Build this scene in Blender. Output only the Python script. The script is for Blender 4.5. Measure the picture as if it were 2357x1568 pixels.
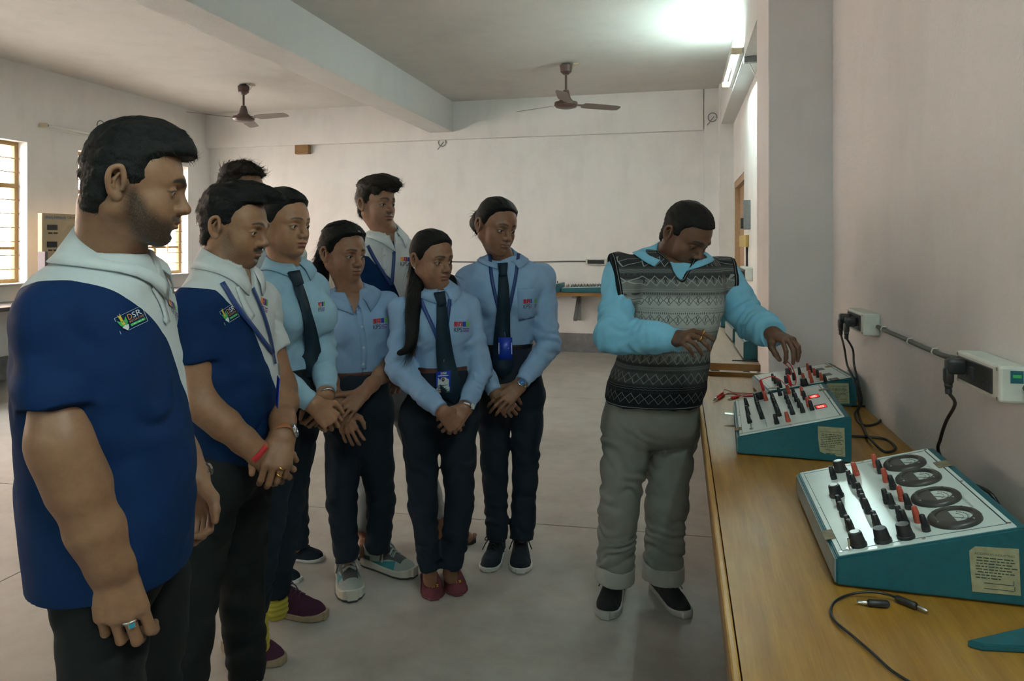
import bpy, bmesh, math, random
import numpy as np
from mathutils import Vector, Matrix, Euler
from mathutils.bvhtree import BVHTree
PI = math.pi
random.seed(3)
for o in list(bpy.data.objects): bpy.data.objects.remove(o)
SC = bpy.context.scene
COL = SC.collection
# ---------------------------------------------------------------- camera, light, exposure
FPX, CX, HY, IW, IH, CAMZ = 1600.0, 1178.5, 561.0, 2357.0, 1568.0, 1.45
THETA = math.atan((1565 - CX) / FPX)          # the camera looks this far to the left of the room's long axis
CT, ST = math.cos(THETA), math.sin(THETA)
R_DIR = np.array((CT, ST, 0.)); D_DIR = np.array((-ST, CT, 0.))
cam_d = bpy.data.cameras.new('camera'); CAM = bpy.data.objects.new('camera', cam_d); COL.objects.link(CAM)
CAM.location = (0, 0, CAMZ); CAM.rotation_euler = (PI / 2, 0, THETA)
cam_d.sensor_fit = 'HORIZONTAL'; cam_d.sensor_width = 36; cam_d.lens = 36 * FPX / IW
cam_d.shift_y = (HY - IH / 2) / IW; cam_d.clip_start = .02; cam_d.clip_end = 200
SC.camera = CAM
vs_ = SC.view_settings
vs_.view_transform = 'Standard'; vs_.look = 'None'; vs_.gamma = 1; vs_.use_curve_mapping = False
vs_.exposure = 0.92
def W(px, py, d):
    """room point seen at photograph pixel (px, py), d metres in front of the lens"""
    r = (px - CX) / FPX * d; z = CAMZ + (HY - py) / FPX * d
    return r * R_DIR + d * D_DIR + np.array((0, 0, z))
def rdz(r, d, z): return r * R_DIR + d * D_DIR + np.array((0, 0, z))
def ray(px, py): return ((px - CX) / FPX) * R_DIR + D_DIR + np.array((0, 0, (HY - py) / FPX))
def on_plane(px, py, axis, val):
    """where the line of sight meets the plane x, y or z = val"""
    v = ray(px, py); o = np.array((0, 0, CAMZ)); t = (val - o[axis]) / v[axis]; return o + t * v
# daylight outside the windows; the tube lamps carry their own light in their builders
WD = bpy.data.worlds.new('daylight'); SC.world = WD; WD.use_nodes = True
_n = WD.node_tree; _bg = _n.nodes['Background']
_bg.inputs[0].default_value = (1.0, .955, .925, 1); _bg.inputs[1].default_value = 14.5
# the window openings of the hall: (y0, y1) along the left wall, and two in the wall behind the camera
WIN = [(.1, 1.95), (2.5, 4.3), (4.4, 6.2), (6.87, 8.78)]
WZ0, WZ1 = 1.02, 2.57
ROOM = dict(xl=-7.0, xr=.713, y0=-3.2, y1=9.2, h=3.42)
for _i, (_a, _b) in enumerate(WIN):
    _l = bpy.data.lights.new('window_daylight', 'AREA'); _l.shape = 'RECTANGLE'; _l.size = _b - _a; _l.size_y = WZ1 - WZ0
    _l.energy = 1; _l.cycles.is_portal = True
    _o = bpy.data.objects.new('window_daylight', _l); COL.objects.link(_o)
    _o.location = (ROOM['xl'] - .12, (_a + _b) / 2, (WZ0 + WZ1) / 2); _o.rotation_euler = (0, -PI / 2, 0)
TUBE_W = 95.0
# ---------------------------------------------------------------- helpers: fields and meshes
def V3(*a): return np.array(a, float)
def nrm(v):
    v = np.asarray(v, float); return v / max(np.linalg.norm(v), 1e-9)
def sstep(x, a, b):
    t = np.clip((x - a) / (b - a), 0, 1); return t * t * (3 - 2 * t)
_rs = np.random.RandomState(7)
_LAT = _rs.rand(32, 32, 32).astype(np.float32) * 2 - 1
def vnoise(x, y, z):
    """smooth value noise in -1..1 on numpy arrays of one shape"""
    xi = np.floor(x).astype(np.int32); yi = np.floor(y).astype(np.int32); zi = np.floor(z).astype(np.int32)
    fx = x - xi; fy = y - yi; fz = z - zi
    fx = fx * fx * (3 - 2 * fx); fy = fy * fy * (3 - 2 * fy); fz = fz * fz * (3 - 2 * fz)
    x0 = xi & 31; x1 = (xi + 1) & 31; y0 = yi & 31; y1 = (yi + 1) & 31; z0 = zi & 31; z1 = (zi + 1) & 31
    L = _LAT
    a = L[x0, y0, z0] * (1 - fx) + L[x1, y0, z0] * fx
    b = L[x0, y1, z0] * (1 - fx) + L[x1, y1, z0] * fx
    c = L[x0, y0, z1] * (1 - fx) + L[x1, y0, z1] * fx
    d = L[x0, y1, z1] * (1 - fx) + L[x1, y1, z1] * fx
    return (a * (1 - fy) + b * fy) * (1 - fz) + (c * (1 - fy) + d * fy) * fz

class Vol:
    """a distance field on a grid; shapes are added with smooth unions, then turned into a mesh"""
    def __init__(s, lo, hi, h):
        s.lo = np.asarray(lo, float); s.h = h
        n = np.ceil((np.asarray(hi, float) - s.lo) / h).astype(int) + 1
        s.n = n
        s.F = np.full(n, 0.2, np.float32)
        s.ax = [(s.lo[i] + h * np.arange(n[i])).astype(np.float32) for i in range(3)]
    def box(s, lo, hi):
        a = np.clip(np.floor((np.asarray(lo) - s.lo) / s.h).astype(int), 0, s.n)
        b = np.clip(np.ceil((np.asarray(hi) - s.lo) / s.h).astype(int) + 1, 0, s.n)
        if (b <= a).any(): return None
        sl = tuple(slice(a[i], b[i]) for i in range(3))
        return sl, s.ax[0][sl[0]][:, None, None], s.ax[1][sl[1]][None, :, None], s.ax[2][sl[2]][None, None, :]
    def put(s, d, sl, k, op):
        A = s.F[sl]
        if op == 'add':
            if np.max(k) > 0:
                k = np.maximum(k, 1e-5); hh = np.maximum(k - np.abs(A - d), 0); s.F[sl] = np.minimum(A, d) - hh * hh / (4 * k)
            else: s.F[sl] = np.minimum(A, d)
        elif op == 'sub':
            d = -d
            if k > 0:
                hh = np.maximum(k - np.abs(A - d), 0); s.F[sl] = np.maximum(A, d) + hh * hh / (4 * k)
            else: s.F[sl] = np.maximum(A, d)
    def cone(s, a, b, ra, rb, k=.01, op='add'):
        a = np.asarray(a, float); b = np.asarray(b, float); m = k + 2 * s.h + .004
        r = max(ra, rb) + m
        bx = s.box(np.minimum(a, b) - r, np.maximum(a, b) + r)
        if bx is None: return
        sl, X, Y, Z = bx
        ba = b - a; L2 = max(float(ba @ ba), 1e-9)
        t = np.clip(((X - a[0]) * ba[0] + (Y - a[1]) * ba[1] + (Z - a[2]) * ba[2]) / L2, 0, 1)
        d = np.sqrt((X - a[0] - t * ba[0]) ** 2 + (Y - a[1] - t * ba[1]) ** 2 + (Z - a[2] - t * ba[2]) ** 2) - (ra + (rb - ra) * t)
        s.put(d.astype(np.float32), sl, k, op)
    def chain(s, pts, rad, k=.01, op='add'):
        for i in range(len(pts) - 1): s.cone(pts[i], pts[i + 1], rad[i], rad[i + 1], k, op)
    def ell(s, c, r, k=.01, op='add', R=None):
        """ellipsoid; R rows = its own axes"""
        c = np.asarray(c, float); r = np.asarray(r, float); m = k + 2 * s.h + .004
        e = r if R is None else np.sqrt(((np.asarray(R).T * r) ** 2).sum(1))
        bx = s.box(c - e - m, c + e + m)
        if bx is None: return
        sl, X, Y, Z = bx
        x, y, z = X - c[0], Y - c[1], Z - c[2]
        if R is not None:
            x, y, z = [R[i][0] * x + R[i][1] * y + R[i][2] * z for i in range(3)]
        k0 = np.sqrt((x / r[0]) ** 2 + (y / r[1]) ** 2 + (z / r[2]) ** 2)
        k1 = np.sqrt((x / r[0] ** 2) ** 2 + (y / r[1] ** 2) ** 2 + (z / r[2] ** 2) ** 2)
        d = k0 * (k0 - 1) / np.maximum(k1, 1e-6)
        s.put(np.broadcast_to(d, s.F[sl].shape).astype(np.float32), sl, k, op)
    def rbox(s, c, hs, rr, R=None, k=0., op='add'):
        c = np.asarray(c, float); hs = np.asarray(hs, float); m = k + 2 * s.h + .004
        e = hs if R is None else np.abs(np.asarray(R).T * hs).sum(1)
        bx = s.box(c - e - m, c + e + m)
        if bx is None: return
        sl, X, Y, Z = bx
        x, y, z = X - c[0], Y - c[1], Z - c[2]
        if R is not None:
            x, y, z = [R[i][0] * x + R[i][1] * y + R[i][2] * z for i in range(3)]
        qx, qy, qz = np.abs(x) - hs[0] + rr, np.abs(y) - hs[1] + rr, np.abs(z) - hs[2] + rr
        d = np.sqrt(np.maximum(qx, 0) ** 2 + np.maximum(qy, 0) ** 2 + np.maximum(qz, 0) ** 2) + np.minimum(np.maximum(qx, np.maximum(qy, qz)), 0) - rr
        s.put(np.broadcast_to(d, s.F[sl].shape).astype(np.float32), sl, k, op)
    def blank(s):
        t = Vol.__new__(Vol); t.lo, t.h, t.n, t.ax = s.lo, s.h, s.n, s.ax; t.F = np.full(s.n, .2, np.float32); return t
    def merge(s, t, k=.02): s.put(t.F, (slice(None),) * 3, k, 'add')
    def field(s, fn, lo, hi, k=.01, op='add'):
        bx = s.box(lo, hi)
        if bx is None: return
        sl, X, Y, Z = bx
        s.put(np.broadcast_to(fn(X, Y, Z), s.F[sl].shape).astype(np.float32), sl, k, op)
    def cut(s, fn, k=0.):
        """keep where fn < 0"""
        d = np.broadcast_to(fn(s.ax[0][:, None, None], s.ax[1][None, :, None], s.ax[2][None, None, :]), s.F.shape).astype(np.float32)
        if k > 0:
            hh = np.maximum(k - np.abs(s.F - d), 0); s.F = np.maximum(s.F, d) + hh * hh / (4 * k)
        else: s.F = np.maximum(s.F, d)
    def displace(s, fn, band=.03):
        """F += fn(x,y,z) near the surface"""
        idx = np.nonzero(np.abs(s.F) < band)
        s.F[idx] += fn(s.ax[0][idx[0]], s.ax[1][idx[1]], s.ax[2][idx[2]]).astype(np.float32)
    def mesh(s):
        F = s.F; n = s.n
        F[0] = F[-1] = .05; F[:, 0] = F[:, -1] = .05; F[:, :, 0] = F[:, :, -1] = .05
        I = F < 0
        cnt = np.zeros(n - 1, np.int8)
        for a in (0, 1):
            for b in (0, 1):
                for c in (0, 1):
                    cnt += I[a:n[0] - 1 + a, b:n[1] - 1 + b, c:n[2] - 1 + c]
        ci, cj, ck = np.nonzero((cnt > 0) & (cnt < 8))
        N = len(ci)
        vid = np.full(n - 1, -1, np.int32); vid[ci, cj, ck] = np.arange(N)
        acc = np.zeros((N, 3)); w = np.zeros(N)
        corner = {(a, b, c): F[ci + a, cj + b, ck + c].astype(float) for a in (0, 1) for b in (0, 1) for c in (0, 1)}
        for p in corner:
            for ax in range(3):
                if p[ax]: continue
                q = list(p); q[ax] = 1; q = tuple(q)
                fa, fb = corner[p], corner[q]
                m = (fa < 0) != (fb < 0)
                t = np.where(m, fa / np.where(m, fa - fb, 1), 0)
                for i in range(3): acc[:, i] += m * (p[i] + (t if i == ax else 0))
                w += m
        pos = s.lo + s.h * (np.stack([ci, cj, ck], 1) + acc / w[:, None])
        quads = []
        def emit(m, off, flip_dirs):
            i, j, k = np.nonzero(m)
            return i, j, k
        # edges along each axis
        for ax in range(3):
            o = [(1, 2), (2, 0), (0, 1)][ax]
            sl0 = [slice(1, -1)] * 3; sl0[ax] = slice(0, -1)
            sl1 = [slice(1, -1)] * 3; sl1[ax] = slice(1, None)
            A = I[tuple(sl0)]; B = I[tuple(sl1)]
            idx = np.nonzero(A != B)
            if not len(idx[0]): continue
            g = [idx[0] + (0 if ax == 0 else 1), idx[1] + (0 if ax == 1 else 1), idx[2] + (0 if ax == 2 else 1)]
            inA = A[idx]
            def vv(d1, d2):
                h = [g[0].copy(), g[1].copy(), g[2].copy()]
                h[o[0]] -= d1; h[o[1]] -= d2
                return vid[h[0], h[1], h[2]]
            q = np.stack([vv(1, 1), vv(0, 1), vv(0, 0), vv(1, 0)], 1)
            q[~inA] = q[~inA][:, ::-1]
            quads.append(q)
        Q = np.concatenate(quads) if quads else np.zeros((0, 4), int)
        return pos, Q

def smooth_mesh(pos, Q, it=1, lam=.5):
    e = np.concatenate([Q[:, [0, 1]], Q[:, [1, 2]], Q[:, [2, 3]], Q[:, [3, 0]]])
    for _ in range(it):
        acc = np.zeros_like(pos); c = np.zeros(len(pos))
        for a, b in ((0, 1), (1, 0)):
            for i in range(3): acc[:, i] += np.bincount(e[:, a], weights=pos[e[:, b], i], minlength=len(pos))
            c += np.bincount(e[:, a], minlength=len(pos))
        pos = pos + lam * (acc / np.maximum(c, 1)[:, None] - pos)
    return pos

def join_pieces(ps):
    """[(pos, quads, {attr: values})] -> one"""
    P, Q, A, o = [], [], {}, 0
    names = set(k for p in ps for k in p[2])
    for p in ps:
        P.append(p[0]); Q.append(np.asarray(p[1]) + o); o += len(p[0])
        for k in names: A.setdefault(k, []).append(p[2].get(k, np.zeros(len(p[0]))))
    return np.concatenate(P), np.concatenate(Q), {k: np.concatenate(v) for k, v in A.items()}

def mesh_fast(name, pos, faces, mat=None, parent=None, attrs=None, smooth=True):
    """faces: (N,3) or (N,4) int array"""
    me = bpy.data.meshes.new(name)
    faces = np.asarray(faces, np.int32); k = faces.shape[1]
    me.vertices.add(len(pos)); me.vertices.foreach_set('co', np.asarray(pos, np.float32).ravel())
    me.loops.add(faces.size); me.loops.foreach_set('vertex_index', faces.ravel())
    me.polygons.add(len(faces)); me.polygons.foreach_set('loop_start', np.arange(0, faces.size, k, dtype=np.int32))
    if smooth: me.polygons.foreach_set('use_smooth', np.ones(len(faces), bool))
    me.update(calc_edges=True)
    for an, v in (attrs or {}).items():
        v = np.asarray(v, np.float32)
        if v.ndim == 1:
            a = me.attributes.new(an, 'FLOAT', 'POINT'); a.data.foreach_set('value', v)
        else:
            a = me.attributes.new(an, 'FLOAT_VECTOR', 'POINT'); a.data.foreach_set('vector', v.ravel())
    o = bpy.data.objects.new(name, me); COL.objects.link(o)
    if mat: me.materials.append(mat)
    if parent: o.parent = parent
    return o

# ---------------------------------------------------------------- helpers: hard-surface pieces (bmesh)
def MB(): return bmesh.new()
def add_box(bm, c, s, rot=None, bev=0, seg=2):
    r = bmesh.ops.create_cube(bm, size=1)
    vs = r['verts']
    bmesh.ops.scale(bm, vec=s, verts=vs)
    if bev > 0:
        es = list({e for v in vs for e in v.link_edges})
        rb = bmesh.ops.bevel(bm, geom=es, offset=bev, segments=seg, affect='EDGES', profile=.5)
        vs = list({v for f in rb['faces'] for v in f.verts} | {v for v in vs if v.is_valid})
    if rot is not None: bmesh.ops.rotate(bm, cent=(0, 0, 0), matrix=rot, verts=vs)
    bmesh.ops.translate(bm, vec=c, verts=vs)
    return vs
def add_cyl(bm, c, r, h, seg=20, r2=None, rot=None, bev=0):
    q = bmesh.ops.create_cone(bm, cap_ends=True, cap_tris=False, segments=seg, radius1=r, radius2=r if r2 is None else r2, depth=h)
    vs = q['verts']
    if bev > 0:
        es = [e for e in {e for v in vs for e in v.link_edges} if any(len(f.verts) > 4 for f in e.link_faces)]
        rb = bmesh.ops.bevel(bm, geom=es, offset=bev, segments=2, affect='EDGES', profile=.5)
        vs = list({v for f in rb['faces'] for v in f.verts} | {v for v in vs if v.is_valid})
    if rot is not None: bmesh.ops.rotate(bm, cent=(0, 0, 0), matrix=rot, verts=vs)
    bmesh.ops.translate(bm, vec=c, verts=vs)
    return vs
def add_lathe(bm, prof, seg=24, M=None):
    """prof [(r, z)] spun round z"""
    rings = []
    for r, z in prof:
        if r < 1e-6: rings.append([bm.verts.new((0, 0, z))])
        else: rings.append([bm.verts.new((r * math.cos(2 * PI * i / seg), r * math.sin(2 * PI * i / seg), z)) for i in range(seg)])
    for a, b in zip(rings, rings[1:]):
        for i in range(seg):
            j = (i + 1) % seg
            if len(a) == 1 and len(b) == 1: continue
            if len(a) == 1: bm.faces.new((a[0], b[j], b[i]))
            elif len(b) == 1: bm.faces.new((a[i], a[j], b[0]))
            else: bm.faces.new((a[i], a[j], b[j], b[i]))
    vs = [v for r in rings for v in r]
    if M is not None: bmesh.ops.transform(bm, matrix=M, verts=vs)
    return vs
def add_prism(bm, poly, z0, z1, M=None):
    """extrude an xy outline from z0 to z1"""
    a = [bm.verts.new((x, y, z0)) for x, y in poly]; b = [bm.verts.new((x, y, z1)) for x, y in poly]
    n = len(poly)
    bm.faces.new(a[::-1]); bm.faces.new(b)
    for i in range(n): bm.faces.new((a[i], a[(i + 1) % n], b[(i + 1) % n], b[i]))
    if M is not None: bmesh.ops.transform(bm, matrix=M, verts=a + b)
    return a + b
def spline(pts, n=8):
    """Catmull-Rom through points"""
    P = [np.asarray(p, float) for p in pts]
    P = [2 * P[0] - P[1]] + P + [2 * P[-1] - P[-2]]
    out = []
    for i in range(1, len(P) - 2):
        for t in np.arange(n) / n:
            a, b, c, d = P[i - 1:i + 3]
            out.append(.5 * (2 * b + (c - a) * t + (2 * a - 5 * b + 4 * c - d) * t * t + (3 * b - a - 3 * c + d) * t ** 3))
    out.append(P[-2]); return np.array(out)
def tube_arrays(path, rad, seg=8):
    path = np.asarray(path, float); n = len(path)
    rad = np.broadcast_to(np.asarray(rad, float), (n,))
    T = np.gradient(path, axis=0); T /= np.maximum(np.linalg.norm(T, axis=1)[:, None], 1e-9)
    up = V3(0, 0, 1) if abs(T[0][2]) < .9 else V3(1, 0, 0)
    u = nrm(np.cross(T[0], up)); pos = []
    for i in range(n):
        u = nrm(u - T[i] * (u @ T[i])); v = np.cross(T[i], u)
        for j in range(seg):
            a = 2 * PI * j / seg
            pos.append(path[i] + rad[i] * (math.cos(a) * u + math.sin(a) * v))
    pos += [path[0], path[-1]]
    Q = []
    for i in range(n - 1):
        for j in range(seg):
            k = (j + 1) % seg
            Q.append((i * seg + j, i * seg + k, (i + 1) * seg + k, (i + 1) * seg + j))
    return np.array(pos), Q, n * seg
def add_tube(bm, path, rad, seg=8):
    pos, Q, c = tube_arrays(path, rad, seg)
    vs = [bm.verts.new(p) for p in pos]
    for q in Q: bm.faces.new([vs[i] for i in q])
    n = len(path)
    for j in range(seg):
        k = (j + 1) % seg
        bm.faces.new((vs[c], vs[k], vs[j])); bm.faces.new((vs[c + 1], vs[(n - 1) * seg + j], vs[(n - 1) * seg + k]))
    return vs
def obj(name, bm, m=None, parent=None, smooth=False, loc=None, rot=None):
    """link one bmesh as one object"""
    bmesh.ops.recalc_face_normals(bm, faces=bm.faces[:])
    me = bpy.data.meshes.new(name); bm.to_mesh(me); bm.free()
    if smooth:
        me.polygons.foreach_set('use_smooth', np.ones(len(me.polygons), bool))
        if smooth != 'all':
            me.set_sharp_from_angle(angle=math.radians(40))
    o = bpy.data.objects.new(name, me); COL.objects.link(o)
    if m: me.materials.append(m)
    if parent: o.parent = parent
    if loc is not None: o.location = loc
    if rot is not None: o.rotation_euler = rot
    return o
def tag(o, label, cat, group=None, kind=None):
    if label: o['label'] = label
    if cat: o['category'] = cat
    if group: o['group'] = group
    if kind: o['kind'] = kind
    return o
def thing(name, label, cat, loc=(0, 0, 0), rotz=0, group=None):
    o = bpy.data.objects.new(name, None); COL.objects.link(o)
    o.empty_display_size = .1
    o.location = loc; o.rotation_euler = (0, 0, rotz)
    return tag(o, label, cat, group)
def dup(root, loc, rotz=None, label=None):
    r = root.copy(); COL.objects.link(r); r.location = loc
    if rotz is not None: r.rotation_euler = (0, 0, rotz)
    if label: r['label'] = label
    for ch in list(root.children):
        c = ch.copy(); COL.objects.link(c); c.parent = r
        for g in list(ch.children):
            d = g.copy(); COL.objects.link(d); d.parent = c
    return r
def struct(name, bm, m, parent=None, smooth=False):
    o = obj(name, bm, m, parent, smooth)
    if parent is None: o['kind'] = 'structure'
    return o

# ---------------------------------------------------------------- materials
def new_mat(name):
    m = bpy.data.materials.new(name); m.use_nodes = True
    nt = m.node_tree; b = nt.nodes['Principled BSDF']
    return m, nt, b
def nd(nt, t, **kw):
    n = nt.nodes.new(t)
    for k, v in kw.items(): setattr(n, k, v)
    return n
def lk(nt, a, b): nt.links.new(a, b)
def ramp(nt, fac, stops, interp='LINEAR'):
    r = nd(nt, 'ShaderNodeValToRGB'); r.color_ramp.interpolation = interp
    el = r.color_ramp.elements
    while len(el) < len(stops): el.new(.5)
    for e, (p, c) in zip(el, stops):
        e.position = p; e.color = (*c, 1) if len(c) == 3 else c
    lk(nt, fac, r.inputs[0]); return r.outputs[0]
def mixc(nt, fac, a, b, blend='MIX'):
    m = nd(nt, 'ShaderNodeMix', data_type='RGBA', blend_type=blend)
    for s, v in ((m.inputs[0], fac), (m.inputs[6], a), (m.inputs[7], b)):
        if hasattr(v, 'is_linked'): lk(nt, v, s)
        else: s.default_value = v if not isinstance(v, tuple) else ((*v, 1) if len(v) == 3 else v)
    return m.outputs[2]
def mth(nt, op, a, b=0., c=None):
    m = nd(nt, 'ShaderNodeMath', operation=op)
    for s, v in zip(m.inputs, (a, b, c)):
        if v is None: continue
        if hasattr(v, 'is_linked'): lk(nt, v, s)
        else: s.default_value = v
    return m.outputs[0]
def coord(nt, kind='Object', scale=(1, 1, 1)):
    tc = nd(nt, 'ShaderNodeTexCoord'); mp = nd(nt, 'ShaderNodeMapping')
    lk(nt, tc.outputs[kind], mp.inputs[0]); mp.inputs['Scale'].default_value = scale
    return mp.outputs[0]
def noise(nt, vec, scale, detail=4, rough=.6):
    n = nd(nt, 'ShaderNodeTexNoise'); n.inputs['Scale'].default_value = scale
    n.inputs['Detail'].default_value = detail; n.inputs['Roughness'].default_value = rough
    lk(nt, vec, n.inputs[0]); return n.outputs[0]
def bump(nt, b, h, strength=.3, dist=.002):
    bp = nd(nt, 'ShaderNodeBump'); bp.inputs['Strength'].default_value = strength; bp.inputs['Distance'].default_value = dist
    lk(nt, h, bp.inputs['Height']); lk(nt, bp.outputs[0], b.inputs['Normal'])
def attr(nt, name):
    a = nd(nt, 'ShaderNodeAttribute', attribute_name=name); return a
def lin(r, g, b):
    """sRGB 0-255 to linear"""
    return tuple(((c / 255) / 12.92 if c / 255 <= .04045 else ((c / 255 + .055) / 1.055) ** 2.4) for c in (r, g, b))
def plain(name, col, rough=.5, metal=0, var=.0, vscale=30, bmp=0, bscale=200, spec=.5, emit=None):
    m, nt, b = new_mat(name)
    b.inputs['Base Color'].default_value = (*col, 1); b.inputs['Roughness'].default_value = rough; b.inputs['Metallic'].default_value = metal
    b.inputs['Specular IOR Level'].default_value = spec
    v = coord(nt)
    n = noise(nt, v, vscale)
    if var > 0:
        c = ramp(nt, n, [(.3, tuple(x * (1 - var) for x in col)), (.7, tuple(min(1, x * (1 + var)) for x in col))])
        lk(nt, c, b.inputs['Base Color'])
    if bmp > 0: bump(nt, b, noise(nt, v, bscale, 2), bmp, .002)
    if emit:
        b.inputs['Emission Color'].default_value = (*col, 1); b.inputs['Emission Strength'].default_value = emit
    return m
def text_mesh(body, size=1., bold=0.):
    cu = bpy.data.curves.new('text', 'FONT'); cu.body = body; cu.size = size; cu.offset = bold
    cu.align_x = 'LEFT'; cu.resolution_u = 3
    o = bpy.data.objects.new('text', cu); COL.objects.link(o)
    dg = bpy.context.evaluated_depsgraph_get()
    me = bpy.data.meshes.new_from_object(o.evaluated_get(dg))
    pos = np.array([v.co[:] for v in me.vertices]); tri = []
    me.calc_loop_triangles(); tri = [tuple(t.vertices) for t in me.loop_triangles]
    bpy.data.objects.remove(o); bpy.data.curves.remove(cu); bpy.data.meshes.remove(me)
    return pos, np.array(tri)
_TX = {}
def text_unit(body):
    """text scaled to a box 1 wide, with its height; cached"""
    if body not in _TX:
        p, t = text_mesh(body)
        p = p - [p[:, 0].min(), p[:, 1].min(), 0]; w = p[:, 0].max()
        _TX[body] = (p[:, :2] / w, t, (p[:, 1].max()) / w)
    return _TX[body]
def skin_mat(name, base, lipc, beardc=(.02, .015, .012), stubble=1.):
    m, nt, b = new_mat(name)
    v = coord(nt)
    n = noise(nt, v, 45, 5, .65); n2 = noise(nt, v, 420, 3)
    c = ramp(nt, n, [(.3, tuple(x * .86 for x in base)), (.7, tuple(min(1, x * 1.10) for x in base))])
    c = mixc(nt, mth(nt, 'MULTIPLY', attr(nt, 'lip').outputs['Fac'], .75), c, lipc)
    hn = noise(nt, coord(nt, 'Object', (1, 1, .45)), 620, 4, .75)
    st = mth(nt, 'MULTIPLY', attr(nt, 'beard').outputs['Fac'], mth(nt, 'MULTIPLY_ADD', hn, 1.9, -.30))
    st = mth(nt, 'MINIMUM', mth(nt, 'MULTIPLY', st, stubble), .93)
    c = mixc(nt, st, c, beardc)
    bm_ = mth(nt, 'MAXIMUM', attr(nt, 'brow').outputs['Fac'], attr(nt, 'moustache').outputs['Fac'])
    c = mixc(nt, mth(nt, 'MINIMUM', mth(nt, 'MULTIPLY', bm_, mth(nt, 'MULTIPLY_ADD', hn, .7, .65)), .96), c, (.012, .009, .008))
    lk(nt, c, b.inputs['Base Color'])
    b.inputs['Roughness'].default_value = .5
    b.inputs['Specular IOR Level'].default_value = .45
    b.inputs['Subsurface Weight'].default_value = .06; b.inputs['Subsurface Radius'].default_value = (.6, .25, .12); b.inputs['Subsurface Scale'].default_value = .012
    bump(nt, b, n2, .10, .001)
    return m
def hair_mat(name, col=(.007, .0065, .0065)):
    m, nt, b = new_mat(name)
    v = coord(nt, 'Object', (1, 3, 2.2))
    n = noise(nt, v, 120, 5, .7)
    c = ramp(nt, n, [(.35, tuple(x * .5 for x in col)), (.75, tuple(x * 2.2 for x in col))])
    lk(nt, c, b.inputs['Base Color']); b.inputs['Roughness'].default_value = .55; b.inputs['Specular IOR Level'].default_value = .18
    bump(nt, b, n, .5, .004)
    return m
def eye_mat():
    m, nt, b = new_mat('eyeball')
    # local x is the line of sight
    tc = nd(nt, 'ShaderNodeTexCoord'); sx = nd(nt, 'ShaderNodeSeparateXYZ'); lk(nt, tc.outputs['Object'], sx.inputs[0])
    r = mth(nt, 'SQRT', mth(nt, 'ADD', mth(nt, 'POWER', sx.outputs[1], 2.), mth(nt, 'POWER', sx.outputs[2], 2.)))
    c = ramp(nt, mth(nt, 'MULTIPLY', r, 80.), [(0, (.004, .004, .004)), (.20, (.004, .004, .004)), (.24, (.035, .018, .009)), (.42, (.022, .011, .006)), (.49, (.012, .008, .006)), (.54, (.40, .36, .33)), (1, (.36, .30, .27))])
    lk(nt, c, b.inputs['Base Color']); b.inputs['Roughness'].default_value = .12
    return m
SKIN = skin_mat('brown_skin', (.27, .135, .075), (.20, .075, .055))
HAIR = hair_mat('black_hair')
EYE = eye_mat()
# ---------------------------------------------------------------- the hall
def wall_mat(name, base, dirt=.12, pits=.25, low=0.):
    m, nt, b = new_mat(name)
    v = coord(nt)
    n1 = noise(nt, v, 1.3, 6, .65); n2 = noise(nt, coord(nt, 'Object', (1, 1, .25)), 5, 5, .6); n3 = noise(nt, v, 55, 4, .6)
    f = mth(nt, 'ADD', mth(nt, 'MULTIPLY', n1, .6), mth(nt, 'MULTIPLY', n2, .4))
    c = ramp(nt, f, [(.30, tuple(x * (1 - dirt) for x in base)), (.50, base), (.72, tuple(min(1, x * (1 + dirt * .5)) for x in base))])
    sp = noise(nt, v, 9, 8, .8)
    c = mixc(nt, mth(nt, 'MULTIPLY', ramp(nt, sp, [(.70, (0, 0, 0)), (.80, (1, 1, 1))]), pits), c, tuple(x * .62 for x in base))
    lk(nt, c, b.inputs['Base Color']); b.inputs['Roughness'].default_value = .85; b.inputs['Specular IOR Level'].default_value = .2
    h = mth(nt, 'ADD', n3, mth(nt, 'MULTIPLY', noise(nt, v, 160, 3), .6))
    bump(nt, b, h, .32, .006)
    return m
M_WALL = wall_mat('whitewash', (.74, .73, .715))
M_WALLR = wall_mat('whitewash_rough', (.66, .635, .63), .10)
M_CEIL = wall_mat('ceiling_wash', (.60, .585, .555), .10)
M_BEAM = wall_mat('beam_wash', (.66, .66, .65), .08)
def floor_mat():
    m, nt, b = new_mat('polished_concrete')
    v = coord(nt)
    n = noise(nt, v, .9, 7, .6); n2 = noise(nt, v, 6, 6, .65); n3 = noise(nt, v, 60, 4)
    f = mth(nt, 'ADD', mth(nt, 'MULTIPLY', n, .55), mth(nt, 'MULTIPLY', n2, .45))
    c = ramp(nt, f, [(.32, (.25, .23, .205)), (.5, (.345, .325, .295)), (.68, (.43, .41, .38))])
    dk = noise(nt, v, 13, 6, .8)
    c = mixc(nt, mth(nt, 'MULTIPLY', ramp(nt, dk, [(.68, (0, 0, 0)), (.76, (1, 1, 1))]), .35), c, (.12, .10, .09))
    lk(nt, c, b.inputs['Base Color'])
    lk(nt, mth(nt, 'MULTIPLY_ADD', n2, .25, .42), b.inputs['Roughness']); b.inputs['Specular IOR Level'].default_value = .4
    bump(nt, b, mth(nt, 'ADD', n3, n2), .12, .004)
    return m
M_FLOOR = floor_mat()
M_JOINT = plain('joint_filler', (.10, .085, .075), .9)
def skirt_mat():
    m, nt, b = new_mat('grey_skirting_paint'); v = coord(nt)
    n = noise(nt, v, 3.2, 7, .75)
    c = ramp(nt, n, [(.3, (.10, .10, .105)), (.55, (.17, .17, .175)), (.66, (.27, .26, .25)), (.75, (.50, .47, .43))])
    lk(nt, c, b.inputs['Base Color']); b.inputs['Roughness'].default_value = .8; bump(nt, b, n, .3, .005); return m
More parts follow.
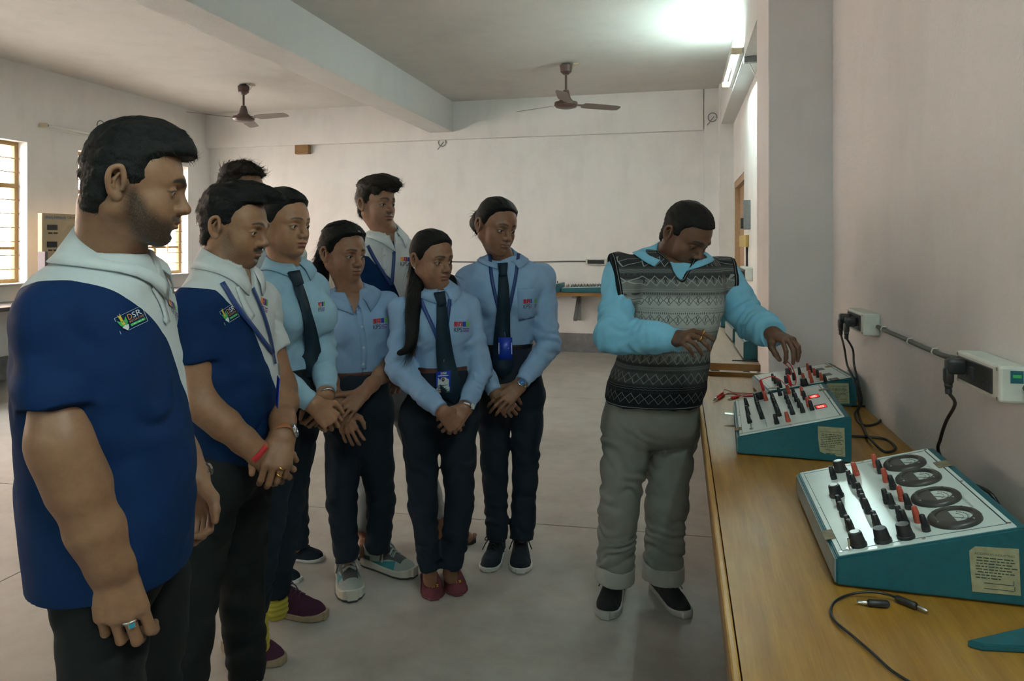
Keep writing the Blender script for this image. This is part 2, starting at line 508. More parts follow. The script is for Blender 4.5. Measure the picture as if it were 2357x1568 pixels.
M_SKIRT = skirt_mat()
R_ = ROOM
# floor: concrete slabs cast with narrow joints
bm = MB(); add_box(bm, ((R_['xl'] + R_['xr']) / 2, 3.0, -.075), (R_['xr'] - R_['xl'] + .6, 12.9, .10)); floor = struct('floor', bm, M_JOINT)
xs = [R_['xl'] - .2, -2.833, R_['xr'] + .2]
ys_l = [-3.4, .5, 3.42, 6.4, 9.4]
for i in range(2):
    for j in range(4):
        g = .0035
        x0, x1 = xs[i] + g, xs[i + 1] - g
        sl = .05
        bm = MB()
        p = [(x0, ys_l[j] + g + sl * (x0 + 2.833)), (x1, ys_l[j] + g + sl * (x1 + 2.833)), (x1, ys_l[j + 1] - g + sl * (x1 + 2.833)), (x0, ys_l[j + 1] - g + sl * (x0 + 2.833))]
        add_prism(bm, p, -.03, 0)
        obj('floor_slab', bm, M_FLOOR, floor)
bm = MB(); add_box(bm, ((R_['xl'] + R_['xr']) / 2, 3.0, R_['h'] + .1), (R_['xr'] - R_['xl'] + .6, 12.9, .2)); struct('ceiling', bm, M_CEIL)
# right wall, pillars, longitudinal beam
bm = MB(); add_box(bm, (R_['xr'] + .15, .45, R_['h'] / 2), (.3, 7.4, R_['h'])); struct('wall_right', bm, M_WALLR)
bm = MB(); add_box(bm, (.59, 3.86, R_['h'] / 2), (.34, .52, R_['h']), bev=.006); struct('trim_1', bm, M_WALLR)['label'] = 'whitewashed pillar standing out from the wall'
def wall_with_holes(name, mat, axis_x, th, y0, y1, h, holes, z0=0):
    bm = MB(); y = y0
    for a, b, c, d in holes:
        if a > y: add_box(bm, (axis_x, (y + a) / 2, h / 2), (th, a - y, h))
        if c > z0: add_box(bm, (axis_x, (a + b) / 2, c / 2), (th, b - a, c))
        add_box(bm, (axis_x, (a + b) / 2, (d + h) / 2), (th, b - a, h - d))
        y = b
    if y < y1: add_box(bm, (axis_x, (y + y1) / 2, h / 2), (th, y1 - y, h))
    return struct(name, bm, mat)
wall_with_holes('wall_right_far', M_WALL, .64 + .11, .22, 4.0, 9.4, R_['h'], [(7.5, 8.9, 0, 2.19)])
bm = MB(); add_box(bm, (.90, 6.7, R_['h'] / 2), (.06, 5.4, R_['h'])); struct('wall_right_outer', bm, M_WALL)
bm = MB(); add_box(bm, (.56, 9.08, R_['h'] / 2), (.17, .34, R_['h'])); struct('trim_2', bm, M_WALL)['label'] = 'corner pillar of the far wall'
bm = MB(); add_box(bm, (.58, 6.66, 3.17), (.18, 5.1, .50)); struct('trim_3', bm, M_BEAM)['label'] = 'whitewashed beam along the right wall'
# beam across the ceiling
bm = MB(); add_box(bm, (-3.23, 3.0, 3.21), (.34, 12.5, .42), bev=.004); struct('trim_4', bm, M_BEAM)['label'] = 'deep whitewashed ceiling beam'
# back wall with its ring beam
bm = MB(); add_box(bm, ((R_['xl'] + R_['xr']) / 2, 9.36, R_['h'] / 2), (R_['xr'] - R_['xl'] + .6, .2, R_['h'])); struct('wall_back', bm, M_WALL)
bm = MB(); add_box(bm, (-3.36, 9.23, 3.17), (7.3, .10, .54)); struct('trim_5', bm, M_WALL)['label'] = 'ring beam over the far wall'
bm = MB(); add_box(bm, (.40, 9.22, R_['h'] / 2), (.20, .10, R_['h'])); struct('trim_6', bm, M_WALL)['label'] = 'flat pier at the corner of the far wall'
bm = MB(); add_box(bm, (-3.2, 9.25, .125), (7.6, .03, .25)); struct('baseboard_back', bm, M_SKIRT)
bm = MB(); add_box(bm, (-6.985, 3.0, .125), (.03, 12.4, .25)); struct('baseboard_left', bm, M_SKIRT)
bm = MB(); add_box(bm, ((R_['xl'] + R_['xr']) / 2, R_['y0'] - .1, R_['h'] / 2), (R_['xr'] - R_['xl'] + .6, .2, R_['h'])); struct('wall_front', bm, M_WALL)
wall_with_holes('wall_left', M_WALL, R_['xl'] - .11, .22, R_['y0'] - .2, 9.4, R_['h'], [(a, b, WZ0, WZ1) for a, b in WIN])
# windows: ochre steel frames, panes and horizontal grille bars
M_OCHRE = plain('ochre_steel_paint', (.34, .21, .075), .5, var=.12)
mg, nt, b = new_mat('window_glass')
b.inputs['Base Color'].default_value = (1, 1, 1, 1); b.inputs['Roughness'].default_value = .02; b.inputs['Transmission Weight'].default_value = 1; b.inputs['IOR'].default_value = 1.02
M_GLASS = mg
for wi, (a, b_) in enumerate(WIN):
    x = R_['xl'] - .15; n = wi + 1
    bm = MB()
    zc, hh = (WZ0 + WZ1) / 2, WZ1 - WZ0
    for yy in (a + .022, b_ - .022): add_box(bm, (x, yy, zc), (.05, .044, hh))
    for zz in (WZ0 + .022, WZ1 - .022): add_box(bm, (x, (a + b_) / 2, zz), (.05, b_ - a - .088, .044))
    w = struct('window_%d' % n, bm, M_OCHRE)
    bm = MB(); add_box(bm, (x + .004, (a + b_) / 2, 2.085), (.05, b_ - a - .09, .05)); obj('transom', bm, M_OCHRE, w)
    cols = 4; step = (b_ - a - .088) / cols
    for k in range(1, cols):
        bm = MB(); add_box(bm, (x - .004, a + .044 + step * k, zc), (.036, .034, hh - .09)); obj('mullion', bm, M_OCHRE, w)
    for zz in (1.40,):
        bm = MB(); add_box(bm, (x - .004, (a + b_) / 2, zz), (.034, b_ - a - .09, .030)); obj('rail', bm, M_OCHRE, w)
    zz = WZ0 + .15
    while zz < WZ1 - .06:
        bm = MB(); add_box(bm, (x + .045, (a + b_) / 2, zz), (.010, b_ - a - .01, .010)); obj('grille_bar', bm, M_OCHRE, w)
        zz += .152
    for k in range(cols):
        for z0, z1 in ((WZ0 + .044, 1.385), (1.415, 2.06), (2.11, WZ1 - .044)):
            bm = MB(); add_box(bm, (x - .012, a + .044 + step * (k + .5), (z0 + z1) / 2), (.004, step - .034, z1 - z0)); obj('pane', bm, M_GLASS, w)
    bm = MB(); add_tube(bm, [(x + .05, b_ - .30, 1.33), (x + .05, b_ - .30, 1.48)], .006); add_tube(bm, [(x + .02, b_ - .30, 1.40), (x + .065, b_ - .30, 1.40)], .006); obj('latch', bm, M_OCHRE, w)
    bm = MB(); add_box(bm, (R_['xl'] - .06, (a + b_) / 2, WZ0 - .006), (.26, b_ - a, .012)); obj('sill', bm, M_WALL, w)
# the house across the yard
M_ORANGE = wall_mat('orange_wash', (.70, .45, .27), .08, .1); M_CREAM = wall_mat('cream_wash', (.74, .71, .67), .06, .1)
bm = MB(); add_box(bm, (-13.2, 9.0, 3.0), (.3, 22, 9)); t = obj('neighbouring_house', bm, M_CREAM)
tag(t, 'cream house with orange bands seen through the windows', 'building')
for zz in (1.1, 3.4, 5.2):
    bm = MB(); add_box(bm, (-13.0, 9.0, zz), (.12, 22, .7)); obj('band', bm, M_ORANGE, t)
for yy in (6.8, 10.2, 13.6, 17.):
    bm = MB(); add_box(bm, (-13.0, yy, 2.2), (.10, .8, 1.3)); obj('shutter', bm, plain('grey_shutter', (.25, .24, .25), .6) if yy < 7 else bpy.data.materials['grey_shutter'], t)
bm = MB(); add_box(bm, (-10.2, 6, -.1), (6.1, 24, .1)); o = struct('ground_outside', bm, plain('yard_soil', (.36, .35, .33), .9, var=.15, vscale=3))
# door in the right wall
M_DOORW = plain('tan_door_paint', (.42, .27, .15), .55, var=.12)
bm = MB()
for yy in (7.535, 8.865): add_box(bm, (.70, yy, 1.075), (.10, .07, 2.15))
add_box(bm, (.70, 8.2, 2.155), (.10, 1.4, .07)); dr = struct('door_1', bm, M_DOORW)
bm = MB(); add_box(bm, (.73, 8.2, 1.06), (.045, 1.26, 2.12)); obj('door_leaf', bm, M_DOORW, dr)

# ---------------------------------------------------------------- tube lamps
M_TUBE_ON, nt, b = new_mat('lit_tube'); b.inputs['Base Color'].default_value = (.8, .85, .8, 1)
b.inputs['Emission Color'].default_value = (.74, 1.0, .95, 1); b.inputs['Emission Strength'].default_value = TUBE_W
M_TUBE_OFF = plain('unlit_tube', (.75, .75, .72), .25)
M_CREAMP = plain('cream_plastic', (.55, .47, .33), .5); M_WHITEP = plain('white_enamel', (.70, .70, .66), .4); M_BLK = plain('black_plastic', (.018, .018, .02), .38)
M_GREYM = plain('grey_painted_steel', (.17, .18, .18), .5, var=.15)
def tube_lamp(label, loc, rotz, lit, L=1.22, group=None, arm=False):
    t = thing('tube_lamp', label, 'lamp', loc, rotz, group)              # local x along the lamp, y out of the wall
    bm = MB(); add_box(bm, (0, .018, 0), (L, .035, .055), bev=.004); obj('batten', bm, M_WHITEP, t)
    bm = MB(); add_tube(bm, [(-L / 2 + .03, .075, 0), (L / 2 - .03, .075, 0)], .0135, 14); obj('tube', bm, M_TUBE_ON if lit else M_TUBE_OFF, t, 'all')
    for s in (-1, 1):
        bm = MB(); add_box(bm, (s * (L / 2 - .01), .055, 0), (.045, .09, .05), bev=.010)
        h = obj('lamp_holder', bm, M_CREAMP, t)
        bm = MB(); add_cyl(bm, (s * (L / 2 - .036), .075, 0), .017, .016, 14, rot=Matrix.Rotation(PI / 2, 3, 'Y')); obj('end_ring', bm, M_BLK if s > 0 else M_CREAMP, h)
    return t
tube_lamp('lit white tube lamp on the beam above the far bench', (.49, 6.35, 2.97), PI / 2, True)
tube_lamp('lit tube lamp on the wall over the near bench', (.713, .2, 2.75), PI / 2, True)
tube_lamp('lit tube lamp on the wall behind the photographer', (-1.6, R_['y0'], 2.75), 0., True)
tube_lamp('unlit tube lamp fixed high between the two ochre windows', (R_['xl'], 6.95, 2.78), -PI / 2, False)
# ---------------------------------------------------------------- ceiling fans
M_FAN = plain('brown_fan_enamel', (.085, .05, .042), .35); M_FANB = plain('brown_blade_enamel', (.15, .115, .105), .45)
def fan(label, x, y, drop, rz, group):
    t = thing('ceiling_fan', label, 'fan', (x, y, R_['h']), 0, group)
    bm = MB(); add_lathe(bm, [(0, -.01), (.05, -.012), (.07, -.03), (.062, -.10), (.028, -.13), (0, -.13)], 20); obj('canopy', bm, M_FAN, t, True)
    bm = MB(); add_tube(bm, [(0, 0, -.10), (0, 0, -drop + .09)], .013, 10)
    for s in (-1, 1): add_tube(bm, [(s * .03, 0, 0), (s * .03, 0, -.03)], .006, 6)
    obj('down_rod', bm, M_FAN, t, True)
    bm = MB(); add_lathe(bm, [(0, -drop + .16), (.030, -drop + .15), (.055, -drop + .06), (.075, -drop + .04), (.075, -drop + .025), (.125, -drop + .018), (.130, -drop - .012), (.11, -drop - .035), (.06, -drop - .048), (0, -drop - .05)], 28); obj('motor', bm, M_FAN, t, True)
    for k in range(3):
        a = rz + k * 2 * PI / 3
        bm = MB()
        n = 10
        for i in range(n):
            pass
        pts = []
        prof = [(.11, .020), (.19, .022), (.21, .060), (.30, .068), (.60, .062), (.65, .050), (.66, .02)]
        top = []
        poly = [(r, w) for r, w in prof] + [(r, -w) for r, w in prof[::-1]]
        vs = add_prism(bm, poly, -.002, .002)
        bmesh.ops.rotate(bm, cent=(0, 0, 0), matrix=Matrix.Rotation(-.22, 3, 'X'), verts=bm.verts[:])
        bmesh.ops.translate(bm, vec=(0, 0, -drop + .0), verts=bm.verts[:])
        bmesh.ops.rotate(bm, cent=(0, 0, 0), matrix=Matrix.Rotation(a, 3, 'Z'), verts=bm.verts[:])
        obj('blade', bm, M_FANB, t)
    bm = MB(); add_box(bm, (.11, .02, -.012), (.06, .03, .02)); add_tube(bm, spline([(.10, .02, -.02), (.09, .01, -.06), (.05, 0, -.10)], 5), .003, 5); obj('ceiling_rose', bm, M_CREAMP, t)
fan('brown ceiling fan nearer the lit tube lamp', -1.206, 7.50, .45, THETA + math.radians(21), 'ceiling fans')
fan('brown ceiling fan beyond the deep ceiling beam', -5.24, 7.57, .42, THETA + math.radians(-21), 'ceiling fans')

# ---------------------------------------------------------------- benches
def wood_mat(name, c0, c1, c2, scale=(14, 1.1, 6), rough=.32):
    m, nt, b = new_mat(name)
    v = coord(nt, 'Object', scale)
    n = noise(nt, v, 2.2, 6, .62); n2 = noise(nt, coord(nt, 'Object', (90, 3, 90)), 3, 3); n3 = noise(nt, coord(nt), 2.0, 5, .7)
    f = mth(nt, 'ADD', mth(nt, 'MULTIPLY', n, .72), mth(nt, 'MULTIPLY', n2, .28))
    c = ramp(nt, f, [(.30, c0), (.52, c1), (.72, c2)])
    wr = ramp(nt, n3, [(.52, (0, 0, 0)), (.70, (1, 1, 1))])
    c = mixc(nt, mth(nt, 'MULTIPLY', wr, .28), c, (.36, .26, .15))
    lk(nt, c, b.inputs['Base Color'])
    lk(nt, mth(nt, 'MULTIPLY_ADD', n3, .35, rough - .12), b.inputs['Roughness'])
    bump(nt, b, f, .12, .001)
    return m
M_BENCH = wood_mat('varnished_laminate', (.19, .082, .010), (.30, .145, .018), (.40, .215, .036))
M_LIP = wood_mat('worn_edge_banding', (.30, .15, .03), (.42, .23, .06), (.52, .32, .12))
M_BROWN = wood_mat('brown_edge', (.15, .07, .018), (.23, .115, .03), (.29, .15, .045), (2, 2, 20))
M_DULL = wood_mat('dull_bench_laminate', (.28, .21, .15), (.36, .28, .205), (.42, .33, .25))
def bench(label, x0, x1, y0, y1, mat, z=.80, xf=None):
    t = thing('workbench', label, 'bench', ((x0 + x1) / 2, (y0 + y1) / 2, z))
    cx, cy = (x0 + x1) / 2, (y0 + y1) / 2; w, l = x1 - x0, y1 - y0
    bm = MB(); add_box(bm, (.008, 0, -.016), (w - .016, l, .032)); obj('worktop', bm, mat, t)
    bm = MB(); add_box(bm, (-w / 2 + .007, 0, -.0135), (.014, l, .031), bev=.004); obj('edge_band', bm, M_LIP, t)
    bm = MB(); add_box(bm, (-w / 2 + .016, 0, -.05), (.03, l, .036)); obj('apron', bm, M_BROWN, t)
    for s in (-1, 1):
        bm = MB(); add_box(bm, (0, s * (l / 2 + .008), -.018 + (.010 if (s > 0 and mat is M_BENCH) else 0)), (w, .016, .036 + (.02 if (s > 0 and mat is M_BENCH) else 0))); obj('end_rail', bm, M_BROWN, t)
    n = max(2, int(l / 1.2) + 1)
    for i in range(n):
        y = -l / 2 + .25 + (l - .5) * i / (n - 1)
        bm = MB(); add_box(bm, (w / 2 - .02, y, -.26), (.04, .04, .46))
        vs = add_box(bm, (0, 0, 0), (.62, .03, .03)); bmesh.ops.rotate(bm, cent=(0, 0, 0), matrix=Matrix.Rotation(math.radians(40), 3, 'Y'), verts=vs); bmesh.ops.translate(bm, vec=(.06, y, -.27), verts=vs)
        obj('bracket', bm, M_GREYM, t)
    return t
bench('long varnished bench along the near wall carrying teal instruments', .075, .713, -.9, 3.56, M_BENCH)
bench('dull laminate bench beyond the pillar under the lit tube', .075, .64, 3.95, 7.35, M_DULL)
# shelf bench on the far wall and the one under the left windows
t = thing('workbench', 'narrow brown bench bracketed to the far wall', 'bench', (-.95, 8.95, .83))
bm = MB(); add_box(bm, (0, 0, -.02), (2.3, .56, .04), bev=.003); obj('worktop', bm, M_BROWN, t)
for xx in (-1.0, -.35, .95):
    bm = MB(); add_box(bm, (xx, .25, -.22), (.05, .04, .36))
    vs = add_box(bm, (0, 0, 0), (.045, .50, .04)); bmesh.ops.rotate(bm, cent=(0, 0, 0), matrix=Matrix.Rotation(math.radians(38), 3, 'X'), verts=vs); bmesh.ops.translate(bm, vec=(xx, .06, -.20), verts=vs)
    add_box(bm, (xx, 0, -.055), (.045, .5, .03)); obj('bracket', bm, M_GREYM, t)
t = thing('workbench', 'dark-topped bench below the ochre windows', 'bench', (-6.68, 5.2, .83))
bm = MB(); add_box(bm, (0, 0, -.02), (.62, 7.2, .04), bev=.004); obj('worktop', bm, plain('dark_laminate', (.05, .042, .045), .35), t)
for yy in (-3.3, -1.1, 1.1, 3.3):
    bm = MB(); add_box(bm, (.2, yy, -.43), (.05, .05, .80)); obj('leg', bm, M_BROWN, t)
# ---------------------------------------------------------------- teal instruments
M_TEAL = plain('teal_hammer_paint', (.008, .098, .125), .42, var=.10, vscale=60, bmp=.12, bscale=350)
M_PANEL = plain('pale_panel_laminate', (.60, .70, .68), .22, var=.05, vscale=9)
M_GREYSIDE = plain('grey_side_paint', (.26, .30, .30), .5, var=.1)
M_RED = plain('dull_red_plastic', (.42, .07, .04), .4); M_REDB = plain('bright_red_plastic', (.55, .015, .02), .35)
M_LINE = plain('printed_line', (.03, .04, .06), .6); M_PAPER = plain('aged_paper_label', (.33, .31, .19), .8, var=.18, vscale=60)
M_INK = plain('label_ink', (.03, .06, .05), .8); M_TAPE = plain('brown_tape', (.20, .17, .11), .6, var=.3, vscale=80)
M_METER = plain('meter_bakelite', (.045, .042, .040), .33); M_DIAL = plain('meter_dial', (.55, .62, .58), .5); M_STEEL = plain('bright_steel', (.7, .7, .68), .25, 1.)
M_SILVER = plain('knob_cap', (.40, .42, .42), .3, .6)
M_LED, nt_, b_ = new_mat('red_led'); b_.inputs['Base Color'].default_value = (.05, .002, .002, 1); b_.inputs['Emission Color'].default_value = (1, .02, .02, 1); b_.inputs['Emission Strength'].default_value = .40
M_LEDSEG, nt_, b_ = new_mat('red_led_segment'); b_.inputs['Base Color'].default_value = (.3, .05, .05, 1); b_.inputs['Emission Color'].default_value = (1, .16, .12, 1); b_.inputs['Emission Strength'].default_value = 3.0
M_WIN = plain('tinted_window', (.16, .13, .09), .2)
def post_mesh(mat, nm, sc=1.):
    bm = MB(); add_lathe(bm, [(0, 0), (.0078 * sc, 0), (.0078 * sc, .010 * sc), (.0066 * sc, .0105 * sc), (.0068 * sc, .0125 * sc), (.0064 * sc, .020 * sc), (.0052 * sc, .030 * sc), (.0040 * sc, .0315 * sc), (0, .0315 * sc)], 12)
    o = obj(nm, bm, mat, None, True); me = o.data; bpy.data.objects.remove(o); return me
def knob_mesh():
    bm = MB(); add_lathe(bm, [(0, 0), (.016, 0), (.016, .005), (.0145, .006), (.0125, .024), (.0115, .0262), (0, .0268)], 20)
    o = obj('knob', bm, M_BLK, None, True); me = o.data; bpy.data.objects.remove(o); return me
ME_BLK = post_mesh(M_BLK, 'black_post'); ME_RED = post_mesh(M_RED, 'red_post'); ME_KNOB = knob_mesh()
def capm():
    bm = MB(); add_cyl(bm, (0, 0, .0271), .0085, .0008, 16); o = obj('knob_cap', bm, M_SILVER, None); me = o.data; bpy.data.objects.remove(o); return me
ME_CAP = capm()
def togm():
    bm = MB(); add_cyl(bm, (0, 0, .002), .006, .004, 10); add_tube(bm, [(0, 0, .004), (.004, .003, .02)], [.0018, .0028], 8); o = obj('toggle', bm, M_STEEL, None, True); me = o.data; bpy.data.objects.remove(o); return me
ME_TOG = togm()
def link(name, me, parent, loc, rot=None):
    o = bpy.data.objects.new(name, me); COL.objects.link(o); o.parent = parent; o.location = loc
    if rot is not None: o.rotation_euler = rot
    return o
def flat_text(name, body, mat, parent, M, size):
    """printed words in the local xy plane of M, size metres high letters"""
    p, tri = text_mesh(body, size)
    v = [M @ Vector(q) for q in p]
    me = bpy.data.meshes.new(name); me.from_pydata([tuple(q) for q in v], [], [tuple(int(i) for i in t) for t in tri]); me.materials.append(mat)
    o = bpy.data.objects.new(name, me); COL.objects.link(o); o.parent = parent; return o
class Console:
    """sloping instrument case: x from its low edge (0) to its high edge (w), y along it, z up"""
    def __init__(s, label, loc, rz, w, l, zl, zh, panel=M_PANEL, case=M_TEAL, side=None, group='teal instruments on the benches'):
        s.root = thing('instrument', label, 'instrument', loc, rz, group); s.w, s.l, s.zl, s.zh = w, l, zl, zh; s.rz = rz; s.loc = np.array(loc, float)
        sec = [(0, .004), (w, .004), (w, zh), (w - .012, zh), (0, zl)]
        bm = MB()
        a = [bm.verts.new((x, 0, z)) for x, z in sec]; b = [bm.verts.new((x, l, z)) for x, z in sec]
        bm.faces.new(a); bm.faces.new(b[::-1])
        for i in range(5): bm.faces.new((a[i], b[i], b[(i + 1) % 5], a[(i + 1) % 5]))
        bmesh.ops.bevel(bm, geom=bm.edges[:], offset=.003, segments=2, affect='EDGES')
        s.case = obj('case', bm, case, s.root, True)
        if side is not None:
            bm = MB(); add_box(bm, (-.0012, l / 2, zl / 2 + .002), (.002, l - .008, zl - .012)); obj('low_side', bm, side, s.root)
        sl = (zh - zl) / (w - .012); s.sl = sl; c = 1 / math.sqrt(1 + sl * sl)
        s.X = np.array((c, 0, sl * c)); s.N = np.array((-sl * c, 0, c)); s.o = np.array((.006, .006, zl + .006 * sl)); s.pw = (w - .024) / c; s.pl = l - .012
        s.M = Matrix(((s.X[0], 0, s.N[0], s.o[0]), (0, 1, 0, s.o[1]), (s.X[2], 0, s.N[2], s.o[2]), (0, 0, 0, 1)))
        s.eul = s.M.to_euler()
        bm = MB(); add_box(bm, (s.pw / 2, s.pl / 2, .001), (s.pw, s.pl, .003), bev=.0008); bmesh.ops.transform(bm, matrix=s.M, verts=bm.verts[:]); s.panel = obj('panel', bm, panel, s.root)
        s.line((.03, .03), (.97, .03)); s.line((.97, .03), (.97, .97), .0022); s.line((.97, .97), (.03, .97)); s.line((.03, .97), (.03, .03))
        for u, v in ((.02, .02), (.5, .018), (.98, .03), (.02, .5), (.98, .5), (.02, .98), (.5, .985), (.98, .98)):
            bm = MB(); add_cyl(bm, (u * s.pw, v * s.pl, .003), .0035, .002, 10); bmesh.ops.transform(bm, matrix=s.M, verts=bm.verts[:]); obj('screw', bm, M_STEEL, s.panel)
    def loc_of(s, px, py):
        """panel coordinates under a photograph pixel"""
        cz, sz = math.cos(s.rz), math.sin(s.rz)
        rot = lambda v: np.array((cz * v[0] - sz * v[1], sz * v[0] + cz * v[1], v[2]))
        O = s.loc + rot(s.o + .0025 * s.N); X = rot(s.X); Y = rot(np.array((0, 1., 0))); N = rot(s.N)
        d = ray(px, py); c0 = np.array((0, 0, CAMZ)); t = ((O - c0) @ N) / (d @ N); q = c0 + t * d - O
        return q @ X / s.pw, q @ Y / s.pl
    def at(s, u, v, h=.0025): return s.M @ Vector((u * s.pw, v * s.pl, h))
    def post(s, uv, red=False, parent=None): return link('red_terminal' if red else 'black_terminal', ME_RED if red else ME_BLK, s.root, s.at(*uv), s.eul)
    def knob(s, uv, cap=False):
        k = link('control_knob', ME_KNOB, s.root, s.at(*uv), s.eul)
        if cap: link('knob_cap', ME_CAP, k, (0, 0, 0))
    def line(s, a, b, w=.0010):
        x0, y0, x1, y1 = a[0] * s.pw, a[1] * s.pl, b[0] * s.pw, b[1] * s.pl
        bm = MB(); vs = add_box(bm, ((x0 + x1) / 2, (y0 + y1) / 2, .0027), (max(abs(x1 - x0), w), max(abs(y1 - y0), w), .0006)); bmesh.ops.transform(bm, matrix=s.M, verts=bm.verts[:]); obj('printed_line', bm, M_LINE, s.panel)
    def meter(s, uv, r=.047):
        u, v = uv
        T = s.M @ Matrix.Translation((u * s.pw, v * s.pl, .0025))
        bm = MB(); add_lathe(bm, [(r * .66, .0035), (r * .68, .009), (r * .72, .0105), (r * .92, .0085), (r * .99, .005), (r, 0)], 40, T); m = obj('meter', bm, M_METER, s.root, True)
        bm = MB(); add_cyl(bm, (0, 0, .003), r * .68, .002, 36); bmesh.ops.transform(bm, matrix=T, verts=bm.verts[:]); obj('dial', bm, M_DIAL, m)
        n = 18; poly = [(r * .67 * math.cos(a), r * .67 * math.sin(a)) for a in np.linspace(math.radians(96), math.radians(264), n)]
        bm = MB(); add_prism(bm, poly, .004, .0075, T); obj('dial_cover', bm, M_METER, m)
        bm = MB()
        for rr in (.34, .50):
            pth = [(r * (-.02 + rr * math.cos(a)), r * rr * 1.05 * math.sin(a), .0044) for a in np.linspace(-1.05, 1.05, 12)]
            add_tube(bm, pth, .0004, 4)
        for a in np.linspace(-1.05, 1.05, 9): add_tube(bm, [(r * (-.02 + .50 * math.cos(a)), r * .525 * math.sin(a), .0044), (r * (-.02 + .57 * math.cos(a)), r * .60 * math.sin(a), .0044)], .0004, 4)
        add_tube(bm, [(-.1 * r, 0, .0052), (r * .42, -r * .36, .0052)], .0005, 4)
        bmesh.ops.transform(bm, matrix=T, verts=bm.verts[:]); obj('dial_marking', bm, M_LINE, m)
        for a in (.9, -.9, 2.6, -2.6):
            bm = MB(); add_cyl(bm, (r * .84 * math.cos(a), r * .84 * math.sin(a), .0095), .0022, .002, 8); bmesh.ops.transform(bm, matrix=T, verts=bm.verts[:]); obj('screw', bm, M_STEEL, m)
    def label(s, x0, x1, z0, z1, notch='bl', words=()):
        """paper label on the near end of the case"""
        w, h = x1 - x0, z1 - z0; rs = random.Random(5)
        if notch == 'torn': poly = [(.02, 1), (1, 1), (1.03, 0), (.72, .0), (.62, .07), (.5, .04), (.42, .09), (.3, .05), (.2, .08), (.1, .12), (.06, .35), (.03, .6)]
        else: poly = [(.12, .97), (1, 1), (1.04, 0), (.06, -.02), (.02, .5), (0, .78), (.0, .86)]
        T = Matrix(((1, 0, 0, x0), (0, 0, -1, 0), (0, 1, 0, z0), (0, 0, 0, 1)))
        bm = MB(); add_prism(bm, [(a * w, b * h) for a, b in poly], -.0002, .0008, T); lb = obj('paper_label', bm, M_PAPER, s.root)
        T2 = Matrix(((1, 0, 0, x0 + .10 * w), (0, 0, -1, -.0010), (0, 1, 0, z0 + h * .80), (0, 0, 0, 1)))
        if words: 
            p, tri, ar = text_unit(words[0])
            me = bpy.data.meshes.new('label_heading'); ww = .82 * w
            me.from_pydata([tuple(T2 @ Vector((q[0] * ww, q[1] * ww, 0))) for q in p], [], [tuple(int(i) for i in t) for t in tri]); me.materials.append(M_INK)
            o = bpy.data.objects.new('label_heading', me); COL.objects.link(o); o.parent = lb
        bm = MB()
        for k in range(8):
            zz = z0 + h * (.74 - .062 * k); xx = x0 + w * (.12 + .05 * rs.random())
            while xx < x0 + w * (.86 if k < 6 else .6):
                q = w * (.04 + .09 * rs.random()); add_box(bm, (xx + q / 2, -.0010, zz), (q, .0003, h * .022)); xx += q + w * .025
        for zz, xe in ((.20, .9), (.08, .92)):
            add_box(bm, (x0 + w * .60, -.0010, z0 + h * zz), (w * .6, .0003, h * .012)); add_box(bm, (x0 + w * xe, -.0010, z0 + h * (zz + .05)), (w * .012, .0003, h * .10))
        o = obj('label_print', bm, M_INK, lb)
    def tape(s, u, v, du, dv):
        bm = MB(); add_box(bm, (u * s.pw, v * s.pl, .0034), (du, dv, .0008)); bmesh.ops.transform(bm, matrix=s.M, verts=bm.verts[:]); obj('tape', bm, M_TAPE, s.panel)
ANG = lambda a: math.radians(a)
A_ = Console('nearest teal instrument with four round meters', tuple(on_plane(1925, 1352, 2, .8)), ANG(-.8), .318, .50, .055, .143, side=M_GREYSIDE)
cA = lambda x, y: A_.loc_of(1800 + x / 2.762, 1000 + y / 2.762)
for x, y, c in [(375, 234, 1), (350, 394, 1), (487, 706, 1), (645, 680, 0), (790, 655, 0)]: A_.knob(cA(x, y), c)
for x, y in [(332, 283), (442, 312), (467, 338), (505, 394), (523, 440), (535, 470), (553, 502), (377, 478), (394, 522), (437, 612), (452, 640), (606, 585), (618, 610), (672, 438), (706, 468), (760, 550), (790, 580), (630, 247), (710, 348), (811, 474), (920, 614)]: A_.post(cA(x, y))
for x, y in [(475, 260), (602, 208), (667, 303), (768, 422), (868, 558)]: A_.post(cA(x, y), True)
for x, y in [(781, 192), (868, 284), (980, 408), (1100, 540)]: A_.meter(cA(x, y))
link('toggle_switch', ME_TOG, A_.root, A_.at(*cA(432, 735)), A_.eul)
A_.tape(-.005, cA(300, 640)[1], .02, .045); A_.tape(.985, cA(1030, 190)[1], .03, .040)
A_.label(.222, .300, .022, .105, 'x', ('ACIOTRON INDUSTRIES',))
for u, v in ((.90, .70), (.90, .22)): flat_text('panel_print', 'POWER SUPPLY UNIT', M_GREYSIDE, A_.panel, A_.M @ Matrix.Translation((u * A_.pw, v * A_.pl, .003)) @ Matrix.Rotation(PI / 2, 4, 'Z'), .0085)
B_ = Console('teal instrument with red glowing displays', tuple(on_plane(1698, 1047, 2, .8)), ANG(-3), .320, .51, .055, .138, side=M_GREYSIDE)
cB = lambda x, y: B_.loc_of(1600 + x / 3.92, 680 + y / 3.92)
for x, y in [(470, 1003), (482, 1078), (495, 1153), (557, 962), (770, 905), (740, 1160), (826, 935), (843, 975), (862, 1020), (883, 1076), (898, 912), (920, 960), (947, 1012), (975, 1058), (993, 940), (1057, 1036)]: B_.post(cB(x, y))
for i in range(6): B_.post(cB(563 + 9 * i, 985 + 26 * i)); B_.post(cB(702 + 12 * i, 940 + 30 * i))
B_.knob(cB(585, 934))
for x, y in [(642, 950), (848, 888), (976, 905), (1030, 1005), (843, 1140)]: B_.post(cB(x, y), True)
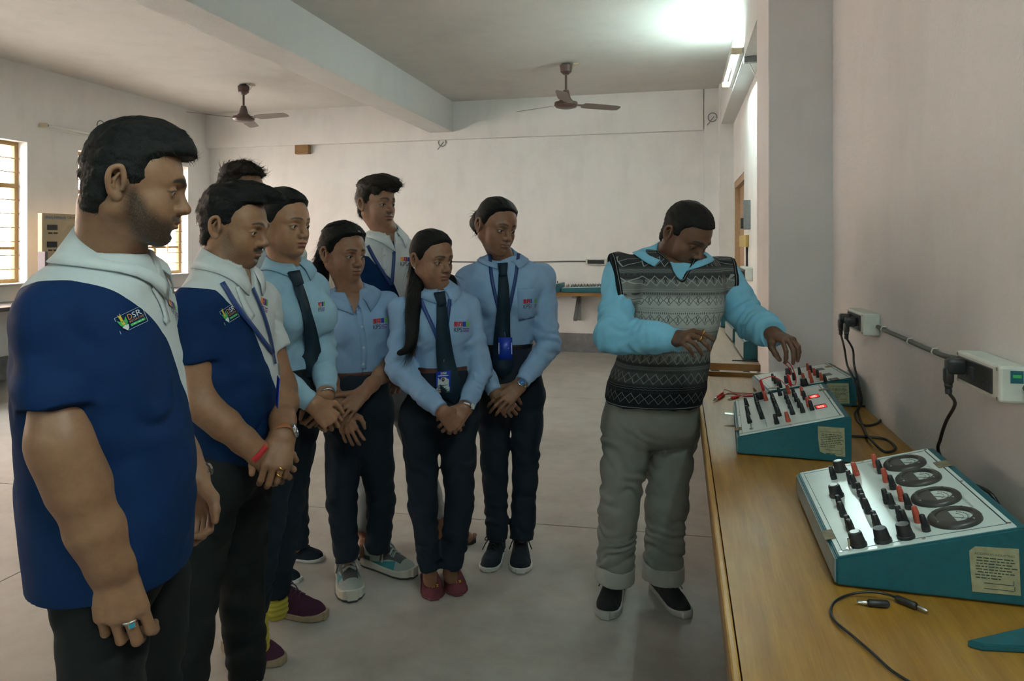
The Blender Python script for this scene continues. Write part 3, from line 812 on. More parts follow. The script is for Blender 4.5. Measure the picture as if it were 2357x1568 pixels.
for (x, y), tx in (((1070, 912), '04'), ((1133, 1003), '05')):
    u, v = cB(x, y); T = B_.M @ Matrix.Translation((u * B_.pw, v * B_.pl, .0025))
    bm = MB(); add_box(bm, (0, 0, .0004), (.036, .052, .001)); bmesh.ops.transform(bm, matrix=T, verts=bm.verts[:]); dsp = obj('display', bm, plain('display_black', (.02, .012, .012), .2), B_.root)
    bm = MB(); add_box(bm, (.001, -.005, .0012), (.030, .036, .0008)); bmesh.ops.transform(bm, matrix=T, verts=bm.verts[:]); obj('red_glow', bm, M_LED, dsp)
    flat_text('digits', tx, M_LEDSEG, dsp, T @ Matrix.Translation((.009, -.021, .0018)) @ Matrix.Rotation(PI / 2, 4, 'Z'), .027)
link('toggle_switch', ME_TOG, B_.root, B_.at(*cB(510, 1212)), B_.eul)
B_.tape(-.005, cB(405, 1205)[1], .02, .035); B_.tape(.99, cB(1170, 850)[1], .035, .030)
B_.label(.226, .300, .020, .105, 'torn', ('ACIOTRON INDUSTRIES',))
for q in [(.28, .08, .28, .30), (.62, .55, .62, .95), (.40, .2, .40, .8)]: B_.line(q[:2], q[2:])
for x, y in [(650, 1000), (660, 1040), (670, 1080)]: flat_text('panel_print', '10K 22K 47K', M_GREYSIDE, B_.panel, B_.M @ Matrix.Translation((cB(x, y)[0] * B_.pw, cB(x, y)[1] * B_.pl, .003)) @ Matrix.Rotation(PI / 2, 4, 'Z'), .006)
# the power-pin lead of this case sticks out of its low side
bm = MB()
for k in (-.006, .006): add_tube(bm, [(0, .40 + k, .030), (-.035, .40 + k, .031)], .003, 6)
obj('earth_pins', bm, M_STEEL, B_.root, True)
C_ = Console('teal instrument nearest the pillar with three small windows', tuple(on_plane(1972, 938, 2, .8) + np.array((-.334, -.029, 0))), ANG(5), .335, .335, .053, .119, side=M_GREYSIDE)
cC = lambda x, y: C_.loc_of(1600 + x / 3.92, 680 + y / 3.92)
for x, y in [(708, 772), (728, 795), (755, 815), (772, 833), (825, 793), (948, 715), (1050, 697), (1113, 740), (1178, 782), (897, 765)]: C_.post(cC(x, y))
for x, y in [(1022, 678), (1083, 723), (1143, 766), (982, 768), (1042, 745), (1055, 790)]: C_.post(cC(x, y), True)
for x, y in [(848, 712), (987, 808)]: C_.knob(cC(x, y))
for x, y in [(1122, 668), (1188, 715), (1254, 757)]:
    u, v = cC(x, y); T = C_.M @ Matrix.Translation((u * C_.pw, v * C_.pl, .0025))
    bm = MB(); add_box(bm, (0, 0, .0004), (.034, .044, .001)); bmesh.ops.transform(bm, matrix=T, verts=bm.verts[:]); w_ = obj('display', bm, M_BLK, C_.root)
    bm = MB(); add_box(bm, (.002, -.002, .0008), (.029, .037, .001)); bmesh.ops.transform(bm, matrix=T, verts=bm.verts[:]); obj('window_pane', bm, M_WIN, w_)
C_.label(.215, .305, .014, .095, 'x', ('ACIOTRON INDUSTRIES',)); C_.tape(.97, .75, .04, .03); C_.tape(.05, .08, .03, .02)
# teal instruments on the bench beyond the pillar
def small_case(label, nl, rz, w, l, zl, zh, posts, z=.8, **k):
    q = on_plane(*nl, 2, z)
    if z > .81: q = on_plane(*nl, 1, 8.72); q[2] = z
    c = Console(label, tuple(q), ANG(rz), w, l, zl, zh, **k)
    for u, v in posts: c.post((u, v))
    return c
small_case('grey and teal instrument at the end of the far bench', (1712, 829), 1, .23, .50, .10, .15, [(.35, .30), (.5, .42), (.35, .42), (.5, .30), (.4, .75)], side=M_GREYSIDE)
small_case('second grey and teal instrument along the far bench', (1687, 789), 2, .24, .50, .09, .13, [(.7, .5)], side=M_GREYSIDE)
small_case('third instrument along the far bench with a pink label', (1660, 754), 2, .24, .46, .10, .13, [], side=M_GREYSIDE)
c4 = small_case('furthest instrument on the far bench with a yellow side', (1641, 731), 2, .24, .35, .09, .12, [(.5, .5)], side=plain('yellow_tape', (.55, .42, .05), .5))
c5 = small_case('pale teal-edged instrument on the narrow far bench', (1292, 668), 0, .56, .40, .055, .075, [], z=.83, group='teal instruments on the narrow far bench')
for i in range(12):
    for v in (.35, .7): c5.post((.12 + .07 * i, v)) if i else c5.post((.08, v), True)
c6 = small_case('dark teal instrument beside the tall girl on the narrow far bench', (1235, 668), 0, .30, .40, .055, .11, [(.7, .4), (.8, .7)], z=.83, group='teal instruments on the narrow far bench')
bm = MB(); add_tube(bm, spline([(0, 0, .003), (.10, .005, .003), (.2, -.004, .003), (.32, .008, .003)], 5), .003, 6); q = on_plane(1685, 831, 2, .8)
o = obj('black_lead', bm, M_BLK, None, True, loc=tuple(q)); tag(o, 'short black lead lying at the end of the far bench', 'cable')
# ---------------------------------------------------------------- heads (local axes: x to the face, y to its left, z up; metres)
def head_field(P, h, neck_to=None, neck_r=.056):
    g = P.get
    fem = g('fem', 0); wj = g('jaw', 1.); wc = g('cheek', 1.)
    v = Vol((-.16, -.125, -.27), (.15, .125, .135), h)
    v.ell((g('skx', -.006), 0, .026), (g('skr', .092), .0745, .082), 0)                      # cranium
    v.ell((.032, 0, .018), (.056, .062, .062), .02)                      # forehead
    v.ell((.032, 0, -.030), (.052, .058 * wc, .068), .02)                # face
    for s in (-1, 1):
        v.cone((-.006, s * .051 * wj, -.052), (.058, s * .017, -.096), .018, .015, .022)  # jaw line
        v.cone((-.008, s * .056 * wj, -.020), (-.006, s * .051 * wj, -.055), .017, .018, .02)
        v.ell((.050, s * .043 * wc, -.034), (.024, .020, .020), .02)     # cheekbone
        v.ell((.050, s * .034 * wc, -.060), (.026, .022 * g('fat', 1), .026), .02)
    v.ell((.026, 0, -.080), (.050, .040 * wj, .030), .02)                # floor of the chin
    v.ell((.070, 0, -.099), (.017, .020, .015), .018)                    # chin
    v.ell((.066, 0, -.066), (.029, .031, .034), .02)                     # muzzle
    b = .0 if fem else .003
    for s in (-1, 1):
        v.chain([(.086 + b, 0, .010), (.083 + b, s * .022, .015), (.064, s * .046, .010)], [.008, .009, .008], .014)
    # eye sockets
    for s in (-1, 1):
        v.ell((.096, s * .032, -.008), (.017, .021, .014), .014, 'sub')
    # nose
    nl = g('nose', 1.); nw = g('nosew', 1.)
    v.cone((.084, 0, .002), (.103 * 1 + .004 * (nl - 1), 0, -.033), .0085, .010, .012)
    v.ell((.1045 + .008 * (nl - 1), 0, -.0375), (.0115, .0105 * nw, .0095), .007)
    for s in (-1, 1):
        v.ell((.0945, s * .0135 * nw, -.0405), (.0115, .0075, .0080), .006)
    v.cone((.094, 0, -.043), (.089, 0, -.056), .006, .007, .008)           # philtrum
    for s in (-1, 1):
        v.ell((.101, s * .0068 * nw, -.0475), (.0055, .0034, .0035), .002, 'sub')
    # lips
    lt = g('lip', 1.)
    v.ell((.0885, 0, -.0625), (.0125, .0215, .0058 * lt), .004)
    v.ell((.0870, 0, -.0745), (.0120, .0185, .0072 * lt), .004)
    v.chain([(.078, -.025, -.0690), (.0975, -.010, -.0685), (.1005, 0, -.0690), (.0975, .010, -.0685), (.078, .025, -.0690)], [.0012, .0016, .0016, .0016, .0012], .003, 'sub')
    v.ell((.094, 0, -.0855), (.010, .016, .005), .010, 'sub')            # below the lower lip
    # lids over the eyeball and the slit between them
    op = g('eye', .5)                                                    # how far open
    for s in (-1, 1):
        v.ell((.0715, s * .032, -.0085), (.0150, .0158, .0135), .004)
        c = V3(.0855, s * .0325, -.0085 - .0030 * (1 - op))
        R = np.array([[1, 0, 0], [0, 1, s * -.06], [0, s * .06, 1]])
        v.ell(c, (.013, .0142, .0028 + .0046 * op), .0015, 'sub', R)
        # upper lid crease
        v.chain([(.0835, s * .018, .001), (.0865, s * .031, .0045), (.0775, s * .047, .001)], [.0009, .0011, .0008], .003, 'sub')
    # ears
    if g('ears', 1):
        for s in (-1, 1):
            R = np.array([[.93, s * -.35, -.08], [s * .35, .93, 0], [.08, 0, .99]])
            c = V3(-.012, s * .0795, -.010)
            v.ell(c, (.0175, .0065, .031), .006, 'add', R)
            v.ell(c + V3(-.003, s * .0075, .004), (.0115, .0105, .021), .003, 'sub', R)
            v.chain([c + V3(-.004, s * .003, -.010), c + V3(-.006, s * .0045, .004), c + V3(0, s * .0035, .016)], [.0028, .0034, .0024], .003)
            rim = [c + V3(.010, s * .002, -.012), c + V3(.009, s * .003, .012), c + V3(.002, s * .006, .0285), c + V3(-.012, s * .009, .022), c + V3(-.015, s * .010, .004), c + V3(-.009, s * .006, -.016), c + V3(0, s * .002, -.027)]
            v.chain(spline(rim, 4), [.0044] * 25, .0025)
            v.cone(c + V3(.012, s * .001, -.004), c + V3(.011, s * .001, .003), .004, .004, .003)
            v.ell(c + V3(.004, s * .001, -.026), (.008, .004, .008), .004)
            v.ell(c + V3(.003, s * .005, -.004), (.0045, .006, .0055), .002, 'sub')
    # neck
    nb = V3(-.055, 0, -.23) if neck_to is None else np.asarray(neck_to, float)
    top = V3(-.022, 0, -.055)
    v.cone(top, nb, neck_r * .98, neck_r * 1.08, .02)
    for s in (-1, 1):
        v.cone((-.02, s * .05, -.05), nb + V3(.045, s * .012, 0), .012, .012, .025)
    if not fem: v.ell(nb * .45 + top * .55 + V3(neck_r * .98, 0, 0), (.010, .009, .014), .014)
    return v

def head_masks(p, P):
    """soft masks on the skin: lips, brows, beard, lashes (0..1)"""
    x, y, z = p.T; ay = np.abs(y)
    front = sstep(x, .03, .05)
    lip = np.exp(-((ay / .0215) ** 4)) * np.exp(-(((z + .0685) / (.0105 * (1 - .5 * np.minimum(ay / .024, 1) ** 2))) ** 6)) * sstep(x, .07, .082)
    bz = P.get('bz', .0165) + .004 * np.sin(np.clip((ay - .010) / .040, 0, 1) * PI * .8) - .006 * np.clip((ay - .035) / .02, 0, 1)
    th = P.get('brow', .0056) * (1 - .65 * np.clip((ay - .014) / .036, 0, 1))
    brow = np.exp(-((z - bz) / th) ** 4) * sstep(ay, .008, .013) * (1 - sstep(ay, .046, .052)) * front
    lash = np.exp(-((np.sqrt(((ay - .0325) / .0150) ** 2 + ((z + .0085 + .0035 * (1 - P.get('eye', .5))) / (.0036 + .0042 * P.get('eye', .5))) ** 2) - 1) / .22) ** 2) * sstep(x, .06, .07) * (z > -.011)
    # beard: cheek line from the sideburn to the mouth corner, moustache, chin
    cheek = np.interp(x, [-.02, .02, .045, .070, .085, .12], [.01, -.012, -.045, -.058, -.052, -.052])
    bd = sstep(cheek - z, -.012, .022) * sstep(x, -.012, .004)
    bd *= 1 - np.exp(-(((ay) / .024) ** 4)) * np.exp(-((z + .0685) / .011) ** 4)
    bd *= 1 - .9 * np.exp(-((ay - .030) / .016) ** 2) * np.exp(-((z + .052) / .012) ** 2)
    bd *= sstep(z, -.150, -.115) * sstep(x - np.interp(z, [-.14, -.12, -.09, -.06, -.02, .02], [.055, .040, .018, .004, -.004, -.006]), -.016, .018)
    mst = np.exp(-((z + .0545 + .004 * np.clip(ay / .025, 0, 1)) / .0058) ** 4) * (1 - sstep(ay, .024, .032)) * sstep(x, .06, .075) * sstep(-z, .045, .05)
    return dict(lip=lip, brow=np.maximum(brow, .8 * lash), beard=np.clip(bd, 0, 1), moustache=mst)

def hairline_x(z):
    return np.interp(z, [-.11, -.085, -.045, -.040, -.028, -.020, 0.0, .012, .040, .060, .074, .084, .1], [-.050, -.040, -.030, -.028, -.024, .000, .010, .026, .036, .048, .066, .12, .25])

def make_head_mesh(P, h, neck_to=None, neck_r=.056):
    v = head_field(P, h, neck_to, neck_r)
    p, q = v.mesh()
    p = smooth_mesh(p, q, 1, .35)
    return p, q, head_masks(p, P)

def hair_field(P, h):
    """cap of hair over the cranium"""
    st = P.get('hair', 'short'); g = P.get
    v = Vol((-.19, -.13, -.16), (.19, .13, .19), h)
    side, top = g('hside', .008), g('htop', .022)
    hlz = g('hlz', 0.); 
    if g('fem', 0): XL = lambda Z: np.interp(Z, [-.16, -.06, -.045, -.03, 0.0, .02, .045, .06, .075, .085, .1], [-.07, -.062, -.055, -.022, .014, .034, .050, .060, .072, .10, .3]) + g('hfront', 0.)
    else: XL = lambda Z: hairline_x(Z - hlz) + g('hfront', 0.)
    def cap(X, Y, Z):
        x, y, z = X - g('skx', -.006), Y, Z - .026
        t = side + (top - side) * sstep(Z + .25 * X, .02, .10)
        t = t * (.12 + .88 * sstep(XL(Z) - X, .0, .032)) + .001
        a, b, c = g('skr', .092) + t * .9, .0745 + t, .082 + t
        k0 = np.sqrt((x / a) ** 2 + (y / b) ** 2 + (z / c) ** 2)
        k1 = np.sqrt((x / a ** 2) ** 2 + (y / b ** 2) ** 2 + (z / c ** 2) ** 2)
        return k0 * (k0 - 1) / np.maximum(k1, 1e-5)
    v.field(cap, (-.19, -.13, -.16), (.19, .13, .19), 0)
    # nape
    v.cone((g('skx', -.006) - .022, 0, -.02), (g('skx', -.006) - .026, 0, -.075), .057, .046, .02)
    for sg in (-1, 1): v.ell((-.038, sg * .034, -.036), (.036, .040, .046), .015)
    for c, r, k in g('hblobs', []): v.ell(c, r, k)
    def hl(X, Y, Z): return (X - XL(Z) + 0 * Y) * .75
    v.cut(hl, .004)
    zb = g('hnape', -.075)
    v.cut(lambda X, Y, Z: zb - Z + 0 * X, .015)
    for c, r, k in g('hfringe', []): v.ell(c, r, k)
    if not g('earhair'):
        for sg in (-1, 1): v.ell((-.010, sg * .090, -.012), (.021, .022, .034), .004, 'sub')
    def dn(x, y, z):
        s = g('hwave', .0035)
        w = vnoise(x * 22 + 5, y * 60, z * 50) * s + vnoise(x * 60, y * 160, z * 130 + 9) * s * .5
        return w
    v.displace(dn)
    return v
# ---------------------------------------------------------------- people: hands, clothes, shoes
def hand_arm(side, wrist, fdir, ddir, elbow, pose, sc=1., fr=(.024, .040), h=.0022, upper=None, fem=False):
    """one hand with its forearm, five fingers; local x along the hand, y to the thumb (right hand), z to its back"""
    x = nrm(fdir); z = nrm(np.asarray(ddir) - x * (np.asarray(ddir) @ x)); y = np.cross(z, x)
    M = np.stack([x, y, z]); sg = 1 if side == 'R' else -1
    L = lambda p: M @ (np.asarray(p) - wrist) / sc
    e = L(elbow)
    pts = [np.zeros(3), e]; 
    if upper is not None: pts.append(L(upper))
    lo = np.minimum.reduce(pts + [V3(-.05, -.09, -.10)]) - .055; hi = np.maximum.reduce(pts + [V3(.20, .09, .06)]) + .03
    lo = np.minimum(lo, [-.06, -.10, -.12]); hi = np.maximum(hi, [.205, .10, .06])
    v = Vol(lo, hi, h)
    fat = .86 if fem else 1.
    kn = [V3(.090, .027, 0), V3(.094, .006, .003), V3(.089, -.014, .001), V3(.080, -.032, -.004)]
    seg = [(.043, .025, .020), (.047, .029, .021), (.043, .027, .020), (.033, .020, .018)]
    rad = [.0093, .0095, .0090, .0080]
    for i in range(4):
        k_ = kn[i] * [1, sg, 1]
        v.cone((.004, sg * kn[i][1] * .55, -.001), k_, .0165 * fat, .0118 * fat, .012)
        c = pose['f'][i]; sp = pose.get('s', (0.10, .02, -.06, -.14))[i]
        a = 0; p = k_; r = rad[i] * fat
        for j in range(3):
            a += c[j]
            d = V3(math.cos(a) * math.cos(sp), sg * math.sin(sp) * math.cos(a) , -math.sin(a))
            q = p + d * seg[i][j]
            r2 = r * (.94 if j < 2 else .80)
            v.cone(p, q, r, r2, .0035)
            p = q; r = r2
    t = pose.get('t', ((.030, .036, -.012), (.062, .055, -.020), (.088, .058, -.026), (.110, .054, -.030)))
    t = [V3(a, sg * b, c) for a, b, c in t]
    v.cone((.012, sg * .014, -.006), t[1], .020 * fat, .0135 * fat, .016)
    v.cone(t[1], t[2], .0122 * fat, .0110 * fat, .006); v.cone(t[2], t[3], .0108 * fat, .0082 * fat, .004)
    # wrist and forearm
    r0, r1 = fr
    ed = nrm(e); sd = nrm(np.cross(ed, V3(0, 0, 1)))
    for s in (-1, 1): v.cone((.012, s * .010, 0), sd * s * r0 * .36 + ed * .06, r0 * .76, r0 * .86, .012)
    ts = [.05, .30, .62, .85, 1.]; rr = [r0 * .98, r0 * 1.12, r1 * 1.03, r1 * 1.0, r1 * .97]
    v.chain([e * t for t in ts], rr, .03)
    if upper is not None: v.cone(e, pts[2], r1 * .97, r1 * 1.04, .03)
    p, q = v.mesh()
    p = smooth_mesh(p, q, 1, .3)
    return p * sc @ M + wrist, q
RELAX = dict(f=[(.25, .35, .2), (.3, .4, .25), (.35, .45, .3), (.4, .5, .3)])
CURL = dict(f=[(.75, .85, .5), (.8, .95, .5), (.85, 1., .5), (.9, 1., .5)])
FLAT = dict(f=[(.15, .2, .1), (.15, .2, .1), (.2, .2, .1), (.2, .2, .1)])
FIST = dict(f=[(1.1, 1.2, .6), (1.15, 1.3, .6), (1.2, 1.3, .6), (1.2, 1.3, .6)], t=((.03, .036, -.012), (.058, .046, -.030), (.075, .034, -.048), (.082, .014, -.052)))

def hermite(zq, z, v):
    z = np.asarray(z, float); v = np.asarray(v, float)
    m = np.gradient(v, z)
    i = np.clip(np.searchsorted(z, zq) - 1, 0, len(z) - 2)
    hh = z[i + 1] - z[i]; t = np.clip((zq - z[i]) / hh, 0, 1)
    return (2 * t**3 - 3 * t**2 + 1) * v[i] + (t**3 - 2 * t**2 + t) * hh * m[i] + (-2 * t**3 + 3 * t**2) * v[i + 1] + (t**3 - t**2) * hh * m[i + 1]

class Body:
    """frame of one person: facing angle and torso sections read along the sight lines"""
    def __init__(s, phi, sections):
        s.f = math.cos(phi) * R_DIR + math.sin(phi) * D_DIR; s.l = np.cross(V3(0, 0, 1), s.f)
        rows = []
        for (py, xl, xr, d, ratio) in sections:
            c = W((xl + xr) / 2, py, d); rv = ray((xl + xr) / 2, HY); rv = nrm(rv); side = np.cross(rv, V3(0, 0, 1))
            ext = (xr - xl) / 2 / FPX * d * abs(nrm(R_DIR) @ side) 
            lr, fr_ = abs(s.l @ side), abs(s.f @ side)
            a = ext / math.sqrt(lr * lr + (ratio * fr_) ** 2)
            rows.append((c[2], c[0], c[1], a, a * ratio))
        rows.sort(); s.rows = np.array(rows)
    def at(s, z):
        return [hermite(z, s.rows[:, 0], s.rows[:, i]) for i in (1, 2, 3, 4)]
    def torso(s, v, n=2.3, k=.02, grow=0., front=1., top=None, bottom=None, rnd=0.):
        z0, z1 = s.rows[0, 0] if bottom is None else bottom, s.rows[-1, 0] if top is None else top
        def fn(X, Y, Z):
            cx, cy, a, b = s.at(Z.ravel())
            if rnd > 0: q = np.sqrt(np.clip(1 - (np.clip(z0 + rnd - Z.ravel(), 0, rnd) / rnd) ** 2, .05, 1)); a = a * (.45 + .55 * q); b = b * q
            cx, cy, a, b = [q[None, None, :] for q in (cx, cy, a + grow, b + grow)]
            u = (X - cx) * s.l[0] + (Y - cy) * s.l[1]; w = (X - cx) * s.f[0] + (Y - cy) * s.f[1]
            b = np.where(w > 0, b * front, b)
            d = ((np.abs(u) / a) ** n + (np.abs(w) / b) ** n) ** (1 / n)
            d = (d - 1) * np.minimum(a, b)
            return np.maximum(d, np.maximum(Z - z1, z0 - Z))
        R = .45
        c = s.rows[:, 1:3].mean(0)
        v.field(fn, (c[0] - R, c[1] - R, z0 - .02), (c[0] + R, c[1] + R, z1 + .02), k)
    def uvw(s, p):
        cx, cy, a, b = s.at(p[:, 2])
        return (p[:, 0] - cx) * s.l[0] + (p[:, 1] - cy) * s.l[1], (p[:, 0] - cx) * s.f[0] + (p[:, 1] - cy) * s.f[1], p[:, 2]

def J(t):
    """joint (px, py, d, radius in px) -> point, radius"""
    return W(t[0], t[1], t[2]), t[3] / FPX * t[2]

class Surf:
    def __init__(s, pos, quads):
        s.b = BVHTree.FromPolygons([tuple(p) for p in pos], [tuple(int(i) for i in q) for q in quads])
    def hit(s, px, py):
        v = ray(px, py); v = v / np.linalg.norm(v)
        h = s.b.ray_cast(Vector((0, 0, CAMZ)), Vector(v))
        if h[0] is None: return None
        n = np.array(h[1]); 
        if n @ v > 0: n = -n
        return np.array(h[0]), n
    def near(s, p):
        h = s.b.find_nearest(Vector(p)); return np.array(h[0]), np.array(h[1])

def fill_hits(surf, pts):
    out = [surf.hit(*p) for p in pts]
    good = [i for i, o in enumerate(out) if o is not None]
    if not good: return None
    for i in range(len(out)):
        if out[i] is None:
            j = min(good, key=lambda g: abs(g - i)); p, n = out[j]
            d = np.dot(p - np.array((0, 0, CAMZ)), D_DIR)
            out[i] = (W(pts[i][0], pts[i][1], d), n)
    return out

def ribbon(name, surf, pxpath, width, mat, parent, off=.003, thick=.0016, n=6, sm=2, wid_fn=None):
    """a strap lying on a surface along a path seen in the photograph; real width and thickness"""
    pp = spline([V3(a, b, 0) for a, b in pxpath], n)[:, :2]
    H = fill_hits(surf, pp)
    P = np.array([h[0] + h[1] * off for h in H]); N = np.array([h[1] for h in H])
    for _ in range(sm):
        P[1:-1] = .5 * P[1:-1] + .25 * (P[:-2] + P[2:]); N[1:-1] = .5 * N[1:-1] + .25 * (N[:-2] + N[2:])
    T = np.gradient(P, axis=0); T /= np.linalg.norm(T, axis=1)[:, None]
    S = np.cross(T, N); S /= np.maximum(np.linalg.norm(S, axis=1)[:, None], 1e-6); N = np.cross(S, T)
    m = len(P); w = np.array([width if wid_fn is None else wid_fn(i / (m - 1)) for i in range(m)])[:, None] / 2
    A = [P - S * w, P + S * w, P + S * w + N * thick, P - S * w + N * thick]
    pos = np.concatenate(A); q = []
    for i in range(m - 1):
        for j in range(4):
            k = (j + 1) % 4
            q.append((j * m + i, j * m + i + 1, k * m + i + 1, k * m + i))
    q.append((0, m, 2 * m, 3 * m)); q.append((m - 1, 4 * m - 1, 3 * m - 1, 2 * m - 1))
    vcoord = np.concatenate([np.stack([np.full(m, sgn) * w[:, 0], np.arange(m) / (m - 1) * 1., np.zeros(m)], 1) for sgn in (-1, 1, 1, -1)])
    return mesh_fast(name, pos, q, mat, parent, {'strip': vcoord}, smooth=False)

def decal(name, surf, org, su, tu, pieces, parent, off=.0028):
    """flat print on cloth; org + s*su + t*tu are photograph pixels; pieces: (material, [(s, t)], faces)"""
    out = []
    for mat, st, faces in pieces:
        st = np.asarray(st, float)
        px = [(org[0] + s * su[0] + t * tu[0], org[1] + s * su[1] + t * tu[1]) for s, t in st]
        H = fill_hits(surf, px)
        if H is None: continue
        n = nrm(np.mean([h[1] for h in H], axis=0))
        pos = np.array([h[0] + h[1] * off for h in H])
        out.append((mat, pos, faces))
    if not out: return
    mats = []; P = []; F = []; MI = []; o = 0
    for mat, pos, faces in out:
        if mat not in mats: mats.append(mat)
        for f in faces: F.append([int(i) + o for i in f]); MI.append(mats.index(mat))
        P += [tuple(p) for p in pos]; o += len(pos)
    me = bpy.data.meshes.new(name); me.from_pydata(P, [], F)
    for m in mats: me.materials.append(m)
    me.polygons.foreach_set('material_index', MI); me.update()
    ob = bpy.data.objects.new(name, me); COL.objects.link(ob); ob.parent = parent
    return ob
def rect_piece(mat, s0, t0, s1, t1, n=4):
    st = []; F = []
    for j in range(n + 1):
        for i in range(n + 1): st.append((s0 + (s1 - s0) * i / n, t0 + (t1 - t0) * j / n))
    for j in range(n):
        for i in range(n):
            a = j * (n + 1) + i; F.append((a, a + 1, a + n + 2, a + n + 1))
    return (mat, st, F)
def text_piece(mat, body, s0, t0, w, hgt=None):
    p, tri, ar = text_unit(body)
    hh = w * ar if hgt is None else hgt
    return (mat, np.stack([s0 + p[:, 0] * w, t0 + p[:, 1] / ar * hh], 1), tri)
def poly_piece(mat, pts):
    return (mat, pts, [tuple(range(len(pts)))])

def cloth_noise(amp, elbows=(), f=(9, 9, 16), seed=0., fine=.5):
    """creased cloth: ridged folds everywhere, directed folds near the joints"""
    def fn(x, y, z):
        wx = vnoise(x * 5 + seed, y * 5, z * 5) * .6
        n1 = vnoise(x * f[0] + seed + wx, y * f[1] + seed * 1.7 + wx, z * f[2] + wx)
        n2 = vnoise(x * f[0] * 2.3 + wx, y * f[1] * 2.3 + seed, z * f[2] * 2.0 + wx)
        a = amp * (1.7 * np.abs(n1) - .5) + amp * fine * (1.5 * np.abs(n2) - .45)
        for c, r, ax, fr, am in elbows:
            dd = np.sqrt((x - c[0]) ** 2 + (y - c[1]) ** 2 + (z - c[2]) ** 2)
            s = ax[0] * x + ax[1] * y + ax[2] * z
            wob = vnoise(x * 12 + seed, y * 12, z * 12 + 3)
            w = np.sin(s * fr + 3.0 * wob + seed)
            a = a + am * np.exp(-(dd / r) ** 2) * (1 - 1.8 * np.abs(w) - .55 * (1 - np.abs(w)) ** 2 - .25) * 2.0
        return a
    return fn

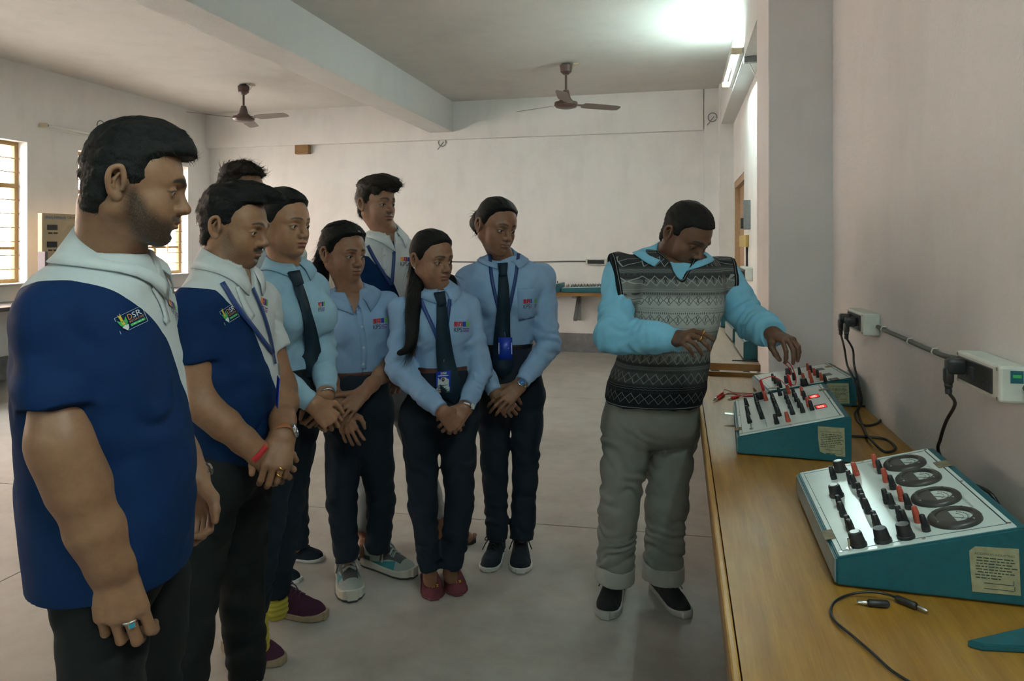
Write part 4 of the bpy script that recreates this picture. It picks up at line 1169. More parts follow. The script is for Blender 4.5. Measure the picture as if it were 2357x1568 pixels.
def shoe(parent, toe, heel, spec, name='shoe'):
    """toe and heel on the ground (pixels of the sole's ends, taken on the floor) -> upper, sole, laces"""
    a = np.asarray(heel, float); b = np.asarray(toe, float)
    d = b - a; L = float(np.linalg.norm(d)); d = d / L; s = np.array((-d[1], d[0]))
    k = L / .28; wd = spec.get('w', 1.) * k * min(1.15, .28 / L * 1.0 if L < .25 else 1)
    wd = spec.get('w', 1.) * k
    hs = spec.get('sole_h', .024) * k
    h = .0032
    v = Vol((-.02, -.07, -.004), (L + .02, .07, .14 * k), h)
    def prof(X):
        t = np.clip(X / L, 0, 1)
        w = np.interp(t, [0, .03, .12, .35, .55, .72, .86, .95, 1.0], [.010, .026, .033, .034, .040, .045, .041, .028, .008]) * wd
        zt = np.interp(t, [0, .05, .2, .32, .45, .62, .78, .9, .97, 1.0], spec.get('prof', [.075, .088, .090, .096, .088, .068, .054, .046, .036, .020])) * k
        return w, zt
    def fn(X, Y, Z):
        w, zt = prof(X); w = w + 0 * X; zt = zt + hs * .4
        e = np.clip(1 - (Z / zt) * .10, .5, 1)
        q = (np.abs(Y / (w * e)) ** 2.6 + np.abs(np.maximum(Z, 0) / zt) ** 2.6) ** (1 / 2.6)
        dd = (q - 1) * np.minimum(w, zt) * .9
        return np.maximum(np.maximum(dd, .004 - Z), np.maximum(-X - .0, X - L))
    v.field(fn, (-.02, -.07, -.01), (L + .02, .07, .15), 0)
    op = spec.get('open', .035)
    v.cone((.060 * k, 0, spec.get('openz', .075) * k), (.052 * k, 0, .16 * k), op * k * .85, op * k, .008, 'sub')
    if spec.get('open2'):
        v.ell((.115 * k, 0, .09 * k), (.055 * k, .030 * k, .035 * k), .012, 'sub')
    if spec.get('tongue', 1): v.cone((.115 * k, 0, .072 * k), (.085 * k, 0, .108 * k), .020 * k, .016 * k, .010)
    v.displace(lambda x, y, z: .0012 * vnoise(x * 40, y * 40, z * 40))
    p, q = v.mesh(); p = smooth_mesh(p, q, 2, .5)
    toW = lambda P: np.stack([a[0] + P[:, 0] * d[0] + P[:, 1] * s[0], a[1] + P[:, 0] * d[1] + P[:, 1] * s[1], P[:, 2]], 1)
    up = mesh_fast(name, toW(p), q, spec['upper'], parent, {'foot': np.stack([p[:, 0] / L, p[:, 1] / (.045 * wd), p[:, 2] / k], 1)})
    # sole
    v = Vol((-.03, -.075, -.006), (L + .03, .075, .06), .003)
    def fs(X, Y, Z):
        w, zt = prof(np.clip(X, .004, L - .004)); w = w + .0045
        dd = np.maximum(np.abs(Y) - w, np.maximum(-.005 - X, X - L - .005))
        top = hs * np.interp(X / L, [0, .1, .4, .75, .92, 1], spec.get('solep', [1.5, 1.25, 1.0, .95, 1.2, 1.5]))
        return np.maximum(dd, np.maximum(Z - top, .001 - Z))
    v.field(fs, (-.03, -.075, -.01), (L + .03, .075, .06), 0)
    p, q = v.mesh(); p = smooth_mesh(p, q, 2, .5)
    p[:, 2] = np.maximum(p[:, 2], .001)
    mesh_fast('sole', toW(p), q, spec['sole'], up, {'foot': np.stack([p[:, 0] / L, p[:, 1] / .045, p[:, 2] / k], 1)})
    if spec.get('lace'):
        n = spec.get('nlace', 5); ps = []
        zt = lambda x: float(np.interp(x / L, [0, .05, .2, .32, .45, .62, .78, .9, .97, 1.0], spec.get('prof', [.075, .088, .090, .096, .088, .068, .054, .046, .036, .020]))) * k + hs * .4
        for i in range(n):
            x0 = L * (.36 + .062 * i); w = .020 * wd
            for sg in (-1, 1):
                pth = spline([V3(x0, -sg * w * 1.1, zt(x0) * .90), V3(x0 + .006, 0, zt(x0) + .005), V3(x0 + .012, sg * w * 1.1, zt(x0) * .89)], 4)
                ps.append(pth)
        x0 = L * .36
        for sg in (-1, 1):
            ps.append(spline([V3(x0, 0, zt(x0) + .006), V3(x0 - .01, sg * .03, zt(x0) + .012), V3(x0 + .015, sg * .048, zt(x0) - .012), V3(x0 + .02, sg * .016, zt(x0) - .002)], 5))
            ps.append(spline([V3(x0, 0, zt(x0) + .006), V3(x0 + .03, sg * .030, zt(x0) - .006), V3(x0 + .045, sg * .052, zt(x0) * .5)], 5))
        pcs = []
        for pth in ps:
            tp, tq, c = tube_arrays(pth, .0022 * k * spec.get('lw', 1), 5); pcs.append((toW(tp), tq, {}))
        P_, Q_, _ = join_pieces(pcs)
        mesh_fast('laces', P_, Q_, spec['lace'], up)
    return up

def strands(name, pos, quads, mat, parent, flow, n, length, width, lift, seed=1, keep=None, seg=5, T=None):
    """thin tapered locks over a hair cap, running along flow(p)"""
    rs = np.random.RandomState(seed)
    A, B, C, D = [pos[quads[:, i]] for i in range(4)]
    nr = np.cross(C - A, D - B); ar = np.linalg.norm(nr, axis=1); nr = nr / np.maximum(ar, 1e-12)[:, None]
    f = rs.choice(len(quads), n, p=ar / ar.sum())
    u, w = rs.rand(n, 1), rs.rand(n, 1)
    P0 = (A[f] * (1 - u) + B[f] * u) * (1 - w) + (D[f] * (1 - u) + C[f] * u) * w
    N = nr[f]
    if keep is not None:
        m = keep(P0); P0, N = P0[m], N[m]; n = len(P0)
    F = flow(P0, rs)
    F = F - N * (F * N).sum(1)[:, None]; F /= np.maximum(np.linalg.norm(F, axis=1)[:, None], 1e-6)
    L = length * (.6 + .8 * rs.rand(n, 1)); lf = lift * (rs.rand(n, 1)) 
    bend = -N * .35
    side = np.cross(F, N); wv = (rs.rand(n, 1) - .5)
    pts = []
    for i in range(seg + 1):
        t = i / seg
        c = P0 + F * L * t + N * (lf * (.25 + math.sin(PI * min(1, t * .8)) ) - .0015) + bend * L * t * t * .55 + side * wv * L * .35 * t * t
        wd = width * (1 - .85 * t ** 1.5)
        pts.append(c - side * wd / 2); pts.append(c + side * wd / 2)
    pos2 = np.stack(pts, 1).reshape(-1, 3); st = 2 * (seg + 1)
    q = []
    base = np.arange(n)[:, None] * st
    for i in range(seg):
        q.append(np.concatenate([base + 2 * i, base + 2 * i + 1, base + 2 * i + 3, base + 2 * i + 2], 1))
    if T is not None: pos2 = T(pos2)
    return mesh_fast(name, pos2, np.concatenate(q), mat, parent)
def cut_end(v, e, dr, r):
    """flat end: remove what lies past e along dr"""
    e = np.asarray(e, float); dr = nrm(dr); R = r * 2.3
    v.field(lambda X, Y, Z: np.maximum(-((X - e[0]) * dr[0] + (Y - e[1]) * dr[1] + (Z - e[2]) * dr[2]), np.sqrt((X - e[0]) ** 2 + (Y - e[1]) ** 2 + (Z - e[2]) ** 2) - R), e - R - .02, e + R + .02, .003, 'sub')

def collar(root, B, nc, up, rn, surf, mat, open_=.0, leaf=.055, point=.03, ang0=.42, name='collar'):
    n = 36; rows = [[], [], [], [], []]
    up = nrm(up)
    for i in range(n + 1):
        th = ang0 + (2 * PI - 2 * ang0) * i / n
        dr = B.f * math.cos(th) + B.l * math.sin(th); dr = nrm(dr - up * (dr @ up))
        bk = (1 - math.cos(th)) / 2; fr = 1 - bk
        e = max(0, 1 - min(i, n - i) / (n * .20)) ** 1.3
        drop = open_ * fr ** 2
        c = nc - up * drop + B.f * drop * .5
        rows[0].append(c + dr * (rn + .012) - up * .028)
        rows[1].append(c + dr * (rn + .007) + up * (.004 + .014 * bk))
        rows[2].append(c + dr * (rn + .012) + up * (.005 + .014 * bk))
        rows[3].append(c + dr * (rn + .026 + .006 * e) - up * (leaf * .40 + .010 * e))
        rows[4].append(c + dr * (rn + .036 + .012 * e) - up * (leaf * (.80 - .15 * bk) + point * e))
    for r, off in ((3, .011), (4, .007)):
        for i, p in enumerate(rows[r]):
            th = ang0 + (2 * PI - 2 * ang0) * i / n
            dr = B.f * math.cos(th) + B.l * math.sin(th)
            v_ = nrm(dr * .8 + V3(0, 0, .75)); o_ = p + v_ * .22
            hh = surf.b.ray_cast(Vector(o_), Vector(-v_), .40)
            if hh[0] is None: continue
            q, nn = np.array(hh[0]), np.array(hh[1])
            if nn @ v_ < 0: nn = -nn
            if r == 4 or (p - q) @ nn < off: rows[r][i] = q + nn * off
    for r in (3, 4):
        A_r = np.array(rows[r])
        for _ in range(3): A_r[6:-6] = .5 * A_r[6:-6] + .25 * (A_r[5:-7] + A_r[7:-5])
        rows[r] = list(A_r)
    pos = np.concatenate([np.array(r) for r in rows]); m = n + 1; q = []
    for r in range(4):
        for i in range(n): q.append((r * m + i, r * m + i + 1, (r + 1) * m + i + 1, (r + 1) * m + i))
    o = mesh_fast(name, pos, q, mat, root)
    md = o.modifiers.new('cloth', 'SOLIDIFY'); md.thickness = .0030; md.offset = 0
    return o

def flow_short(top=(1, 0, .1), side=(-.35, 0, -1), jit=.25):
    def fl(p, rs):
        t = sstep(p[:, 2], .03, .085)[:, None]
        F = np.array(top) * t + np.array(side) * (1 - t)
        F = F + np.stack([np.zeros(len(p)), p[:, 1] * 4, np.zeros(len(p))], 1) * t
        return F + rs.randn(*p.shape) * jit
    return fl
def flow_back(to=(-.13, 0, -.02), jit=.08):
    def fl(p, rs): return np.array(to) - p + rs.randn(*p.shape) * .02 * jit * 10 * .1
    return fl

def person(S):
    phi = math.radians(S['phi'])
    B = Body(phi, S['torso'])
    P = S['face']; sc = S['head'][6] if len(S['head']) > 6 else 1.
    px, py, d, hphi, pitch, roll = S['head'][:6]
    C = W(px, py, d)
    a = math.radians(hphi); Hx = math.cos(a) * R_DIR + math.sin(a) * D_DIR; Hy = np.cross(V3(0, 0, 1), Hx); Hz = V3(0, 0, 1)
    p_ = math.radians(pitch); Hx, Hz = Hx * math.cos(p_) + Hz * math.sin(p_), Hz * math.cos(p_) - Hx * math.sin(p_)
    r_ = math.radians(roll); Hy, Hz = Hy * math.cos(r_) + Hz * math.sin(r_), Hz * math.cos(r_) - Hy * math.sin(r_)
    HM = np.stack([Hx, Hy, Hz])
    TH = lambda p: C + sc * (p @ HM)
    nb = W(*S['neck'][:3]); rn = S.get('neck_r', .056)
    hl = (HM @ (nb - C)) / sc
    feet = np.mean([W(*l[-1][:3]) for l in S['legs']], axis=0)
    loc = V3(feet[0], feet[1], 0)
    root = thing('person', S['label'], 'person', loc)
    # --- skin: head, neck, arms, hands and the trunk below the clothes
    hp, hq, hm = make_head_mesh(P, S.get('hh', .0025), hl, rn / sc)
    hm = {k: v * S.get('mask', {}).get(k, 1.) for k, v in hm.items()}
    pieces = [(TH(hp), hq, hm)]
    jl = [J(t)[0] for l in S['legs'] for t in l] + [J(S['arms'][sd][k])[0] for sd in S['arms'] for k in ('sh', 'el', 'wr')]
    tv = Vol(np.minimum(B.rows[:, [1, 2, 0]].min(0), np.min(jl, axis=0)) - .12, np.maximum(B.rows[:, [1, 2, 0]].max(0), np.max(jl, axis=0)) + .12, .014)
    B.torso(tv, grow=-.03, k=.01); tv.cone(nb, nb - V3(0, 0, .12), rn * .9, rn * 1.1, .03)
    PB0 = Body(phi, S['pelvis']); PB0.torso(tv, grow=-.04, k=.02, bottom=PB0.rows[0, 0] + .06)
    for l in S['legs']:
        lp = [J(t) for t in l]; tv.chain([p for p, r in lp], [max(.022, r * .5) for p, r in lp], .01)
        mid = (np.array([PB0.rows[0, 1], PB0.rows[0, 2], PB0.rows[0, 0] + .06])); tv.cone(lp[0][0], mid + V3(0, 0, .04), .03, .03, .02)
    for sd in S['arms']:
        A = S['arms'][sd]; q0, q1, q2 = J(A['sh'])[0], J(A['el'])[0], J(A['wr'])[0]
        tv.cone(nb - V3(0, 0, .10), q0, .035, .03, .02); tv.cone(q0, q1, .028, .024, .01); tv.cone(q1, q1 + (q2 - q1) * .8, .022, .018, .01)
    tp, tq = tv.mesh(); pieces.append((tp, tq, {}))
    chest = Vol(nb - [.18, .18, .19], nb + [.18, .18, .10], .005)
    upn = nrm(C + Hx * -.02 - nb)
    B.torso(chest, grow=-.018, k=0, n=2.35, bottom=nb[2] - .17, top=nb[2] + .0)
    chest.cone(nb + upn * .03, nb - upn * .06, rn * 1.0, rn * 1.0, .02)
    cp, cq = chest.mesh(); pieces.append((cp, cq, {}))
    arms = S['arms']; fem = P.get('fem', 0); hands = {}
    for sd in ('R', 'L'):
        A = arms.get(sd)
        if not A or 'hand' not in A: continue
        el, wr, sh = J(A['el'])[0], J(A['wr'])[0], J(A['sh'])[0]
        fd = W(*A['hand'][0]) - wr; dd = A['hand'][1][0] * R_DIR + A['hand'][1][1] * D_DIR + V3(0, 0, A['hand'][1][2])
        short = A.get('short')
        wv = J(A['wr'])[1] if short else (.0195 if fem else .0235)
        r1 = J(A['el'])[1] * .92 if short else (.026 if fem else .034)
        up = None
        if short: up = el + (sh - el) * min(1, (1 - A['short']) + .25)
        if not short: el = wr + (el - wr) * .6
        p, q = hands[sd] = hand_arm(sd, wr, fd, dd, el, A['hand'][2], A['hand'][3] if len(A['hand']) > 3 else (.92 if fem else 1.), (wv, r1), S.get('ha', .0026), up, fem)
        pieces.append((p, q, {}))
    for f in S.get('bare', []):                                           # bare ankles and feet: chains of (point, radius)
        pts = np.array([t[0] for t in f]); lo = pts.min(0) - .06; hi = pts.max(0) + .06
        fv = Vol(lo, hi, .0035)
        for i in range(len(f) - 1): fv.cone(f[i][0], f[i + 1][0], f[i][1], f[i + 1][1], .02)
        fp, fq = fv.mesh(); pieces.append((fp, fq, {}))
    bp, bq, ba = join_pieces(pieces)
    for k in ('lip', 'brow', 'beard', 'moustache'): ba.setdefault(k, np.zeros(len(bp)))
    body = mesh_fast('body', bp, bq, S['skin'], root, ba)
    gz = S.get('gaze', (0, -18))
    for s in (-1, 1):
        bm = MB(); bmesh.ops.create_uvsphere(bm, u_segments=28, v_segments=18, radius=.0123 * sc, matrix=Matrix.Rotation(PI / 2, 4, 'Y'))
        e = obj('eye', bm, EYE, root, 'all')
        g1, g2 = math.radians(gz[0]), math.radians(gz[1])
        ex = Hx * math.cos(g1) + Hy * math.sin(g1); ey = np.cross(Hz, ex); ex2 = ex * math.cos(g2) + Hz * math.sin(g2); ez = np.cross(ex2, ey)
        mm = Matrix([[ex2[i], ey[i], ez[i]] for i in range(3)]).to_4x4(); mm.translation = Vector(TH(V3(.0708, s * .032, -.0085)))
        e.matrix_basis = mm
    # --- hair
    hv = hair_field(P, S.get('hairh', .003)); hp, hq = hv.mesh()
    hair = mesh_fast('hair', TH(hp), hq, S.get('hairmat', HAIR), root)
    if S.get('strands'):
        for j, kw in enumerate(S['strands']):
            kw = dict(kw); strands('hair_strands', hp, hq, S.get('hairmat', HAIR), hair, T=TH, seed=j + 1, **kw)
    for lock in S.get('locks', []):                                       # tails and loose lengths: [(px,py,d,rpx)...]
        pts = [J(t) for t in lock['path']]
        P_ = spline([p for p, r in pts], 6); R_ = np.interp(np.linspace(0, 1, len(P_)), np.linspace(0, 1, len(pts)), [r for p, r in pts])
        lo = P_.min(0) - .07; hi = P_.max(0) + .07
        lv = Vol(lo, hi, .0035); lv.chain(P_, R_, .01)
        lv.displace(lambda x, y, z: .004 * vnoise(x * 70, y * 70, z * 9))
        lp, lq = lv.mesh(); mesh_fast(lock.get('name', 'ponytail'), lp, lq, S.get('hairmat', HAIR), root)
        T_ = np.gradient(P_, axis=0)
        def fl(p, rs, P_=P_, T_=T_):
            i = ((p[:, None, :] - P_[None]) ** 2).sum(2).argmin(1); return T_[i] + rs.randn(len(p), 3) * .06 * np.linalg.norm(T_[i], axis=1)[:, None]
        strands('hair_strands', lp, lq, S.get('hairmat', HAIR), hair, fl, lock.get('n', 500), lock.get('len', .10), .0016, .003, 5, keep=(lambda p, P_=P_: ((p[:, None, :] - P_[None]) ** 2).sum(2).argmin(1) < .68 * len(P_)))
    # --- shirt
    h = S.get('sh', .006)
    lo = B.rows[:, [1, 2, 0]].min(0) - .30; hi = B.rows[:, [1, 2, 0]].max(0) + .30
    for sd in ('R', 'L'):
        for k in ('sh', 'el', 'wr'):
            if k in arms[sd]: lo = np.minimum(lo, J(arms[sd][k])[0] - .08); hi = np.maximum(hi, J(arms[sd][k])[0] + .08)
    hi[2] = B.rows[-1, 0] + .06
    v = Vol(lo, hi, h)
    B.torso(v, k=.0, n=S.get('n', 2.35))
    for c, r, k in S.get('lumps', []):
        bx, by, ba_, bb_ = [float(q) for q in B.at(np.array([c[2]]))]
        v.ell(V3(bx, by, c[2]) + B.l * c[0] + B.f * c[1], r, k)
    folds = list(S.get('folds', []))
    cuffs = []; sleeves = {}
    for sd in ('R', 'L'):
        A = arms[sd]; (sh, rs), (el, re) = J(A['sh']), J(A['el'])
        t = v.blank()
        if A.get('short'):
            e = sh + (el - sh) * A['short']; re2 = A.get('send', A['el'][3] * 1.35) / FPX * A['el'][2]
            dr = nrm(e - sh)
            t.cone(sh, e + dr * .03, rs, re2, .03); t.cone(e - dr * .028, e + dr * .03, re2 * 1.02 + .001, re2 * 1.02, 0)
            cut_end(t, e, dr, re2)
            sleeves[sd] = [(sh, rs), (e, re2)]
            folds.append((e - dr * .08, .09, nrm(nrm(np.cross(dr, B.f)) + .5 * dr), 40, .0035))
        else:
            wr, rw = J(A['wr'])
            rw = max(rw, .0345)
            dr = nrm(wr - el); e = wr - dr * A.get('back', .012); ud = nrm(el - sh)
            t.cone(sh, el, rs, re, .03); t.cone(el, e - dr * .05, re, rw * 1.12, .02)
            t.cone(e - dr * .075, e - dr * .06, rw * 1.22, rw * 1.16, .012)
            t.cone(e - dr * .052, e + dr * .02, rw * 1.02, rw * 1.0, .002)
            cut_end(t, e, dr, rw)
            sleeves[sd] = [(sh, rs), (el, re), (e, rw)]
            mid = nrm(ud + dr)
            folds += [(el, .10, mid, 62, .0050), (el + dr * .12, .09, nrm(dr + .5 * B.f), 74, .0036), (sh + ud * .16, .10, nrm(ud + .7 * B.l), 55, .0036), (e - dr * .11, .045, dr, 90, .0022), (sh, .09, nrm(B.l * (1 if sd == 'L' else -1) + .3 * V3(0, 0, 1)), 48, .0025)]
        v.merge(t, .018)
        v.cone(nb - V3(0, 0, .06), sh, .055 if not fem else .045, rs * .92, .05)
    upc = nrm(upn + B.f * S.get('ctilt', .22))
    hn = nb + upn * S.get('hole', .0)
    def neck_hole(X, Y, Z):
        x, y, z = X - hn[0], Y - hn[1], Z - hn[2]; al = x * upc[0] + y * upc[1] + z * upc[2]
        r = np.sqrt(np.maximum(x * x + y * y + z * z - al * al, 0))
        return np.maximum(r - (rn + .007), -al - .002)
    v.field(neck_hole, hn - .2, hn + .2, .004, 'sub')
    if S.get('vneck'):
        vn = S['vneck']
        def vcut(X, Y, Z):
            x, y = X - nb[0], Y - nb[1]; u = x * B.l[0] + y * B.l[1]; w = x * B.f[0] + y * B.f[1]; tt = (nb[2] + .01 - Z) / vn
            return np.maximum(np.maximum(np.abs(u) - S.get('vwide', .026) * (1 - tt), tt - 1), -w - 0 * Z)
        v.field(vcut, nb - .22, nb + .22, .003, 'sub')
    folds = [(a_, b_, c_, d_, e_ * S.get('fold', 1.)) for a_, b_, c_, d_, e_ in folds]
    waist = B.rows[0, 0]
    c0 = B.rows[0, 1:3]
    cn = cloth_noise(S.get('wrinkle', .0085), folds, f=S.get('wf', (6, 6, 8)), seed=S.get('seed', 1.))
    keep = .35 if 'yoke' in S else .12
    def hemmed(x, y, z):
        fade = sstep(z, waist, waist + .09); inside = np.abs((x - c0[0]) * B.l[0] + (y - c0[1]) * B.l[1]) < B.rows[0, 3] * 1.02
        return cn(x, y, z) * np.where(inside, keep + (1 - keep) * fade, 1.)
    v.displace(hemmed)
    sp, sq = v.mesh(); sp = smooth_mesh(sp, sq, 1, .4)
    surf = Surf(sp, sq)
    u, w, z = B.uvw(sp)
    at = {'body_u': u, 'body_w': w}
    if 'yoke' in S: at['yoke'] = S['yoke'](B, sp, u, w, z)
    if 'shirtattr' in S: at.update(S['shirtattr'](B, sp, u, w, z, sleeves))
    shirt = mesh_fast(S.get('shirt_name', 'shirt'), sp, sq, S['shirt'], root, at)
    col = None
    if S.get('collar', True):
        cdat = S.get('collar_k', {})
        nc = nb + upn * cdat.get('h', .015)
        col = collar(root, B, nc, upc, rn, surf, S.get('collarmat', S['shirt']), cdat.get('open', 0.), cdat.get('leaf', .055), cdat.get('point', .03), cdat.get('ang', .42))
    # --- trousers
    lo = np.full(3, 9.); hi = np.full(3, -9.)
    PB = Body(phi, S['pelvis'])
    for leg in S['legs']:
        for t in leg:
            q, r = J(t); lo = np.minimum(lo, q - r - .04); hi = np.maximum(hi, q + r + .04)
    lo = np.minimum(lo, PB.rows[:, [1, 2, 0]].min(0) - .26); hi = np.maximum(hi, PB.rows[:, [1, 2, 0]].max(0) + [.26, .26, .03])
    lo[2] = max(lo[2], -.01)
    v = Vol(lo, hi, S.get('th', .007))
    PB.torso(v, k=0, n=2.4, rnd=.13, top=min(PB.rows[-1, 0], waist + .004) if S.get('tuck') else None)
    tf = []; zc = PB.rows[0, 0]
    kk = (.004 + .05 * sstep(v.ax[2], zc - .06, zc + .05))[None, None, :]
    for leg in S['legs']:
        pr = [J(t) for t in leg]
        pts = [p for p, r in pr]; rad = [r * .91 for p, r in pr]
        pts[0] = pts[0] + V3(0, 0, .05)
        dr = nrm(pts[-1] - pts[-2])
        t = v.blank(); t.chain(pts[:-1] + [pts[-1] + dr * .02], rad, .02)
        cut_end(t, pts[-1], dr, rad[-1]); v.merge(t, kk)
        kn = pts[1] if len(pts) > 2 else pts[0]
        sx_ = 1 if len(tf) == 0 else -1
        tf += [(kn, .12, nrm(V3(.35 * sx_, .1, 1)), 42, .0055), (pts[-1] - dr * .08, .10, nrm(V3(.25 * sx_, .1, 1)), 55, .006), (kn - V3(0, 0, .2), .12, nrm(V3(-.4 * sx_, 0, 1)), 38, .005), (pts[0] - V3(0, 0, .10), .16, nrm(V3(.8 * sx_, 0, 1)), 36, .0055), (pts[0] * .5 + kn * .5, .14, nrm(V3(.6 * sx_, .2, .8)), 34, .0045)]
    if S.get('tfold'):
        for leg in S['legs']:
            q0, q1, q2 = [J(t)[0] for t in leg]
            for t_, fr_ in ((.05, 75), (.25, 60), (.8, 70)): tf.append((q0 * (1 - t_) + q1 * t_, .10, nrm(V3(.55 if leg is S['legs'][0] else -.55, 0, 1)), fr_, .0042))
            for t_ in (.25, .6, .9): tf.append((q1 * (1 - t_) + q2 * t_, .09, nrm(V3(-.35 if leg is S['legs'][0] else .35, 0, 1)), 85, .0042))
    v.displace(cloth_noise(.0042, [(a_, b_, c_, d_, e_ * .62 * S.get('tfold', 1)) for a_, b_, c_, d_, e_ in tf], f=(7, 7, 4), seed=S.get('seed', 1.) + 4))
    p, q = v.mesh(); p = smooth_mesh(p, q, 1, .4)
    trousers = mesh_fast('trousers', p, q, S['trousers'], root)
    ctx = dict(root=root, B=B, surf=surf, TH=TH, HM=HM, C=C, sc=sc, tsurf=Surf(p, q), all=Surf(*join_pieces([(sp, sq, {}), (p, q, {})])[:2]), hands=hands, arms=arms, shirt=shirt, body=body, hair=hair, trousers=trousers, collar=col, nb=nb, upn=upn, PB=PB, feet=feet)
    # --- shoes
    for sp_ in S.get('shoes', []):
        shoe(root, on_plane(*sp_['toe'], 2, 0.)[:2], on_plane(*sp_['heel'], 2, 0.)[:2] if not sp_.get('abs') else sp_['heel'], sp_['spec'])
    return ctx
def settle(root):
    for c in root.children: c.matrix_parent_inverse = Matrix.Translation(-root.location)
# ---------------------------------------------------------------- cloth, leather and skin
def cloth_mat(name, col, rough=.8, weave=900, wb=.10, var=.06, sheen=.0):
    m, nt, b = new_mat(name)
    v = coord(nt)
    n = noise(nt, v, 18, 4); w = noise(nt, v, weave, 2)
    c = ramp(nt, n, [(.3, tuple(x * (1 - var) for x in col)), (.7, tuple(min(1, x * (1 + var)) for x in col))])
    c = mixc(nt, mth(nt, 'MULTIPLY', w, .22), c, tuple(x * .72 for x in col))
    lk(nt, c, b.inputs['Base Color']); b.inputs['Roughness'].default_value = rough; b.inputs['Specular IOR Level'].default_value = .25
    b.inputs['Sheen Weight'].default_value = sheen
    bump(nt, b, mth(nt, 'ADD', mth(nt, 'MULTIPLY', w, .04), creases(nt)), min(1., wb * 6), .018)
    return m
def creases(nt, sc=11):
    n = nd(nt, 'ShaderNodeTexNoise'); n.noise_type = 'RIDGED_MULTIFRACTAL'; n.inputs['Scale'].default_value = sc; n.inputs['Detail'].default_value = 2.5; n.inputs['Roughness'].default_value = .45; n.inputs['Distortion'].default_value = .7
    lk(nt, coord(nt, 'Object', (1, 1, .8)), n.inputs[0]); return mth(nt, 'MULTIPLY', n.outputs[0], .5)
def polo_mat(name, white=(.62, .67, .69), navy=(.004, .023, .088)):
    m, nt, b = new_mat(name)
    v = coord(nt); w = noise(nt, v, 700, 2); wr = creases(nt, 7)
    f = mth(nt, 'GREATER_THAN', attr(nt, 'yoke').outputs['Fac'], 0.)
    c = mixc(nt, f, navy, white)
    c = mixc(nt, mth(nt, 'MULTIPLY', w, .25), c, (.0, .0, .02), 'MULTIPLY')
    lk(nt, c, b.inputs['Base Color']); b.inputs['Roughness'].default_value = .8; b.inputs['Specular IOR Level'].default_value = .14
    bump(nt, b, mth(nt, 'ADD', mth(nt, 'MULTIPLY', w, .04), wr), .5, .018)
    return m
M_POLO = polo_mat('white_and_navy_polo')
M_POLOW = cloth_mat('white_polo_cloth', (.62, .67, .69))
M_SHIRT = cloth_mat('light_blue_shirting', (.245, .39, .60))
M_SHIRT4 = cloth_mat('paler_blue_shirting', (.29, .47, .61))
M_SHIRT9 = cloth_mat('sky_blue_shirting', (.21, .52, .72))
M_NAVY = cloth_mat('navy_trouser_cloth', (.0085, .0135, .024), wb=.06); M_BLACKC = cloth_mat('black_denim', (.0075, .0085, .0095), wb=.08)
M_KHAKI = cloth_mat('grey_khaki_twill', (.185, .185, .165), wb=.12); M_CUFF = cloth_mat('turned_up_lining', (.30, .30, .275)); M_PALE = cloth_mat('pale_grey_denim', (.30, .31, .32))
M_TIE = cloth_mat('dark_teal_tie', (.006, .020, .038), .6, 500); M_LANY = plain('blue_lanyard', (.008, .035, .16), .45); M_BELTB = plain('brown_belt', (.07, .022, .014), .45, var=.2, vscale=80)
M_BELTK = plain('black_belt', (.008, .008, .009), .4); M_GOLD = plain('gold', (.75, .45, .12), .25, 1.); M_CHROME = plain('watch_steel', (.55, .55, .53), .22, 1.)
M_WATCHF = plain('blue_watch_face', (.03, .12, .30), .15); M_WATCHW = plain('pale_watch_face', (.5, .55, .5), .15); M_TAN = plain('tan_leather_strap', (.33, .11, .035), .5); M_REDT = plain('red_thread', (.45, .015, .02), .7)
M_BADGE = plain('blue_card_holder', (.006, .035, .36), .35); M_BADGEW = plain('badge_paper', (.50, .58, .60), .5); M_WHT = plain('white_print', (.6, .65, .68), .6); M_TURQ = plain('turquoise_stone', (.02, .30, .42), .2)
M_K = plain('black_print', (.01, .012, .02), .7); M_PR = plain('red_print', (.35, .01, .03), .7); M_PY = plain('yellow_print', (.62, .45, .02), .7); M_PB = plain('blue_print', (.01, .03, .25), .7); M_PG = plain('green_print', (.12, .42, .06), .7); M_PO = plain('orange_print', (.65, .26, .05), .7); M_PV = plain('violet_print', (.16, .05, .22), .7); M_GRN = plain('leaf_green_print', (.05, .36, .10), .7)
M_BTN = plain('shirt_button', (.45, .52, .58), .35)
SK1 = skin_mat('skin_one', (.245, .125, .068), (.20, .075, .055)); SK2 = skin_mat('skin_two', (.25, .125, .066), (.20, .08, .06)); SK3 = skin_mat('skin_three', (.30, .155, .085), (.26, .085, .07))
SK4 = skin_mat('skin_four', (.235, .115, .065), (.19, .065, .05)); SK5 = skin_mat('skin_five', (.19, .090, .050), (.16, .055, .045)); SK6 = skin_mat('skin_six', (.13, .062, .036), (.11, .042, .036)); SK7 = skin_mat('skin_seven', (.21, .10, .055), (.18, .06, .045))
HAIR_B = hair_mat('dark_brown_hair', (.014, .010, .008))
def foot_mat(name, stops):
    """shoe upper coloured along its length (0 heel .. 1 toe) in its own pieces"""
    m, nt, b = new_mat(name)
    a = attr(nt, 'foot'); sx = nd(nt, 'ShaderNodeSeparateXYZ'); lk(nt, a.outputs['Vector'], sx.inputs[0])
    wv = noise(nt, a.outputs['Vector'], 3.0, 2)
    f = mth(nt, 'ADD', sx.outputs[0], mth(nt, 'MULTIPLY', mth(nt, 'SUBTRACT', wv, .5), .10))
    f = mth(nt, 'ADD', f, mth(nt, 'MULTIPLY', sx.outputs[2], 1.2))
    c = ramp(nt, f, stops, 'CONSTANT'); lk(nt, c, b.inputs['Base Color']); b.inputs['Roughness'].default_value = .65
    bump(nt, b, noise(nt, coord(nt), 500, 2), .2, .002); return m
